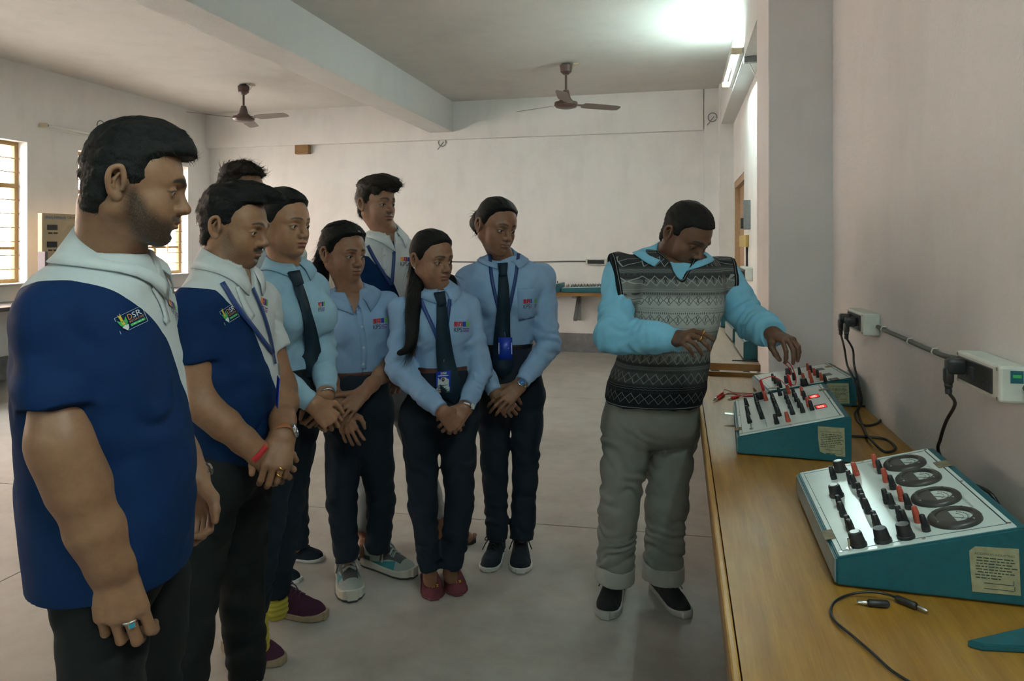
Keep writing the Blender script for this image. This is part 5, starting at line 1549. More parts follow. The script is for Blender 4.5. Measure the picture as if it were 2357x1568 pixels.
M_SOLEW = plain('white_sole', (.50, .49, .45), .55, var=.1); M_SOLET = plain('tan_sole', (.30, .23, .15), .6, var=.1); M_SOLED = plain('dark_sole', (.05, .05, .05), .7); M_SOLEG = plain('grey_sole', (.30, .29, .28), .6)
M_NVSHOE = cloth_mat('navy_mesh_shoe', (.010, .014, .024), weave=500, wb=.3); M_BKSHOE = cloth_mat('black_mesh_shoe', (.010, .011, .013), weave=500, wb=.3); M_PURPLE = cloth_mat('plum_knit', (.055, .014, .035), weave=350, wb=.5); M_MAROON = cloth_mat('maroon_felt', (.16, .040, .050), weave=300, wb=.5, var=.2)
def trainer_mats():
    m, nt, b = new_mat('grey_and_teal_shoe'); sx = nd(nt, 'ShaderNodeSeparateXYZ'); lk(nt, attr(nt, 'foot').outputs['Vector'], sx.inputs[0]); x, y, z = sx.outputs
    ay = mth(nt, 'ABSOLUTE', y)
    lt = lambda a, v: mth(nt, 'LESS_THAN', a, v); gt = lambda a, v: mth(nt, 'GREATER_THAN', a, v)
    def both(*t):
        o = t[0]
        for q in t[1:]: o = mth(nt, 'MULTIPLY', o, q)
        return o
    zl = mth(nt, 'ADD', z, mth(nt, 'MULTIPLY', x, -.06))
    c = mixc(nt, both(gt(x, .42), lt(x, .80), lt(mth(nt, 'ADD', ay, mth(nt, 'MULTIPLY', x, .5)), .95)), (.27, .31, .295), (.055, .06, .065))
    c = mixc(nt, both(gt(x, .25), lt(x, .72), gt(zl, -.012), lt(zl, .022), gt(ay, .45)), c, (.02, .20, .24))
    c = mixc(nt, both(lt(x, .22), lt(z, .055)), c, (.06, .065, .07))
    c = mixc(nt, both(lt(x, .40), gt(z, .088)), c, (.02, .17, .22))
    c = mixc(nt, both(gt(x, .36), lt(x, .60), lt(ay, .28)), c, (.20, .25, .235))
    lk(nt, c, b.inputs['Base Color']); b.inputs['Roughness'].default_value = .7; bump(nt, b, noise(nt, coord(nt), 500, 2), .2, .002)
    m2, nt, b = new_mat('two_layer_sole'); sx = nd(nt, 'ShaderNodeSeparateXYZ'); lk(nt, attr(nt, 'foot').outputs['Vector'], sx.inputs[0])
    n = noise(nt, coord(nt), 40, 4)
    c = mixc(nt, mth(nt, 'MULTIPLY', n, .5), (.55, .53, .47), (.36, .34, .29)); c = mixc(nt, mth(nt, 'LESS_THAN', sx.outputs[2], .010), c, (.05, .05, .05)); lk(nt, c, b.inputs['Base Color']); b.inputs['Roughness'].default_value = .6
    return m, m2
M_TEALSHOE, M_SOLE2 = trainer_mats()
M_LACEG = plain('grey_lace', (.30, .34, .31), .8); M_LACEK = plain('black_lace', (.012, .012, .014), .8); M_LACEP = plain('plum_lace', (.07, .02, .045), .8); M_SOCKY = cloth_mat('yellow_sock', (.40, .34, .05)); M_SANDAL = plain('dark_sandal', (.03, .025, .022), .6)
def knit_mat():
    """banded knit with rows of lozenges; the pattern rides on the vest's own coordinates (round the chest, height)"""
    m, nt, b = new_mat('patterned_knit')
    a = attr(nt, 'knit'); sx = nd(nt, 'ShaderNodeSeparateXYZ'); lk(nt, a.outputs['Vector'], sx.inputs[0])
    u, v, rib = sx.outputs
    base = ramp(nt, v, [(0, (.010, .011, .013)), (.12, (.010, .011, .013)), (.15, (.05, .052, .055)), (.24, (.085, .088, .088)), (.26, (.035, .038, .04)), (.30, (.15, .155, .15)), (.42, (.24, .25, .24)), (.50, (.40, .43, .41)), (.68, (.46, .49, .47)), (.71, (.20, .21, .205)), (.76, (.19, .20, .195)), (.80, (.18, .19, .185)), (.82, (.04, .042, .045)), (.87, (.10, .105, .105)), (.90, (.03, .032, .035)), (1, (.05, .052, .055))])
    inv = ramp(nt, v, [(0, (.10, .105, .10)), (.30, (.30, .30, .27)), (.44, (.30, .30, .27)), (.47, (.12, .125, .125)), (.70, (.12, .125, .125)), (.72, (.42, .43, .41)), (1, (.30, .31, .30))])
    period = .125
    vr = mth(nt, 'FRACT', mth(nt, 'DIVIDE', v, period)); ur = mth(nt, 'FRACT', mth(nt, 'MULTIPLY', u, 33.))
    du = mth(nt, 'ABSOLUTE', mth(nt, 'SUBTRACT', ur, .5)); dv = mth(nt, 'ABSOLUTE', mth(nt, 'SUBTRACT', vr, .40))
    inrow = mth(nt, 'LESS_THAN', dv, .27)
    dd = mth(nt, 'ADD', du, mth(nt, 'MULTIPLY', dv, 1.85))
    ln = mth(nt, 'LESS_THAN', mth(nt, 'ABSOLUTE', mth(nt, 'SUBTRACT', dd, .47)), .050)
    ln = mth(nt, 'MULTIPLY', ln, inrow)
    cx = mth(nt, 'LESS_THAN', mth(nt, 'ABSOLUTE', mth(nt, 'SUBTRACT', mth(nt, 'MULTIPLY', du, 1.), mth(nt, 'MULTIPLY', dv, .8))), .028)
    cx = mth(nt, 'MULTIPLY', cx, mth(nt, 'MULTIPLY', mth(nt, 'LESS_THAN', du, .16), mth(nt, 'LESS_THAN', dv, .15)))
    dash = mth(nt, 'LESS_THAN', mth(nt, 'FRACT', mth(nt, 'MULTIPLY', u, 150.)), .42)
    dash = mth(nt, 'MULTIPLY', dash, mth(nt, 'LESS_THAN', mth(nt, 'ABSOLUTE', mth(nt, 'SUBTRACT', vr, .735)), .05))
    wv = mth(nt, 'ADD', mth(nt, 'MULTIPLY', vr, 60.), mth(nt, 'MULTIPLY', mth(nt, 'SINE', mth(nt, 'MULTIPLY', u, 420.)), .8))
    wave = mth(nt, 'MULTIPLY', mth(nt, 'GREATER_THAN', mth(nt, 'SINE', wv), .35), mth(nt, 'GREATER_THAN', vr, .82))
    c = mixc(nt, mth(nt, 'MULTIPLY', ln, .85), base, inv)
    c = mixc(nt, cx, c, (.03, .032, .035)); c = mixc(nt, mth(nt, 'MULTIPLY', dash, .8), c, (.035, .038, .04)); c = mixc(nt, mth(nt, 'MULTIPLY', wave, .35), c, inv)
    ribd = mth(nt, 'LESS_THAN', rib, .018); rl = mth(nt, 'MULTIPLY', mth(nt, 'LESS_THAN', mth(nt, 'ABSOLUTE', mth(nt, 'SUBTRACT', rib, .011)), .0012), .6)
    c = mixc(nt, ribd, c, (.012, .013, .015)); c = mixc(nt, rl, c, (.35, .36, .35))
    w = noise(nt, coord(nt), 420, 2)
    c = mixc(nt, mth(nt, 'MULTIPLY', w, .45), c, (.45, .45, .46), 'MULTIPLY')
    lk(nt, c, b.inputs['Base Color']); b.inputs['Roughness'].default_value = .9; b.inputs['Specular IOR Level'].default_value = .12
    bump(nt, b, mth(nt, 'ADD', w, noise(nt, coord(nt), 20, 3)), .35, .004)
    return m
M_KNIT = knit_mat()
# ---------------------------------------------------------------- worn things: ties, lanyards, cards, watches, prints
def belt(ctx, z, mat, half=.018, grow=.007, name='belt'):
    B = ctx['B']; c = B.rows[:, 1:3].mean(0)
    v = Vol((c[0] - .28, c[1] - .28, z - half - .03), (c[0] + .28, c[1] + .28, z + half + .03), .005)
    B.torso(v, grow=grow, k=0, n=2.35, bottom=z - half, top=z + half)
    p, q = v.mesh(); p = smooth_mesh(p, q, 1, .4); o = mesh_fast(name, p, q, mat, ctx['root']); ctx['bsurf'] = Surf(p, q); return o
def tie(ctx, knot, path, w0, w1, mat=None):
    mat = mat or M_TIE; root = ctx['root']
    k = ribbon('tie_knot', ctx['all'], knot, .034, mat, root, .012, .012, 4, 1, lambda t: .046 - .014 * t)
    return ribbon('tie', ctx['all'], path, w1, mat, root, .011, .003, 8, 14, lambda t: (w0 + (w1 - w0) * min(1, t * 1.15)) if t < .93 else w1 * max(.06, (1 - t) / .07))
def lanyard(ctx, paths, mat=None, w=.0155, off=.006):
    o = None
    for p in paths: o = ribbon('lanyard', ctx['all'], p, w, mat or M_LANY, ctx['root'] if o is None else o, off, .0012, 6, 2)
    return o
def clip(ctx, path, r=.0022):
    H = fill_hits(ctx['all'], path); P = spline([h[0] + h[1] * .014 for h in H], 5)
    tp, tq, c = tube_arrays(P, r, 6); mesh_fast('lanyard_clip', tp, tq, M_CHROME, ctx['root'])
def card(ctx, corners, mat, pieces=(), fwd=.018, name='card'):
    """a thin hanging card; corners (px) bottom-left, bottom-right, top-right, top-left; pieces in its own 0..1 square"""
    cx, cy = np.mean(corners, axis=0); h = ctx['all'].hit(cx, cy)
    d = h[0] @ D_DIR - fwd
    P = [W(x, y, d) for x, y in corners]; n = nrm(np.cross(P[1] - P[0], P[3] - P[0]))
    if n @ ray(cx, cy) > 0: n = -n
    pos = np.array(P + [p + n * .0025 for p in P])
    o = mesh_fast(name, pos, [(3, 2, 1, 0), (4, 5, 6, 7), (0, 1, 5, 4), (1, 2, 6, 5), (2, 3, 7, 6), (3, 0, 4, 7)], mat, ctx['root'], smooth=False)
    bl = lambda s, t, z: P[0] * (1 - s) * (1 - t) + P[1] * s * (1 - t) + P[2] * s * t + P[3] * (1 - s) * t + n * z
    for i, (m, st, faces) in enumerate(pieces):
        me = bpy.data.meshes.new('print'); me.from_pydata([tuple(bl(a, b, .0029 + .0003 * i)) for a, b in st], [], [tuple(int(q) for q in f) for f in faces]); me.materials.append(m)
        q = bpy.data.objects.new('print', me); COL.objects.link(q); q.parent = o
    return o
def band(ctx, c, ax, r, w, mat, name='watch_strap', face=None, fdir=None, fr=.016, th=.003, squash=1.):
    ax = nrm(ax); u = nrm(np.cross(ax, V3(.13, .2, 1))); v = np.cross(ax, u); n = 28; pos = []
    for i in range(n):
        a = 2 * PI * i / n; dr = math.cos(a) * u + math.sin(a) * v * squash
        for rr, aa in ((r, -w / 2), (r + th, -w / 2), (r + th, w / 2), (r, w / 2)): pos.append(c + dr * rr + ax * aa)
    q = []
    for i in range(n):
        j = (i + 1) % n
        for k in range(4): q.append((i * 4 + k, i * 4 + (k + 1) % 4, j * 4 + (k + 1) % 4, j * 4 + k))
    o = mesh_fast(name, np.array(pos), q, mat, ctx['root'], smooth=False)
    if face is not None:
        f = nrm(fdir - ax * (fdir @ ax)); e = np.cross(f, ax)
        M = Matrix([[e[i], ax[i], f[i], (c + f * (r + .002))[i]] for i in range(3)] + [[0, 0, 0, 1]])
        bm = MB(); add_lathe(bm, [(0, 0), (fr, 0), (fr, .006), (fr * .86, .0078), (fr * .84, .0065)], 26, M); wc = obj('watch_case', bm, M_CHROME, o, True)
        bm = MB(); add_cyl(bm, (0, 0, .0062), fr * .85, .001, 24); bmesh.ops.transform(bm, matrix=M, verts=bm.verts[:]); obj('watch_face', bm, face, o)
        bm = MB(); add_box(bm, (0, fr * .3, .0072), (.0009, fr * .6, .0004)); add_box(bm, (fr * .2, 0, .0072), (fr * .4, .0009, .0004)); bmesh.ops.transform(bm, matrix=M, verts=bm.verts[:]); obj('watch_hands', bm, M_WHT, o)
    return o
def wrist_of(ctx, sd, back=.02):
    A = ctx['arms'][sd]; e, w = J(A['el'])[0], J(A['wr'])[0]; ax = nrm(w - e); return w - ax * back, ax
def finger_ring(ctx, sd, px, py, dpx, mat, r=.0098, stone=None):
    S_ = Surf(*ctx['hands'][sd]); h = S_.hit(px, py)
    if h is None: return
    d = h[0] @ D_DIR; ax = nrm(W(px + dpx[0], py + dpx[1], d) - W(px, py, d))
    o = band(ctx, h[0] - h[1] * .0088, ax, r, .005, mat, 'ring', th=.0016)
    if stone:
        f = h[1]; e = np.cross(f, ax); M = Matrix([[e[i], ax[i], f[i], (h[0] + f * .001)[i]] for i in range(3)] + [[0, 0, 0, 1]])
        bm = MB(); add_box(bm, (0, 0, .0015), (.014, .012, .004), bev=.001); bmesh.ops.transform(bm, matrix=M, verts=bm.verts[:]); obj('ring_setting', bm, M_CHROME, o)
        bm = MB(); add_box(bm, (0, 0, .0035), (.009, .0075, .002), bev=.0006); bmesh.ops.transform(bm, matrix=M, verts=bm.verts[:]); obj('ring_stone', bm, stone, o)
def stud(ctx, local, mat, r=.0032, name='earring'):
    bm = MB(); bmesh.ops.create_uvsphere(bm, u_segments=10, v_segments=8, radius=r); obj(name, bm, mat, ctx['root'], 'all', loc=tuple(ctx['TH'](V3(*local))))
def button(ctx, px, py, mat=None, r=.0055):
    h = ctx['all'].hit(px, py)
    if h is None: return
    q = Vector(h[1]).to_track_quat('Z', 'Y'); bm = MB(); add_cyl(bm, (0, 0, .002), r, .002, 12); o = obj('button', bm, mat or M_BTN, ctx['root']); o.matrix_basis = Matrix.Translation(Vector(h[0])) @ q.to_matrix().to_4x4()
KPS = [rect_piece(M_PR, 0, .55, .25, 1), poly_piece(M_PY, [(0, .55), (.16, .55), (.14, .66), (.05, .72), (0, .72)]), rect_piece(M_PR, .28, .55, .53, 1), poly_piece(M_WHT, [(.34, .60), (.39, .60), (.405, .72), (.42, .60), (.47, .60), (.44, .80), (.405, .95), (.37, .80)]),
       rect_piece(M_PB, .56, .55, .78, 1), rect_piece(M_PG, .81, .55, 1, 1), poly_piece(M_PY, [(.84, .62), (.92, .60), (.97, .70), (.90, .78)]), text_piece(M_K, 'KPS', 0, .02, .54, .42)] + \
      [rect_piece(M_PV, .58, .30, 1, .38, 2), rect_piece(M_PV, .58, .16, .98, .22, 2), rect_piece(M_PV, .58, .04, .95, .10, 2)]
KPS_POLO = [rect_piece(M_PY if i == 0 else m, *r) if False else (M_PO, *KPS[0][1:]) if i == 0 else (m, *r) for i, (m, *r) in enumerate(KPS)]
def kps(ctx, org, su, tu, polo=False): return decal('chest_logo', ctx['surf'], org, su, tu, KPS_POLO if polo else KPS, ctx['shirt'])
DSR = [rect_piece(M_WHT, .0, .985, 1, 1.0, 3), rect_piece(M_WHT, .985, 0, 1.0, 1, 3), rect_piece(M_WHT, .3, 0, 1, .02, 3), rect_piece(M_WHT, 0, 0, .015, .2, 1), rect_piece(M_WHT, 0, .8, .015, 1, 1),
       poly_piece(M_GRN, [(.04, .80), (.10, .45), (.17, .30), (.30, .30), (.37, .50), (.36, .86), (.28, .66), (.14, .66)]), poly_piece(M_PY, [(.12, 1.10), (.15, .82), (.17, .45), (.26, .42), (.24, .72), (.22, 1.14), (.18, .95)]), poly_piece(M_WHT, [(.13, .30), (.22, .38), (.36, .36), (.34, .14), (.27, .02)]),
       text_piece(M_PO, 'D', .42, .54, .15, .34), text_piece(M_WHT, 'SR', .59, .54, .32, .34), text_piece(M_PO, 'INITIATIVE', .42, .36, .52, .13), rect_piece(M_GRN, .42, .14, .94, .28, 4), rect_piece(M_WHT, .48, .195, .88, .225, 3)]
def dsr(ctx, org, su, tu): return decal('sleeve_side_logo', ctx['surf'], org, su, tu, DSR, ctx['shirt'])
def polo_yoke(zs, sw=.19, right=True):
    """white above a slanting line from the right shoulder to the left waist, navy below"""
    def fn(B, p, u, w, z):
        un = u / sw
        front = np.interp(un, [-1.6, -.95, -.72, -.60, -.40, -.2, 0, .2, .4, .6, .8, 1.0], [zs, zs, zs - .01, zs - .045, zs - .085, zs - .125, zs - .20, zs - .29, zs - .37, zs - .46, zs - .60, zs - 1.2])
        back = zs + .005 - .06 * np.clip(1 - np.abs(un), 0, 1)
        t = sstep(w, -.05, .02)
        zl = front * t + back * (1 - t)
        zl = np.where(un > 1.0, zs - 1.2, zl)
        return z - zl
    return fn
# ---------------------------------------------------------------- the nine people
ORG = V3(0, 0, 0)
zline = lambda py, d: CAMZ + (HY - py) / FPX * d
SNK_NAVY = dict(upper=M_NVSHOE, sole=M_SOLEW, lace=M_LACEK, sole_h=.017, w=1.12, lw=1.2); SNK_BLK = dict(upper=M_BKSHOE, sole=M_SOLEG, lace=M_LACEK, w=1.05, sole_h=.022)
SNK_TEAL = dict(upper=M_TEALSHOE, sole=M_SOLE2, lace=M_LACEG, w=1.10, sole_h=.032, lw=1.7); KNIT = dict(upper=M_PURPLE, sole=M_SOLET, lace=M_LACEP, sole_h=.022)
FLATS = dict(upper=M_MAROON, sole=M_MAROON, tongue=0, open=.026, openz=.056, open2=False, sole_h=.008, w=1.18, prof=[.052, .062, .064, .066, .068, .066, .058, .050, .040, .026])
def short_strands(n, flow, length=.035, width=.0016, lift=.006, **k): return dict(n=n, flow=flow, length=length, width=width, lift=lift, **k)
def waist_z(ctx): return ctx['B'].rows[0, 0]

# -- the bearded man nearest the camera
def build_p1():
    zs = zline(626, 1.30)
    c = person(dict(label='bearded man in navy and white polo standing nearest the camera, arm hanging', phi=14, head=(297, 418, 1.32, 25, -9, 0, .985), neck=(255, 574, 1.35), neck_r=.057,
        face=dict(eye=.38, fat=1.05, jaw=1.05, nosew=1.1, lip=1.1, brow=.0085, bz=.0125, skx=.003, skr=.082, hlz=-.016, htop=.014, hside=.006, hwave=.004,
                  hblobs=[((.058, 0, .082), (.045, .058, .034), .03), ((.082, -.003, .062), (.026, .050, .026), .02), ((.02, 0, .100), (.05, .06, .022), .03)]),
        mask=dict(moustache=.8, beard=1.35), skin=SK1, hh=.0018, ha=.0020, sh=.0048, th=.008, hairh=.0025, gaze=(4, -12),
        strands=[short_strands(5200, flow_short((1, 0, .0), (-.35, 0, -.9), .14), .015, .0013, .0022)],
        torso=[(582, 178, 350, 1.35, .85), (606, 128, 364, 1.35, .80), (642, 80, 382, 1.34, .74), (700, 52, 397, 1.34, .72), (800, 44, 421, 1.34, .72), (900, 48, 437, 1.34, .74), (1000, 56, 448, 1.34, .78), (1100, 62, 459, 1.34, .80), (1200, 70, 461, 1.34, .80), (1300, 78, 455, 1.34, .80)],
        arms=dict(R=dict(sh=(126, 730, 1.20, 72), el=(136, 1012, 1.155, 61), wr=(254, 1292, 1.20, 41), short=.74, send=80, hand=((292, 1440, 1.20), (.42, -1, .0), dict(f=[(.20, .95, .6), (.22, 1.05, .6), (.28, 1.05, .6), (.32, 1.0, .6)], s=(.05, .02, -.02, -.06), t=((.03, .030, -.02), (.055, .030, -.040), (.078, .018, -.052), (.095, .006, -.056))), 1.06)),
                  L=dict(sh=(330, 705, 1.54, 56), el=(350, 930, 1.62, 44), wr=(444, 1094, 1.60, 28), short=.6, send=58, hand=((478, 1225, 1.58), (.25, 1, .05), dict(f=[(.6, .8, .4)] * 4, s=(.04, .01, -.02, -.05)), 1.0))),
        pelvis=[(1235, 118, 418, 1.34, .86), (1310, 112, 420, 1.34, .86), (1400, 108, 420, 1.34, .86)],
        legs=[[(238, 1420, 1.27, 104), (230, 1777, 1.25, 84), (205, 2230, 1.25, 70)], [(345, 1390, 1.46, 92), (335, 1595, 1.48, 74), (322, 1960, 1.48, 60)]],
        shirt=M_POLO, shirt_name='polo_shirt', collarmat=M_POLOW, yoke=polo_yoke(zs, .205), trousers=M_BLACKC, seed=2.2, wrinkle=.0065, wf=(5, 5, 3.5),
        collar_k=dict(h=.005, open=.022, leaf=.074, point=.025, ang=.26), vneck=.06, vwide=.016,
        shoes=[dict(toe=(395, 2300), heel=(150, 2400), spec=SNK_BLK), dict(toe=(455, 2030), heel=(270, 2110), spec=SNK_BLK)],
        folds=[(W(250, 900, 1.25), .16, nrm(V3(.5, -.2, .9)), 42, .0022), (W(330, 1000, 1.30), .2, nrm(V3(.7, 0, .6)), 30, .0026), (W(180, 780, 1.18), .10, nrm(V3(.8, 0, .5)), 60, .0016)]))
    dsr(c, (276, 770), (62, -30), (-15, -36)); kps(c, (393, 722), (17, 13), (-11, -36), True)
    ribbon('placket', c['surf'], [(352, 655), (372, 700), (384, 745)], .030, M_POLOW, c['root'], .001, .0022, 5)
    for q in ((357, 668), (376, 738)): button(c, *q)
    w, ax = wrist_of(c, 'L', -.004); band(c, w, ax, .034, .022, M_CHROME, face=M_WATCHW, fdir=R_DIR * .5 + D_DIR, fr=.017)
    finger_ring(c, 'R', 302, 1436, (4, 30), M_CHROME, .0118, M_TURQ)
    settle(c['root']); return c

# -- the man with the moustache and lanyard
def build_p2():
    zs = zline(655, 2.05)
    c = person(dict(label='man with moustache, lanyard and clasped hands, beside the nearest man', phi=-12, head=(537, 518, 2.12, -3, -11, 0, 1.03), neck=(522, 598, 2.11), neck_r=.060,
        face=dict(eye=.36, jaw=1.0, nosew=1.0, htop=.020, hside=.010, hwave=.005, hblobs=[((.075, 0, .108), (.05, .055, .026), .025), ((.118, -.01, .104), (.026, .042, .018), .02), ((.02, .0, .115), (.05, .05, .018), .02)]),
        mask=dict(beard=.75, moustache=1.), skin=SK2, hh=.0022, ha=.0023, sh=.0055, gaze=(6, -12),
        strands=[short_strands(3800, flow_short((.9, .25, .2), (-.5, 0, -.8), .18), .018, .0015, .003)],
        torso=[(592, 468, 570, 2.1, .85), (622, 440, 592, 2.1, .80), (655, 421, 606, 2.1, .75), (700, 410, 621, 2.1, .72), (760, 411, 628, 2.1, .72), (830, 417, 633, 2.1, .75), (900, 424, 639, 2.1, .80), (960, 429, 635, 2.1, .82), (1020, 437, 622, 2.1, .82), (1068, 444, 607, 2.1, .82)],
        arms=dict(R=dict(sh=(446, 706, 1.97, 50), el=(468, 935, 1.94, 34), wr=(598, 1046, 1.98, 20), short=.56, send=40, hand=((662, 1100, 2.02), (.15, -.85, .5), CURL, 1.0)),
                  L=dict(sh=(598, 700, 2.28, 44), el=(646, 890, 2.27, 33), wr=(652, 1000, 2.03, 20), short=.55, send=44, hand=((630, 1095, 1.95), (.35, -.9, .15), dict(f=[(.6, 1.0, .5), (.65, 1.05, .5), (.7, 1.05, .5), (.75, 1.05, .5)], s=(.02, 0, 0, -.02)), 1.05))),
        pelvis=[(1045, 462, 590, 2.1, .84), (1100, 452, 606, 2.1, .84), (1160, 450, 612, 2.1, .84)],
        legs=[[(492, 1130, 2.03, 72), (452, 1305, 2.0, 60), (420, 1640, 2.0, 48)], [(560, 1120, 2.2, 68), (553, 1290, 2.22, 58), (570, 1560, 2.25, 42)]],
        shirt=M_POLO, shirt_name='polo_shirt', collarmat=M_POLOW, yoke=polo_yoke(zs, .185), trousers=M_BLACKC, seed=5.1, wrinkle=.0075, wf=(6, 6, 5), collar_k=dict(h=.005, open=.03, leaf=.065, point=.02, ang=.34), vneck=.10,
        shoes=[dict(toe=(655, 1592), heel=(540, 1655), spec=SNK_TEAL), dict(toe=(500, 1740), heel=(372, 1790), spec=SNK_TEAL)],
        folds=[(W(520, 900, 2.0), .14, nrm(V3(.5, 0, .9)), 45, .0028), (W(560, 980, 2.0), .14, nrm(V3(.3, 0, 1)), 55, .0028)]))
    dsr(c, (517, 749), (33, -21), (-13, -31)); kps(c, (598, 716), (16, 6), (1, -31), True)
    ribbon('placket', c['surf'], [(548, 660), (562, 700), (580, 735)], .030, M_POLOW, c['root'], .001, .002, 5)
    for q in ((545, 654), (582, 722)): button(c, *q)
    lanyard(c, [[(510, 652), (545, 708), (590, 768), (625, 815)], [(578, 664), (600, 715), (617, 770), (627, 815)], [(625, 812), (630, 838)]])
    clip(c, [(630, 838), (633, 865)]); 
    P0 = W(636, 868, 2.02); rv = nrm(ray(637, HY)); bm = MB(); add_box(bm, (0, 0, 0), (.003, .055, .086), bev=.001); obj('card', bm, M_BADGE, c['root'], loc=tuple(W(639, 902, 2.02)), rot=(.0, .06, math.atan2(rv[1], rv[0]) - PI / 2 + .10))
    w, ax = wrist_of(c, 'L', .0); band(c, w, ax, .030, .020, M_TAN, face=M_WATCHF, fdir=R_DIR * 1. - .4 * D_DIR, fr=.021)
    w, ax = wrist_of(c, 'R', .005); band(c, w, ax, .0305, .016, M_REDT, 'thread_bracelet')
    finger_ring(c, 'L', 650, 1080, (-10, 12), M_GOLD, .0105); finger_ring(c, 'L', 640, 1094, (-10, 12), M_GOLD, .0102)
    settle(c['root']); return c

# -- the man hidden behind
def build_p3():
    zs = zline(600, 3.05)
    c = person(dict(label='man mostly hidden at the back, wavy hair showing over the others', phi=-50, head=(556, 440, 3.06, -20, -8, 0, 1.02), neck=(580, 545, 3.06), neck_r=.058,
        face=dict(eye=.4, htop=.026, hside=.012, hwave=.007), skin=SK7, hh=.003, sh=.007, th=.009, hairh=.0035, hairmat=HAIR_B,
        strands=[short_strands(1500, flow_short((.6, .2, .4), (-.4, 0, -.8), .4), .040, .0018, .010)],
        torso=[(548, 545, 620, 3.06, .8), (572, 515, 655, 3.06, .66), (600, 492, 680, 3.06, .62), (680, 492, 682, 3.06, .62), (800, 498, 672, 3.06, .66), (985, 500, 672, 3.06, .66)],
        arms=dict(R=dict(sh=(500, 625, 2.95, 26), el=(490, 780, 2.95, 24), wr=(545, 900, 2.9, 14), short=.5, send=27, hand=((600, 930, 2.88), (.1, -.8, .5), CURL)),
                  L=dict(sh=(676, 598, 3.12, 26), el=(700, 725, 3.10, 22), wr=(665, 850, 2.95, 14), short=.30, send=28, hand=((620, 900, 2.9), (.1, -.8, .5), CURL))),
        pelvis=[(960, 505, 668, 3.06, .72), (1010, 502, 670, 3.06, .72), (1050, 505, 670, 3.06, .72)],
        legs=[[(560, 1010, 3.0, 44), (600, 1110, 3.0, 36), (610, 1275, 3.0, 28)], [(640, 1010, 3.1, 44), (676, 1110, 3.12, 34), (682, 1258, 3.12, 28)]],
        shirt=M_POLO, shirt_name='polo_shirt', collarmat=M_POLO, yoke=polo_yoke(zs, .19), trousers=M_NAVY, seed=7.7, collar_k=dict(h=.005, open=.02, leaf=.06, point=.02),
        shoes=[dict(toe=(744, 1290), heel=(640, 1283), spec=SNK_NAVY), dict(toe=(690, 1340), heel=(590, 1325), spec=SNK_NAVY)]))
    settle(c['root']); return c

# -- the young woman with a tie
def build_p4():
    c = person(dict(label='young woman in blue shirt with dark tie and plum shoes, behind the moustached man', phi=-33, head=(652, 512, 2.52, -25, -5, 0, 1.03), neck=(655, 602, 2.55), neck_r=.050,
        face=dict(fem=1, eye=.48, brow=.0042, jaw=.95, fat=1.08, htop=.018, hside=.012, hwave=.002, lip=1.0, hnape=-.11), mask=dict(beard=0, moustache=0, brow=.9), skin=SK3, hh=.0023, sh=.006, gaze=(16, -14),
        strands=[short_strands(2200, lambda p, rs: np.stack([-1 - .2 * rs.rand(len(p)), np.sign(p[:, 1]) * .6, -.9 - .3 * rs.rand(len(p))], 1), .03, .0014, .001)],
        torso=[(603, 625, 700, 2.55, .8), (625, 602, 722, 2.55, .74), (655, 586, 737, 2.55, .70), (710, 588, 744, 2.55, .70), (770, 598, 742, 2.55, .70), (820, 606, 736, 2.55, .72), (858, 610, 732, 2.55, .74)],
        lumps=[((.070, .085, zline(730, 2.5)), (.06, .055, .065), .05), ((-.070, .085, zline(730, 2.5)), (.06, .055, .065), .05)],
        arms=dict(L=dict(sh=(722, 664, 2.62, 25), el=(742, 812, 2.60, 26), wr=(752, 905, 2.44, 16), hand=((730, 975, 2.40), (.75, -.65, .1), CURL, .95)),
                  R=dict(sh=(600, 672, 2.42, 30), el=(598, 852, 2.34, 30), wr=(722, 930, 2.34, 20), hand=((765, 968, 2.36), (.2, -.8, .55), CURL, .95))),
        pelvis=[(850, 608, 734, 2.55, .78), (900, 604, 742, 2.55, .80), (960, 602, 744, 2.55, .80), (1000, 605, 740, 2.55, .8)],
        legs=[[(645, 985, 2.46, 58), (612, 1180, 2.42, 48), (578, 1435, 2.40, 34)], [(690, 980, 2.58, 52), (656, 1160, 2.62, 44), (632, 1366, 2.64, 32)]],
        bare=[[(W(634, 1340, 2.64), .036), (W(634, 1400, 2.64), .034)], [(W(580, 1400, 2.4), .036), (W(588, 1480, 2.4), .034)]],
        tuck=True, shirt=M_SHIRT4, trousers=M_NAVY, seed=3.3, collar_k=dict(h=.004, leaf=.05, point=.035, ang=.20),
        shoes=[dict(toe=(750, 1425), heel=(597, 1402), spec=KNIT), dict(toe=(652, 1530), heel=(520, 1490), spec=KNIT)]))
    for x, y, d in ((636, 1372, 2.645), (590, 1452, 2.40)):
        p = W(x, y, d); v = Vol(p - .09, p + .09, .004); v.cone(p - V3(0, 0, .05), p + V3(0, 0, .045), .044, .038, 0); v.displace(lambda a, b_, c_: .0022 * np.sin(c_ * 320 + 2 * vnoise(a * 30, b_ * 30, c_ * 30))); q, f = v.mesh(); mesh_fast('sock', q, f, M_SOCKY, c['root'])
    belt(c, waist_z(c) + .004, M_BELTK)
    tie(c, [(671, 632), (682, 658)], [(679, 650), (692, 690), (704, 740), (714, 795), (716, 835), (714, 872)], .036, .080)
    kps(c, (732, 719), (15, -2), (0, -22))
    w, ax = wrist_of(c, 'L', -.006); band(c, w, ax, .027, .008, M_CHROME, 'bracelet')
    settle(c['root']); return c

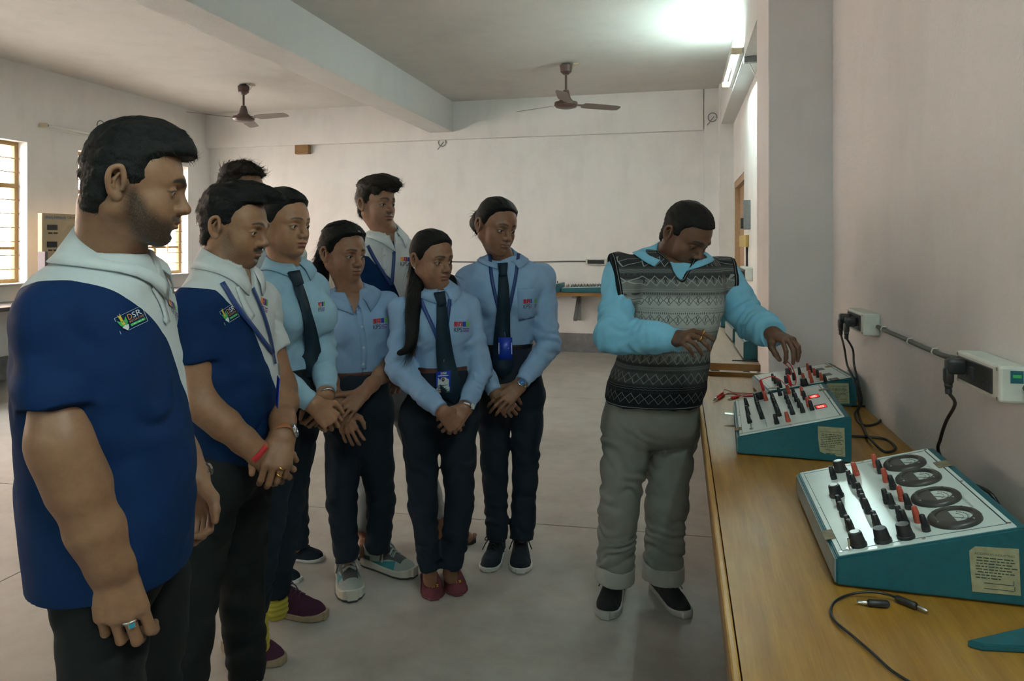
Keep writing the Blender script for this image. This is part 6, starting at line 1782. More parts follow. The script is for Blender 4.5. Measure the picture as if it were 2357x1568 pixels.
# -- the girl with curly tied hair
def build_p5():
    c = person(dict(label='girl in blue shirt without a tie, brown belt, grey and teal trainers', phi=-66, head=(790, 580, 2.97, -37, -7, 0, 1.06), neck=(806, 664, 2.98), neck_r=.050,
        face=dict(fem=1, eye=.48, brow=.0045, jaw=.95, fat=1.10, htop=.020, hside=.014, hwave=.004, nosew=1.08, lip=1.1, hnape=-.09), mask=dict(beard=0, moustache=0), skin=SK4, hh=.0025, sh=.006, gaze=(18, -14),
        strands=[short_strands(2400, lambda p, rs: np.stack([-1 - .3 * rs.rand(len(p)), .35 * rs.randn(len(p)), -.5 + .4 * rs.randn(len(p))], 1), .030, .0015, .003)],
        locks=[dict(path=[(757, 575, 3.02, 22), (742, 605, 3.04, 16), (738, 640, 3.05, 18), (735, 668, 3.05, 10)], n=900, len=.07), dict(path=[(748, 596, 3.0, 12), (735, 602, 3.0, 8), (740, 612, 3.0, 4)], n=300, len=.04, name='curl')],
        torso=[(664, 770, 850, 2.98, .8), (684, 752, 882, 2.98, .72), (712, 742, 902, 2.98, .66), (765, 742, 902, 2.98, .68), (815, 748, 894, 2.98, .70), (858, 754, 886, 2.98, .72)],
        lumps=[((.065, .075, zline(752, 2.9)), (.055, .05, .06), .05), ((-.065, .075, zline(752, 2.9)), (.055, .05, .06), .05)],
        arms=dict(L=dict(sh=(890, 702, 3.02, 25), el=(903, 838, 2.98, 20), wr=(836, 905, 2.78, 12), short=.88, send=27, hand=((785, 950, 2.70), (.1, -.8, .6), dict(f=[(.15, .25, .15), (.2, .25, .15), (.25, .3, .15), (.3, .3, .15)], t=((.03, .036, -.006), (.060, .062, -.006), (.086, .078, -.006), (.106, .088, -.006))), .95)),
                  R=dict(sh=(752, 706, 2.96, 27), el=(744, 842, 2.90, 20), wr=(786, 945, 2.75, 12), short=.85, send=27, hand=((818, 1020, 2.74), (.2, -.95, 0), dict(f=[(.35, .5, .3)] * 4), .95))),
        pelvis=[(850, 752, 888, 2.98, .76), (900, 745, 896, 2.98, .80), (950, 742, 902, 2.98, .80), (990, 742, 900, 2.98, .8)],
        legs=[[(790, 985, 2.96, 46), (786, 1150, 2.93, 34), (799, 1290, 2.88, 25)], [(858, 985, 3.0, 46), (878, 1155, 3.02, 32), (868, 1266, 3.02, 27)]],
        tuck=True, shirt=M_SHIRT, trousers=M_NAVY, seed=9.1, collar_k=dict(h=.0, open=.035, leaf=.055, point=.035, ang=.34), vneck=.11,
        shoes=[dict(toe=(812, 1388), heel=(792, 1310), spec=SNK_TEAL), dict(toe=(955, 1330), heel=(838, 1296), spec=SNK_TEAL)]))
    belt(c, waist_z(c) - .002, M_BELTB); 
    h = c['bsurf'].hit(826, 857)
    if h: bm = MB(); add_tube(bm, [W(826 + 9 * a, 857 + 9 * b_, h[0] @ D_DIR - .006) for a, b_ in ((-1, -1), (1, -1), (1, 1), (-1, 1), (-1, -1))], .002, 6); obj('belt_buckle', bm, M_CHROME, c['root'])
    ribbon('placket', c['surf'], [(824, 705), (833, 760), (838, 810), (836, 850)], .026, M_SHIRT, c['root'], .001, .0015, 6)
    for q in ((833, 752), (837, 800), (836, 838)): button(c, *q)
    kps(c, (859.5, 759), (31, -3.5), (-.5, -24)); stud(c, (-.008, -.086, -.044), M_GOLD, .0036)
    settle(c['root']); return c

# -- the tall man at the back
def build_p6():
    zs = zline(585, 3.45)
    c = person(dict(label='tall man in white and navy polo with lanyard, standing at the back', phi=-52, head=(866, 467, 3.46, -36, -2, 0, 1.04), neck=(885, 528, 3.48), neck_r=.056,
        face=dict(eye=.5, jaw=.96, htop=.028, hside=.012, hwave=.005, brow=.0056, hfront=.006, hblobs=[((.06, 0, .100), (.06, .066, .034), .03), ((.090, .02, .085), (.030, .05, .022), .02)], hfringe=[((.070, .016, .070), (.030, .058, .022), .02), ((.052, -.05, .055), (.026, .022, .026), .02)]), mask=dict(beard=.12, moustache=.35), skin=SK4, hh=.0027, sh=.0065, th=.008, hairh=.003, hairmat=HAIR_B, gaze=(12, -12),
        strands=[short_strands(2400, flow_short((1, .3, -.1), (-.2, 0, -1), .15), .030, .0018, .003)],
        torso=[(532, 852, 916, 3.48, .8), (552, 834, 942, 3.48, .68), (578, 824, 960, 3.48, .62), (640, 824, 966, 3.48, .62), (720, 828, 960, 3.48, .64), (800, 830, 956, 3.48, .66), (880, 832, 952, 3.48, .66)],
        arms=dict(R=dict(sh=(836, 598, 3.40, 22), el=(824, 735, 3.4, 18), wr=(845, 850, 3.3, 11), short=.6, send=23, hand=((880, 890, 3.25), (.1, -.8, .5), CURL)),
                  L=dict(sh=(952, 598, 3.56, 22), el=(962, 735, 3.5, 18), wr=(930, 850, 3.35, 11), short=.6, send=23, hand=((900, 890, 3.3), (.1, -.8, .5), CURL))),
        pelvis=[(860, 835, 950, 3.48, .72), (910, 834, 952, 3.48, .72), (950, 836, 950, 3.48, .72)],
        legs=[[(868, 930, 3.44, 33), (850, 1080, 3.4, 27), (836, 1225, 3.30, 22)], [(922, 930, 3.5, 33), (975, 1080, 3.46, 28), (1006, 1196, 3.42, 24)]],
        bare=[[(W(836, 1215, 3.30), .036), (W(836, 1250, 3.30), .036), (W(834, 1262, 3.22), .034), (W(832, 1270, 3.14), .030)], [(W(1008, 1190, 3.42), .036), (W(1012, 1226, 3.42), .036), (W(1045, 1232, 3.38), .034), (W(1075, 1237, 3.34), .028)]],
        shirt=M_POLO, shirt_name='polo_shirt', collarmat=M_POLOW, yoke=polo_yoke(zs, .19), trousers=M_PALE, seed=6.4, collar_k=dict(h=.004, open=.035, leaf=.06, point=.02, ang=.36), vneck=.12))
    for tx, hx in (((1084, 1250), (1000, 1222)), ((830, 1286), (838, 1222))):
        a = on_plane(*hx, 2, 0.)[:2]; b_ = on_plane(*tx, 2, 0.)[:2]; d = nrm(b_ - a); s = np.array((-d[1], d[0])); L = np.linalg.norm(b_ - a) + .02
        pr = [(0, .025), (.05, .034), (.12, .032), (.2, .044), (.25, .038), (.27, .015)]
        poly = [(x * L / .27, w) for x, w in pr] + [(x * L / .27, -w) for x, w in pr[::-1]]
        bm = MB(); add_prism(bm, [tuple(a + d * x + s * y) for x, y in poly], .001, .018); so = obj('sandal', bm, M_SANDAL, c['root'])
        for x0, x1, hh in ((.62, .72, .065), (.30, .22, .085)):
            pth = [V3(*(a + d * L * (x0 + (x1 - x0) * t) + s * .046 * math.cos(PI * t)), .012 + hh * math.sin(PI * t)) for t in np.linspace(0, 1, 9)]
            bm = MB()
            for k in (-1, 0, 1): add_tube(bm, [p + V3(d[0], d[1], 0) * .009 * k for p in pth], .005, 6)
            obj('strap', bm, M_SANDAL, so)
        for k in range(5):
            t = a + d * (L * (.97 - .02 * abs(k - 3))) + s * (.032 - .015 * k); bm = MB(); bmesh.ops.create_uvsphere(bm, u_segments=10, v_segments=8, radius=.010); bmesh.ops.scale(bm, vec=(1.2, 1.2, .9), verts=bm.verts[:]); obj('toe', bm, SK5, so, 'all', loc=(t[0], t[1], .028))
    lanyard(c, [[(847, 566), (868, 606), (900, 656)], [(907, 558), (905, 606), (901, 656)]], w=.017)
    kps(c, (921, 613), (29, 1), (0, -21), True)
    ribbon('placket', c['surf'], [(884, 570), (886, 600), (888, 622)], .028, M_POLOW, c['root'], .001, .0015, 4); button(c, 885, 588)
    settle(c['root']); return c

# -- the girl with long loose hair and an identity card
def build_p7():
    c = person(dict(label='girl with long black hair over her shoulder, identity card and maroon flats', phi=-74, head=(994, 593, 2.92, -43, -8, 2, 1.0), neck=(1008, 664, 2.93), neck_r=.047,
        face=dict(fem=1, eye=.50, brow=.0044, jaw=.88, cheek=.97, fat=.95, htop=.014, hside=.010, hwave=.002, lip=1.05, hnape=-.12, hfront=.004), mask=dict(beard=0, moustache=0), skin=SK4, hh=.0024, sh=.0058, gaze=(22, -10),
        strands=[short_strands(2400, lambda p, rs: np.stack([-1 + 0 * p[:, 0], np.sign(p[:, 1]) * .5, -.8 - .6 * sstep(-p[:, 0], -.02, .05)], 1) + .08 * rs.randn(len(p), 3), .035, .0014, .001)],
        locks=[dict(path=[(962, 600, 2.98, 16), (958, 650, 2.93, 20), (952, 700, 2.84, 17), (950, 750, 2.80, 14), (947, 785, 2.78, 11), (936, 806, 2.77, 6), (918, 813, 2.77, 2.5)], n=1500, len=.10, name='long_hair'), dict(path=[(1035, 640, 2.99, 9), (1042, 655, 2.99, 8), (1046, 665, 2.98, 4)], n=200, len=.05, name='long_hair')],
        torso=[(664, 978, 1048, 2.93, .8), (684, 950, 1078, 2.93, .72), (712, 928, 1090, 2.93, .66), (760, 936, 1088, 2.93, .68), (810, 954, 1080, 2.93, .70), (850, 962, 1076, 2.93, .72)],
        lumps=[((.060, .070, zline(755, 2.86)), (.052, .05, .06), .05), ((-.060, .070, zline(755, 2.86)), (.052, .05, .06), .05)],
        arms=dict(L=dict(sh=(1078, 712, 2.96, 26), el=(1106, 858, 2.93, 25), wr=(1072, 938, 2.76, 19), hand=((1028, 990, 2.70), (.3, -.85, .4), CURL, .95)),
                  R=dict(sh=(926, 716, 2.90, 28), el=(918, 848, 2.86, 26), wr=(1018, 948, 2.70, 20), hand=((1060, 990, 2.72), (-.1, -.8, .6), CURL, .9))),
        pelvis=[(842, 962, 1076, 2.93, .74), (890, 945, 1092, 2.93, .80), (950, 928, 1100, 2.93, .80), (1000, 926, 1100, 2.93, .8)],
        legs=[[(965, 990, 2.90, 46), (973, 1165, 2.88, 32), (987, 1312, 2.84, 20)], [(1052, 990, 2.93, 48), (1058, 1160, 2.90, 32), (1039, 1304, 2.87, 25)]],
        bare=[[(W(989, 1280, 2.84), .030), (W(990, 1335, 2.86), .028)], [(W(1038, 1280, 2.87), .030), (W(1038, 1328, 2.89), .028)]],
        tuck=True, shirt=M_SHIRT, trousers=M_NAVY, seed=1.4, collar_k=dict(h=.006, leaf=.055, point=.035, ang=.18),
        shoes=[dict(toe=(1000, 1383), heel=(986, 1318), spec=FLATS), dict(toe=(1055, 1373), heel=(1036, 1311), spec=FLATS)]))
    belt(c, waist_z(c) + .0, M_BELTB)
    tie(c, [(1010, 680), (1016, 704)], [(1014, 698), (1016, 740), (1020, 800), (1030, 860), (1044, 928)], .038, .088)
    lanyard(c, [[(963, 664), (975, 705), (999, 762), (1018, 812)], [(1034, 690), (1029, 750), (1021, 812)], [(1019, 810), (1020, 826)]])
    clip(c, [(1020, 826), (1020, 853)])
    card(c, [(1003, 906), (1037, 903), (1038, 853), (1004, 856)], M_BADGE, [
        (M_BADGEW, [(.06, .06), (.94, .08), (.94, .26), (.88, .28), (.88, .60), (.6, .72), (.30, .60), (.12, .74), (.12, .28), (.05, .24)], [tuple(range(10))]),
        rect_piece(M_BADGEW, .32, .86, .70, .96, 1), rect_piece(M_PR, .36, .90, .52, .945, 1), rect_piece(M_GRN, .56, .90, .66, .945, 1), rect_piece(M_WHT, .14, .78, .84, .82, 1),
        (M_WHT, [(.49 + .17 * math.cos(a), .62 + .115 * math.sin(a)) for a in np.linspace(0, 2 * PI, 17)[:-1]], [tuple(range(16))]),
        (M_BELTB, [(.49 + .11 * math.cos(a), .62 + .10 * math.sin(a)) for a in np.linspace(0, 2 * PI, 13)[:-1]], [tuple(range(12))]), (SK3, [(.49 + .06 * math.cos(a), .64 + .05 * math.sin(a)) for a in np.linspace(0, 2 * PI, 11)[:-1]], [tuple(range(10))]),
        rect_piece(M_INK, .14, .34, .82, .37, 1), rect_piece(M_INK, .14, .27, .56, .30, 1), rect_piece(M_INK, .14, .20, .72, .23, 1), rect_piece(M_INK, .14, .13, .82, .16, 1), rect_piece(M_PO, .05, .03, .45, .06, 1), rect_piece(M_GRN, .70, .03, .95, .06, 1)])
    for ob in [o for o in bpy.data.objects if o.parent is c['root'] and o.name.startswith('shoe')]:
        vs2 = [tuple(v.co) for v in ob.data.vertices]; S2 = Surf(vs2, [tuple(p.vertices) for p in ob.data.polygons])
        for x0, y0 in ((991, 1349), (1043, 1339)):
            H = [S2.hit(x0 + dx, y0 + dy) for dx, dy in ((0, 0), (5, -1), (4, 4), (8, -1), (8, 4), (12, -2), (17, -3), (14, 2), (18, 1))]
            if all(h is not None for h in H):
                bm = MB()
                for i, j in ((0, 1), (1, 2), (3, 4), (5, 6), (6, 7), (7, 8)): add_tube(bm, [H[i][0] + H[i][1] * .001, H[j][0] + H[j][1] * .001], .0013, 5)
                obj('embroidery', bm, M_PY, ob)
    kps(c, (1045, 765), (34, 0), (0, -24)); stud(c, (-.008, -.084, -.040), M_WHT, .0036)
    w, ax = wrist_of(c, 'L', .0); band(c, w, ax, .025, .012, M_CHROME, face=M_WATCHW, fdir=R_DIR * .4 - D_DIR - V3(0, 0, .3), fr=.014)
    settle(c['root']); return c

# -- the tall girl
def build_p8():
    c = person(dict(label='tall girl in blue shirt and tie with a plain blue card on her lanyard', phi=-82, head=(1142, 518, 3.12, -52, -14, -5, 1.05), neck=(1156, 594, 3.19), neck_r=.050,
        face=dict(fem=1, eye=.42, brow=.0044, jaw=.90, htop=.014, hside=.010, hwave=.002, lip=1.15, nosew=1.05, hnape=-.07), mask=dict(beard=0, moustache=0), skin=SK5, hh=.0026, sh=.0062, gaze=(16, -16),
        strands=[short_strands(2200, lambda p, rs: np.stack([-1 + 0 * p[:, 0], .1 * np.sign(p[:, 1]), -.35 + 0 * p[:, 0]], 1) + .10 * rs.randn(len(p), 3), .032, .0014, .0015)],
        locks=[dict(path=[(1112, 505, 3.22, 24), (1105, 515, 3.26, 22)], n=300, len=.05, name='bun')],
        torso=[(590, 1122, 1192, 3.19, .8), (606, 1098, 1222, 3.19, .70), (635, 1076, 1256, 3.19, .62), (690, 1086, 1246, 3.19, .62), (740, 1100, 1233, 3.19, .66), (798, 1112, 1222, 3.19, .70)],
        lumps=[((.062, .070, zline(690, 3.1)), (.055, .045, .06), .05), ((-.062, .070, zline(690, 3.1)), (.055, .045, .06), .05)],
        arms=dict(L=dict(sh=(1248, 640, 3.22, 27), el=(1262, 792, 3.16, 25), wr=(1196, 888, 2.98, 17), back=.02, hand=((1140, 938, 2.92), (.1, -.85, .5), dict(f=[(.35, .5, .3)] * 4), .97)),
                  R=dict(sh=(1082, 645, 3.16, 27), el=(1084, 800, 3.10, 24), wr=(1142, 908, 2.97, 16), hand=((1180, 948, 2.96), (-.1, -.85, .4), CURL, .95))),
        pelvis=[(792, 1112, 1222, 3.19, .74), (840, 1106, 1240, 3.19, .78), (900, 1100, 1252, 3.19, .80), (945, 1100, 1252, 3.19, .8)],
        legs=[[(1136, 945, 3.17, 41), (1139, 1104, 3.15, 29), (1144, 1238, 3.12, 23)], [(1214, 945, 3.21, 41), (1209, 1104, 3.18, 28), (1201, 1238, 3.15, 26)]],
        tuck=True, shirt=M_SHIRT, trousers=M_NAVY, seed=4.8, collar_k=dict(h=.006, leaf=.055, point=.035, ang=.18),
        shoes=[dict(toe=(1120, 1319), heel=(1152, 1262), spec=SNK_NAVY), dict(toe=(1198, 1322), heel=(1198, 1258), spec=SNK_NAVY)]))
    belt(c, waist_z(c) + .0, M_BELTK)
    tie(c, [(1158, 612), (1158, 638)], [(1158, 632), (1158, 680), (1156, 750), (1156, 810), (1158, 870)], .038, .090)
    lanyard(c, [[(1127, 588), (1132, 640), (1145, 702), (1161, 757)], [(1193, 586), (1184, 650), (1172, 708), (1161, 757)], [(1161, 754), (1162, 764)]])
    clip(c, [(1162, 762), (1164, 780)])
    card(c, [(1147, 828), (1180, 828), (1179, 777), (1147, 777)], M_BADGE, [rect_piece(M_WHT, .02, .25, .07, .77, 1), rect_piece(M_WHT, .92, .25, .97, .77, 1), rect_piece(M_WHT, .70, .48, .75, .54, 1)], .034)
    decal('chest_logo', c['surf'], (1204.5, 710.5), (28, -2), (0, -21), KPS, c['shirt'], .0052); stud(c, (-.008, -.084, -.042), M_GOLD, .0036)
    ribbon('pocket', c['surf'], [(1210, 664), (1211, 700), (1212, 735)], .075, M_SHIRT, c['shirt'], .0008, .0016, 5)
    w, ax = wrist_of(c, 'L', .0); band(c, w, ax, .0255, .013, M_CHROME, face=M_WATCHF, fdir=R_DIR * .1 - D_DIR + V3(0, 0, .4), fr=.018)
    finger_ring(c, 'L', 1142, 918, (-10, 8), M_GOLD, .009)
    settle(c['root']); return c

# -- the instructor
def build_p9():
    def vest(B, p, u, w, z, sl): return {}
    S = dict(label='man in patterned knit vest over sky blue shirt leaning over the bench', phi=-90, head=(1580, 536, 2.70, -54, -36, 0, 1.04), neck=(1548, 594, 2.76), neck_r=.062,
        face=dict(eye=.12, fat=1.2, jaw=1.08, cheek=1.06, nosew=1.2, lip=1.15, htop=.012, hside=.008, hwave=.003, hlz=-.010, brow=.0058), mask=dict(beard=.18, moustache=1.), skin=SK6, hh=.0023, ha=.0022, sh=.0055, gaze=(0, -35),
        strands=[short_strands(2600, flow_short((.6, .1, -.5), (-.1, 0, -1), .5), .012, .0015, .003)],
        torso=[(578, 1498, 1596, 2.76, .8), (596, 1462, 1622, 2.76, .76), (622, 1440, 1648, 2.76, .72), (680, 1448, 1658, 2.75, .72), (740, 1450, 1648, 2.74, .76), (800, 1440, 1626, 2.74, .82), (850, 1420, 1618, 2.74, .86), (890, 1404, 1612, 2.74, .88), (915, 1400, 1606, 2.74, .88)],
        arms=dict(R=dict(sh=(1426, 634, 2.70, 38), el=(1414, 770, 2.56, 41), wr=(1558, 780, 2.42, 26), back=-.004, hand=((1612, 768, 2.27), (-.15, -.75, .65), dict(f=[(.35, .55, .3), (.6, .7, .4), (.8, .8, .4), (.95, .9, .4)], t=((.03, .036, -.012), (.062, .046, -.030), (.088, .036, -.045), (.106, .024, -.052))), .94)),
                  L=dict(sh=(1664, 640, 2.86, 38), el=(1722, 733, 2.72, 38), wr=(1778, 768, 2.52, 32), back=.0, hand=((1826, 788, 2.42), (.15, -.55, .9), dict(f=[(.80, .60, .3), (.70, .65, .3), (.65, .65, .3), (.65, .65, .3)], s=(.20, .08, -.06, -.20), t=((.03, .036, -.012), (.058, .048, -.034), (.078, .044, -.056), (.092, .036, -.074))), .92))),
        pelvis=[(880, 1404, 1606, 2.75, .86), (930, 1396, 1606, 2.76, .86), (985, 1390, 1608, 2.77, .84), (1030, 1388, 1608, 2.77, .82)],
        legs=[[(1446, 1010, 2.74, 54), (1424, 1172, 2.72, 44), (1415, 1330, 2.74, 38)], [(1550, 1005, 2.82, 52), (1534, 1160, 2.80, 45), (1526, 1330, 2.79, 40)]],
        shirt=M_SHIRT9, trousers=M_KHAKI, seed=8.2, tfold=1.5, th=.006, collar=False, wrinkle=.012, fold=1.5,
        shoes=[dict(toe=(1392, 1428), heel=(1422, 1345), spec=SNK_BLK), dict(toe=(1582, 1425), heel=(1506, 1350), spec=SNK_BLK)])
    c = person(S); B = c['B']; root = c['root']; nb = c['nb']
    v = Vol(B.rows[:, [1, 2, 0]].min(0) - .30, B.rows[:, [1, 2, 0]].max(0) + [.30, .30, .06], .005)
    B.torso(v, grow=.016, k=0, n=2.35, bottom=B.rows[0, 0] - .012)
    ac = []
    for sd in ('R', 'L'):
        (sh, rs), (el, re) = J(S['arms'][sd]['sh']), J(S['arms'][sd]['el'])
        v.cone(nb - V3(0, 0, .055), sh, .070, rs * .92 + .022, .05); v.cone(sh, sh + (el - sh) * .25, rs + .021, rs + .018, .03)
        a0 = sh + (B.l if sd == 'L' else -B.l) * .030 - V3(0, 0, .005); dr = nrm((B.l if sd == 'L' else -B.l) * 1. + V3(0, 0, -.12)); ac.append((a0, dr, rs))
        v.field(lambda X, Y, Z: -((X - a0[0]) * dr[0] + (Y - a0[1]) * dr[1] + (Z - a0[2]) * dr[2]), a0 - .3, a0 + .3, .004, 'sub')
    up = c['upn']
    v.cone(nb + up * .12, nb - up * .035, .074, .074, .006, 'sub')
    tip = nb - V3(0, 0, .125) + B.f * .13
    vp0 = nb + up * .02 + B.f * .06
    v.cone(vp0, tip, .066, .004, .004, 'sub'); v.cone(vp0 + B.f * .08, tip + B.f * .06, .07, .006, .004, 'sub')
    v.displace(cloth_noise(.004, [(W(1500, 880, 2.65), .12, nrm(V3(.2, .2, 1)), 60, .005), (W(1590, 700, 2.6), .12, nrm(V3(.6, 0, .6)), 45, .004)], f=(8, 8, 9), seed=2.5))
    p, q = v.mesh(); p = smooth_mesh(p, q, 1, .4)
    u, w, z = B.uvw(p); cx, cy, a, b_ = B.at(z); ang = np.arctan2(u / a, w / b_)
    rib = np.full(len(p), 1.)
    for a0, dr, rs in ac: rib = np.minimum(rib, np.where(p[:, 2] > a0[2] - .19, np.abs((p - a0) @ dr), 1.))
    ba = tip - vp0; t = np.clip(((p - vp0) @ ba) / (ba @ ba), 0, 1); rib = np.minimum(rib, np.abs(np.linalg.norm(p - vp0 - t[:, None] * ba, axis=1) - (.066 - .062 * t)) + .0)
    rib = np.where((z < B.rows[0, 0] + .012), np.minimum(rib, z - B.rows[0, 0] + .016), rib)
    collar(root, B, nb + up * .012, nrm(up + B.f * .30), .064, Surf(p, q), M_SHIRT9, .025, .066, .03, .30)
    zb, zt = zline(915, 2.74), zline(575, 2.76)
    mesh_fast('knit_vest', p, q, M_KNIT, root, {'knit': np.stack([ang * .165, (z - zb) / (zt - zb), rib], 1)})
    for leg in S['legs']:
        (k_, rk), (e, r) = J(leg[1]), J(leg[2]); dr = nrm(e - k_); cv = Vol(e - .16, e + .16, .005)
        cv.cone(e - dr * .085, e + dr * .03, r * 1.17, r * 1.19, .003); cut_end(cv, e - dr * .058, -dr, r * 1.2); cut_end(cv, e + dr * .006, dr, r * 1.2)
        cv.displace(cloth_noise(.003, [], f=(14, 14, 14))); cp, cq = cv.mesh(); mesh_fast('trouser_cuff', cp, cq, M_CUFF, root)
    finger_ring(c, 'R', 1614, 765, (14, 6), M_GOLD, .0100); finger_ring(c, 'R', 1609, 779, (12, 9), M_GOLD, .0100)
    settle(root); return c
import time as _t
for _f in (build_p1, build_p2, build_p3, build_p4, build_p5, build_p6, build_p7, build_p8, build_p9):
    _f()
# ---------------------------------------------------------------- sockets, leads and the small things on the walls
M_SOCKW = plain('socket_box_enamel', (.56, .58, .53), .45, var=.08, vscale=20); M_SOCKB = plain('socket_plate', (.022, .022, .024), .35, var=.3, vscale=60); M_CABLE = plain('grey_wall_cable', (.10, .10, .085), .55); M_CORD = plain('black_cord', (.010, .011, .012), .4)
def socket_box(label, x, y0, y1, z0, z1, dep, nx=-1, rocker=True, sticker=False):
    t = thing('socket_box', label, 'socket', (x, (y0 + y1) / 2, (z0 + z1) / 2)); l, h = y1 - y0, z1 - z0
    bm = MB(); add_box(bm, (nx * dep / 2, 0, 0), (dep, l, h), bev=.006); obj('box', bm, M_SOCKW, t)
    bm = MB(); add_box(bm, (nx * (dep + .001), .01, 0), (.006, l * .80, h * .70), bev=.002); pl = obj('plate', bm, M_SOCKB, t)
    for yy in (-.3, .3):
        bm = MB()
        for a, b in ((0, .018), (-.010, -.006), (.010, -.006)): add_cyl(bm, (nx * (dep + .0045), l * yy * .8 + a, b), .0036, .002, 10, rot=Matrix.Rotation(PI / 2, 3, 'Y'))
        obj('socket_hole', bm, M_BLK, pl)
    bm = MB(); add_box(bm, (nx * (dep + .006), .01, 0), (.008, .016, .030), bev=.002); obj('rocker_switch', bm, M_SOCKB, pl)
    for yy, zz in ((-.46, .40), (-.46, -.40), (.46, .40), (.46, -.40)):
        bm = MB(); add_cyl(bm, (nx * (dep + .0005), l * yy, h * zz), .004, .003, 10, rot=Matrix.Rotation(PI / 2, 3, 'Y')); obj('screw', bm, M_STEEL, t)
    if sticker:
        bm = MB(); add_box(bm, (nx * dep * .45, -l / 2 - .0006, h * .22), (.024, .001, .026)); st = obj('sticker', bm, M_TEAL, t)
        bm = MB(); add_box(bm, (nx * dep * .45, -l / 2 - .0013, h * .24), (.016, .0006, .007)); obj('print', bm, M_GRN, st)
    return t
X0 = ROOM['xr']
_op = lambda x, y: on_plane(x, y, 0, X0 - .058)
_b1 = (_op(1987, 740)[1], _op(1951, 740)[1], _op(1987, 773)[2], _op(1987, 722)[2]); _b2 = (_op(2301, 880)[1], _op(2202, 860)[1], _op(2302, 929)[2], _op(2301, 843)[2])
print('boxes', _b1, _b2)
socket_box('white socket box with two black plugs beside the pillar', X0, _b1[0], _b1[1], _b1[2], _b1[3], .058)
socket_box('white socket box with one black plug above the nearest instrument', X0, _b2[0], _b2[1], _b2[2], _b2[3], .058, sticker=True)
def plug(label, p, path, r=.0042, tail=None):
    """angled plug on a socket face with its cord down to an instrument"""
    t = thing('power_plug', label, 'plug', tuple(p))
    bm = MB(); add_box(bm, (-.020, 0, .004), (.040, .032, .036), bev=.008, seg=3)
    add_box(bm, (-.034, 0, -.018), (.020, .024, .036), bev=.006, seg=2); obj('plug_body', bm, M_BLK, t, True)
    bm = MB(); add_lathe(bm, [(0, -.062), (.007, -.062), (.008, -.052), (.007, -.050), (.0095, -.042), (.0085, -.040), (.011, -.030), (0, -.030)], 12, Matrix.Translation((-.034, 0, 0))); obj('strain_relief', bm, M_BLK, t, True)
    P = [np.array((p[0] - .034, p[1], p[2] - .058))] + [np.asarray(q, float) for q in path]
    bm = MB(); add_tube(bm, spline(P, 7), r, 8); o = obj('cord', bm, M_CORD, t, 'all'); o.location = (-p[0], -p[1], -p[2]); return t
dk = lambda x, y, h=.005: on_plane(x, y, 2, .8 + h)
XF = X0 - .062
wl = lambda x, y, xx=.655: on_plane(x, y, 0, xx)
plug('black plug nearer the pillar in the far socket box', (XF, _b1[1] - .06, (_b1[2] + _b1[3]) / 2), [wl(1943, 800), wl(1950, 840), wl(1966, 875), wl(1975, 905, .665), wl(1978, 935, .67), dk(1968, 955), dk(1985, 978), dk(2018, 975), dk(2032, 955), dk(2010, 938), dk(1960, 934)])
plug('black plug farther from the pillar in the far socket box', (XF, _b1[0] + .09, (_b1[2] + _b1[3]) / 2 - .004), [wl(1963, 805), wl(1966, 840), wl(1978, 890, .67), wl(1984, 925, .68), dk(1975, 948), dk(1990, 990), dk(2003, 1010, .02), dk(2035, 1040), dk(2062, 1032), dk(2040, 1012), dk(2000, 1006), dk(1958, 1004)])
plug('black plug in the socket box above the nearest instrument', (XF, _b2[1] - .06, (_b2[2] + _b2[3]) / 2 + .004), [wl(2198, 930, .655), wl(2178, 970, .66), wl(2165, 1010, .665), wl(2162, 1045, .67), (.685, 1.95, .83), (.692, 1.85, .806), (.69, 1.75, .83), wl(2300, 1168, .665), wl(2278, 1135, .65), wl(2246, 1118, .625)])
for lab, pts in (('grey cable run clipped between the two socket boxes', [(2014, 749), (2040, 762), (2075, 777), (2110, 793), (2145, 808), (2175, 820), (2203, 826)]), ('grey cable leaving the nearer socket box', [(2338, 884), (2350, 890), (2380, 900), (2440, 930)])):
    P = [on_plane(x, y, 0, X0 - .009) for x, y in pts]; bm = MB(); add_tube(bm, spline(P, 6), .0075, 8); o = obj('wall_cable', bm, M_CABLE, None, 'all'); tag(o, lab, 'cable')
    for x, y in ((2034, 759), (2095, 787), (2152, 811)) if len(pts) == 7 else ():
        p = on_plane(x, y, 0, X0 - .009); bm = MB(); add_tube(bm, [p + V3(.008, 0, .011), p + V3(-.006, 0, .0095), p + V3(-.0095, 0, 0), p + V3(-.004, 0, -.008)], .0025, 6); obj('cable_clip', bm, M_SOCKW, o)
# black lead with two plugs on the near bench
def banana(name, a, b, c, body, parent=None, r=.0045):
    """plug: body from a to b, bright tip from b to c"""
    bm = MB(); a, b, c = [np.asarray(q, float) for q in (a, b, c)]; d = b - a
    add_tube(bm, [a, a + d * .08, a + d * .5, a + d * .95, b], [r * .75, r * .95, r, r, r * .8], 10); o = obj(name, bm, body, parent, 'all')
    bm = MB(); add_tube(bm, [b, b + (c - b) * .15, b + (c - b) * .9, c], [r * .45, r * .55, r * .5, r * .3], 8); obj('plug_tip', bm, M_STEEL, o, 'all'); return o
t = thing('test_lead', 'black test lead with a silver tipped plug curling in front of the nearest instrument', 'cable', tuple(dk(1915, 1420)))
def under(root):
    for ch in root.children:
        ch.matrix_parent_inverse = Matrix.Translation(-root.location)
bm = MB(); add_tube(bm, spline([dk(2062, 1376), dk(2040, 1368, .012), dk(2000, 1363, .012), dk(1955, 1369, .006), dk(1922, 1385), dk(1913, 1408), dk(1924, 1432), dk(1960, 1462), dk(2010, 1505), dk(2045, 1538), dk(2070, 1556), dk(2110, 1580)], 6), .0023, 8); obj('cord', bm, M_CORD, t, 'all')
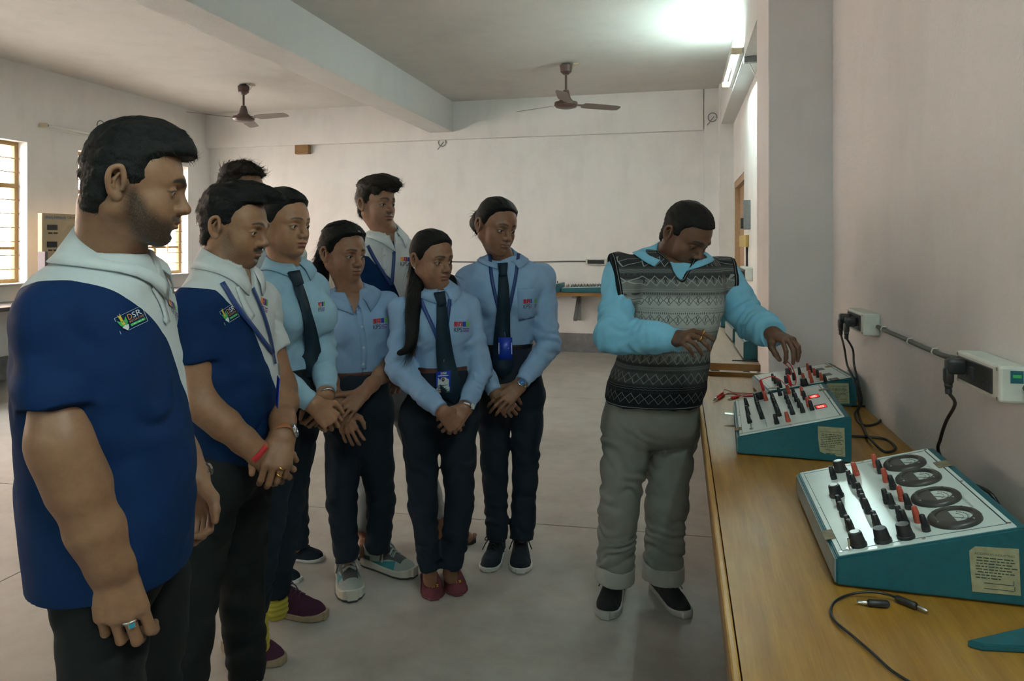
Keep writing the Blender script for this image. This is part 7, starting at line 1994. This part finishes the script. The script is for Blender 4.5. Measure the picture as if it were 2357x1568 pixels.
banana('plug_body', dk(2062, 1377, .007), dk(2110, 1396, .007), dk(2136, 1408, .006), M_BLK, t, .0065); under(t)
o = banana('loose_plug', dk(2046, 1391, .007), dk(1998, 1388, .007), dk(1972, 1386, .006), M_BLK, None, .0065); tag(o, 'loose black plug with a silver tip lying by the curled lead', 'plug')
# red leads
def above(c, uv, h): return np.array(c.root.matrix_basis @ c.at(*uv, h)) 
for c in (A_, B_, C_): c.root.matrix_basis
Bm = Matrix.Translation(B_.root.location) @ Matrix.Rotation(B_.rz, 4, 'Z')
pB = lambda u, v, h: np.array(Bm @ B_.at(u, v, h))
t = thing('test_lead', 'red test lead looping between terminals of the instrument with displays', 'cable', tuple(pB(*cB(642, 950), .03)))
q1, q2 = cB(642, 950), cB(890, 905)
a1, a2 = pB(*q1, .034), pB(*q2, .034); N_ = nrm(pB(*q1, .1) - pB(*q1, 0.))
d1, d2 = a1 @ D_DIR, a2 @ D_DIR
banana('red_plug', a1 + N_ * .045, a1 + N_ * .004, a1 - N_ * .004, M_REDB, t, .0055); banana('red_plug', a2 + N_ * .045, a2 + N_ * .004, a2 - N_ * .004, M_REDB, t, .0055)
bm = MB(); add_tube(bm, spline([a1 + N_ * .045, W(1758, 872, d1), W(1775, 867, d1), W(1795, 874, d1), W(1810, 888, (d1 + d2) / 2), a2 + N_ * .020 + V3(.004, .004, 0)], 6), .0016, 6); obj('wire', bm, M_REDB, t, 'all')
bm = MB(); add_tube(bm, spline([a2 + N_ * .045, W(1821, 862, d2), W(1815, 845, d2), W(1803, 835, d2), W(1812, 833, d2), W(1823, 845, d2), W(1832, 868, d2), W(1830, 886, d2), a2 + N_ * .012], 6), .0016, 6); obj('wire', bm, M_REDB, t, 'all'); under(t)
t = thing('test_lead', 'bunch of red and black test leads lying at the bench edge', 'cable', tuple(dk(1690, 912)))
banana('red_plug', dk(1667, 909, .006), dk(1652, 918, .006), dk(1642, 922, .006), M_REDB, t, .006); banana('red_plug', dk(1700, 912, .006), dk(1684, 916, .006), dk(1676, 919, .005), M_REDB, t, .006); banana('red_plug', dk(1664, 904, .016), dk(1650, 914, .014), dk(1644, 918, .012), M_REDB, t, .0055)
for m, pts in ((M_REDB, [(1667, 909), (1680, 905), (1700, 907), (1735, 910)]), (M_REDB, [(1664, 904), (1668, 897), (1690, 904), (1712, 905), (1735, 906)]), (M_REDB, [(1700, 912), (1715, 911), (1735, 912)]), (M_CORD, [(1668, 908), (1690, 908), (1715, 913), (1733, 913)])):
    bm = MB(); add_tube(bm, spline([dk(x, y, .004 + .004 * (i % 2)) for i, (x, y) in enumerate(pts)], 5), .0016, 6); obj('wire', bm, m, t, 'all')
under(t)
# tapered teal cover at the corner of the bench
p0, p1, p2 = [on_plane(x, y, 2, .803)[:2] for x, y in ((2226, 1486), (2440, 1436), (2440, 1505))]
m01 = on_plane(2262, 1496, 2, .803)[:2]
bm = MB(); add_prism(bm, [tuple(p0), tuple(m01), tuple(p2), tuple(p1)], .8005, .812); bmesh.ops.bevel(bm, geom=bm.edges[:], offset=.002, segments=2, affect='EDGES'); o = obj('metal_cover', bm, M_TEAL, None); tag(o, 'tapered teal metal cover lying at the near end of the bench', 'cover')
# --- right wall beyond the pillar
XW = .64
def wall_box(name, label, cat, y0, y1, z0, z1, dep, mat, bev=.004):
    bm = MB(); add_box(bm, (XW - dep / 2, (y0 + y1) / 2, (z0 + z1) / 2), (dep, abs(y1 - y0), z1 - z0), bev=bev); o = obj(name, bm, mat); return tag(o, label, cat)
wz = lambda x, y: on_plane(x, y, 0, XW)
a, b = wz(1728, 460), wz(1718, 530)
o = wall_box('isolator', 'grey switch isolator on the lit wall beyond the pillar', 'switch', min(a[1], b[1]), min(a[1], b[1]) + .14, b[2], a[2], .06, M_GREYM)
bm = MB(); add_box(bm, (XW - .07, min(a[1], b[1]) + .07, (a[2] + b[2]) / 2 - .08), (.03, .06, .10), bev=.004); obj('switch_lever', bm, M_BLK, o)
a, b = wz(1724, 541), wz(1708, 568)
o = wall_box('notice', 'small yellow notice board under the isolator', 'sign', min(a[1], b[1]), max(a[1], b[1]), b[2], a[2], .03, plain('yellow_board', (.50, .38, .12), .6), .002)
q0, q1 = wz(1721, 532), wz(1722, 540); bm = MB(); add_tube(bm, [wz(1722, 569) + V3(-.012, 0, 0), wz(1722, 616) + V3(-.012, 0, 0)], .010, 8); o = obj('conduit', bm, M_CORD, None, 'all'); tag(o, 'dark conduit running down to the small socket box', 'pipe')
a, b = wz(1733, 617), wz(1718, 640)
y0, y1 = min(a[1], b[1]), max(a[1], b[1])
socket_box('small white socket box with a plug above the far bench', XW, y0, max(y1, y0 + .14), b[2], a[2], .06)
pp = (XW - .066, (y0 + y1) / 2, (a[2] + b[2]) / 2); plug('black plug with a yellow lead above the far bench', pp, [(pp[0] - .03, pp[1] + .02, pp[2] - .2), (pp[0] - .0, pp[1] + .05, .88), (pp[0], pp[1] + .06, .81)])
a = on_plane(1722, 716, 2, .8); bm = MB(); add_box(bm, (.50, a[1] + .1, .87), (.20, .22, .14), bev=.006); o = obj('meter_box', bm, plain('tan_box', (.30, .25, .19), .5)); tag(o, 'tan box of a small supply on the far bench by the wall', 'box')
bm = MB(); add_box(bm, (.58, a[1] - .18, .86), (.08, .14, .12), bev=.01); o = obj('transformer', bm, M_BLK); tag(o, 'black transformer beside the tan box on the far bench', 'transformer')
# bracket and wires under the beam
bm = MB(); yy = 5.15
add_box(bm, (.565, 5.75, 2.895), (.15, .05, .045)); add_box(bm, (.625, 5.75, 2.80), (.03, .05, .22)); o = obj('angle_bracket', bm, M_GREYM); tag(o, 'grey angle bracket below the beam by the lit tube lamp', 'bracket')
bm = MB(); add_tube(bm, spline([(.50, 5.8, 2.93), (.53, 5.72, 2.86), (.58, 5.70, 2.74), (.61, 5.72, 2.72)], 6), .004, 6); obj('wire', bm, M_SOCKW, o, 'all')
# --- far wall
wb = lambda x, y, yy=9.26: on_plane(x, y, 1, yy)
a, b = wb(680, 333, 9.2), wb(711, 354, 9.2); bm = MB(); add_box(bm, ((a[0] + b[0]) / 2, 9.225, (a[2] + b[2]) / 2), (b[0] - a[0], .09, a[2] - b[2]), bev=.004); o = obj('wooden_block', bm, M_BROWN); tag(o, 'dark brown wooden box fixed high on the far wall', 'box')
def hook(label, p, ax):
    R = np.array(p); pts = []
    for a in np.linspace(-.3, 2 * PI - .5, 16): pts.append(R + ax * .055 * math.cos(a) + V3(0, 0, .055) * math.sin(a))
    bm = MB(); add_tube(bm, pts, .006, 6); add_tube(bm, [R + ax * .02 + V3(0, 0, .01), R - ax * .07 + V3(0, 0, -.10)], .005, 6); o = obj('wire_hook', bm, M_GREYM, None, 'all'); tag(o, label, 'hook')
hook('bent wire hook hanging from the far wall below the ceiling beam', wb(1018, 328, 9.25), V3(1, 0, 0)); hook('bent wire hook on the window wall near the unlit tube', on_plane(232, 288, 0, -6.985), V3(0, 1, 0)); hook('bent wire hook on the corner pier of the far wall', wb(1640, 270, 9.16), V3(1, 0, 0))
bm = MB(); P = [wb(x, y, 9.25) for x, y in ((704, 605), (800, 604), (930, 601), (1062, 603), (1150, 604), (1250, 603), (1300, 602), (1348, 602))]; add_tube(bm, spline(P, 5), .009, 6); o = obj('wall_cable', bm, M_CABLE, None, 'all'); tag(o, 'thin cable running level along the far wall', 'cable')
a, b = wb(1348, 596, 9.2), wb(1395, 610, 9.2)
t = thing('socket_box', 'white socket box with black plate on the far wall', 'socket', ((a[0] + b[0]) / 2, 9.26, (a[2] + b[2]) / 2))
bm = MB(); add_box(bm, (0, -.03, 0), (b[0] - a[0], .06, a[2] - b[2]), bev=.005); obj('box', bm, M_SOCKW, t); bm = MB(); add_box(bm, (0, -.062, 0), ((b[0] - a[0]) * .82, .006, (a[2] - b[2]) * .66), bev=.002); obj('plate', bm, M_SOCKB, t)
a, b = wb(700, 616, 9.1), wb(752, 690, 9.1)
t = thing('control_panel', 'cream control panel with a red emblem and two lamps on the far wall', 'panel', ((a[0] + b[0]) / 2, 9.26, (a[2] + b[2]) / 2)); w_, h_ = b[0] - a[0], a[2] - b[2]
bm = MB(); add_box(bm, (0, -.08, 0), (w_, .16, h_), bev=.006); obj('case', bm, plain('cream_panel_paint', (.62, .56, .48), .5), t)
T = lambda u, v: (-w_ / 2 + u * w_, -.163, h_ / 2 - v * h_)
bm = MB()
for pts in ([(.25, .28), (.34, .26), (.36, .16), (.42, .14)], [(.25, .28), (.30, .20), (.36, .17)], [(.36, .17), (.38, .25), (.44, .31)], [(.27, .22), (.27, .30)]): add_tube(bm, [T(*p) for p in pts], .012, 6)
obj('emblem', bm, M_PR, t); bm = MB(); add_box(bm, T(.34, .35), (w_ * .22, .004, h_ * .03)); obj('print', bm, M_PR, t)
for u, m in ((.60, plain('green_lamp', (.05, .35, .18), .3)), (.72, M_PR)):
    bm = MB(); add_cyl(bm, T(u, .24), .022, .03, 14, rot=Matrix.Rotation(PI / 2, 3, 'X'), bev=.004); obj('indicator_lamp', bm, m, t)
for u, v, r in ((.88, .20, .05), (.86, .50, .04)):
    bm = MB(); add_cyl(bm, T(u, v), r, .05, 18, rot=Matrix.Rotation(PI / 2, 3, 'X'), bev=.006); obj('selector_knob', bm, M_GREYM, t)
# --- the training board below the windows
y0, y1 = on_plane(97, 490, 0, -6.70)[1], 7.05
t = thing('training_board', 'beige circuit training board standing under the ochre windows', 'board', (-6.70, (y0 + y1) / 2, .83)); L = y1 - y0; Hh = 1.783 - .83
bm = MB(); add_box(bm, (-.03, 0, Hh / 2), (.06, L, Hh), bev=.004); obj('board', bm, plain('beige_board_enamel', (.40, .31, .19), .5, var=.05), t)
bm = MB(); add_box(bm, (.03, -L / 2 - .02, Hh * .28), (.10, .035, Hh * .56), bev=.004); obj('side_support', bm, plain('grey_violet_support', (.12, .10, .12), .5), t)
def bd(px, py): p = on_plane(px, py, 0, -6.70); return p[1] - (y0 + y1) / 2, p[2] - .83
for x0, y0_, x1, y1_ in ((108.5, 517, 131.5, 530), (108, 556, 130.5, 569.5), (170, 517.5, 192, 530), (170, 557, 192, 570)):
    a, b = bd(x0, y0_), bd(x1, y1_); bm = MB(); add_box(bm, (.004, (a[0] + b[0]) / 2, (a[1] + b[1]) / 2), (.012, b[0] - a[0], a[1] - b[1]), bev=.003); obj('display', bm, M_BLK, t)
    for xx in (x0 + 7, x0 + 19):
        a = bd(xx, y1_ + 6.5); bm = MB(); add_box(bm, (.004, a[0], a[1]), (.012, .045, .016), bev=.002); obj('terminal_pair', bm, M_BLK, t)
a, b = bd(103, 498), bd(151, 506); bm = MB(); add_box(bm, (.001, (a[0] + b[0]) / 2, (a[1] + b[1]) / 2), (.006, b[0] - a[0], a[1] - b[1])); np_ = obj('name_plate', bm, plain('grey_name_plate', (.22, .23, .24), .5), t)
flat_text('name_plate_text', 'R-L-C PARALLEL CIRCUIT', M_INK, np_, Matrix(((0, 0, 1, .0052), (1, 0, 0, a[0] + .012), (0, 1, 0, b[1] + .014), (0, 0, 0, 1))), .036)
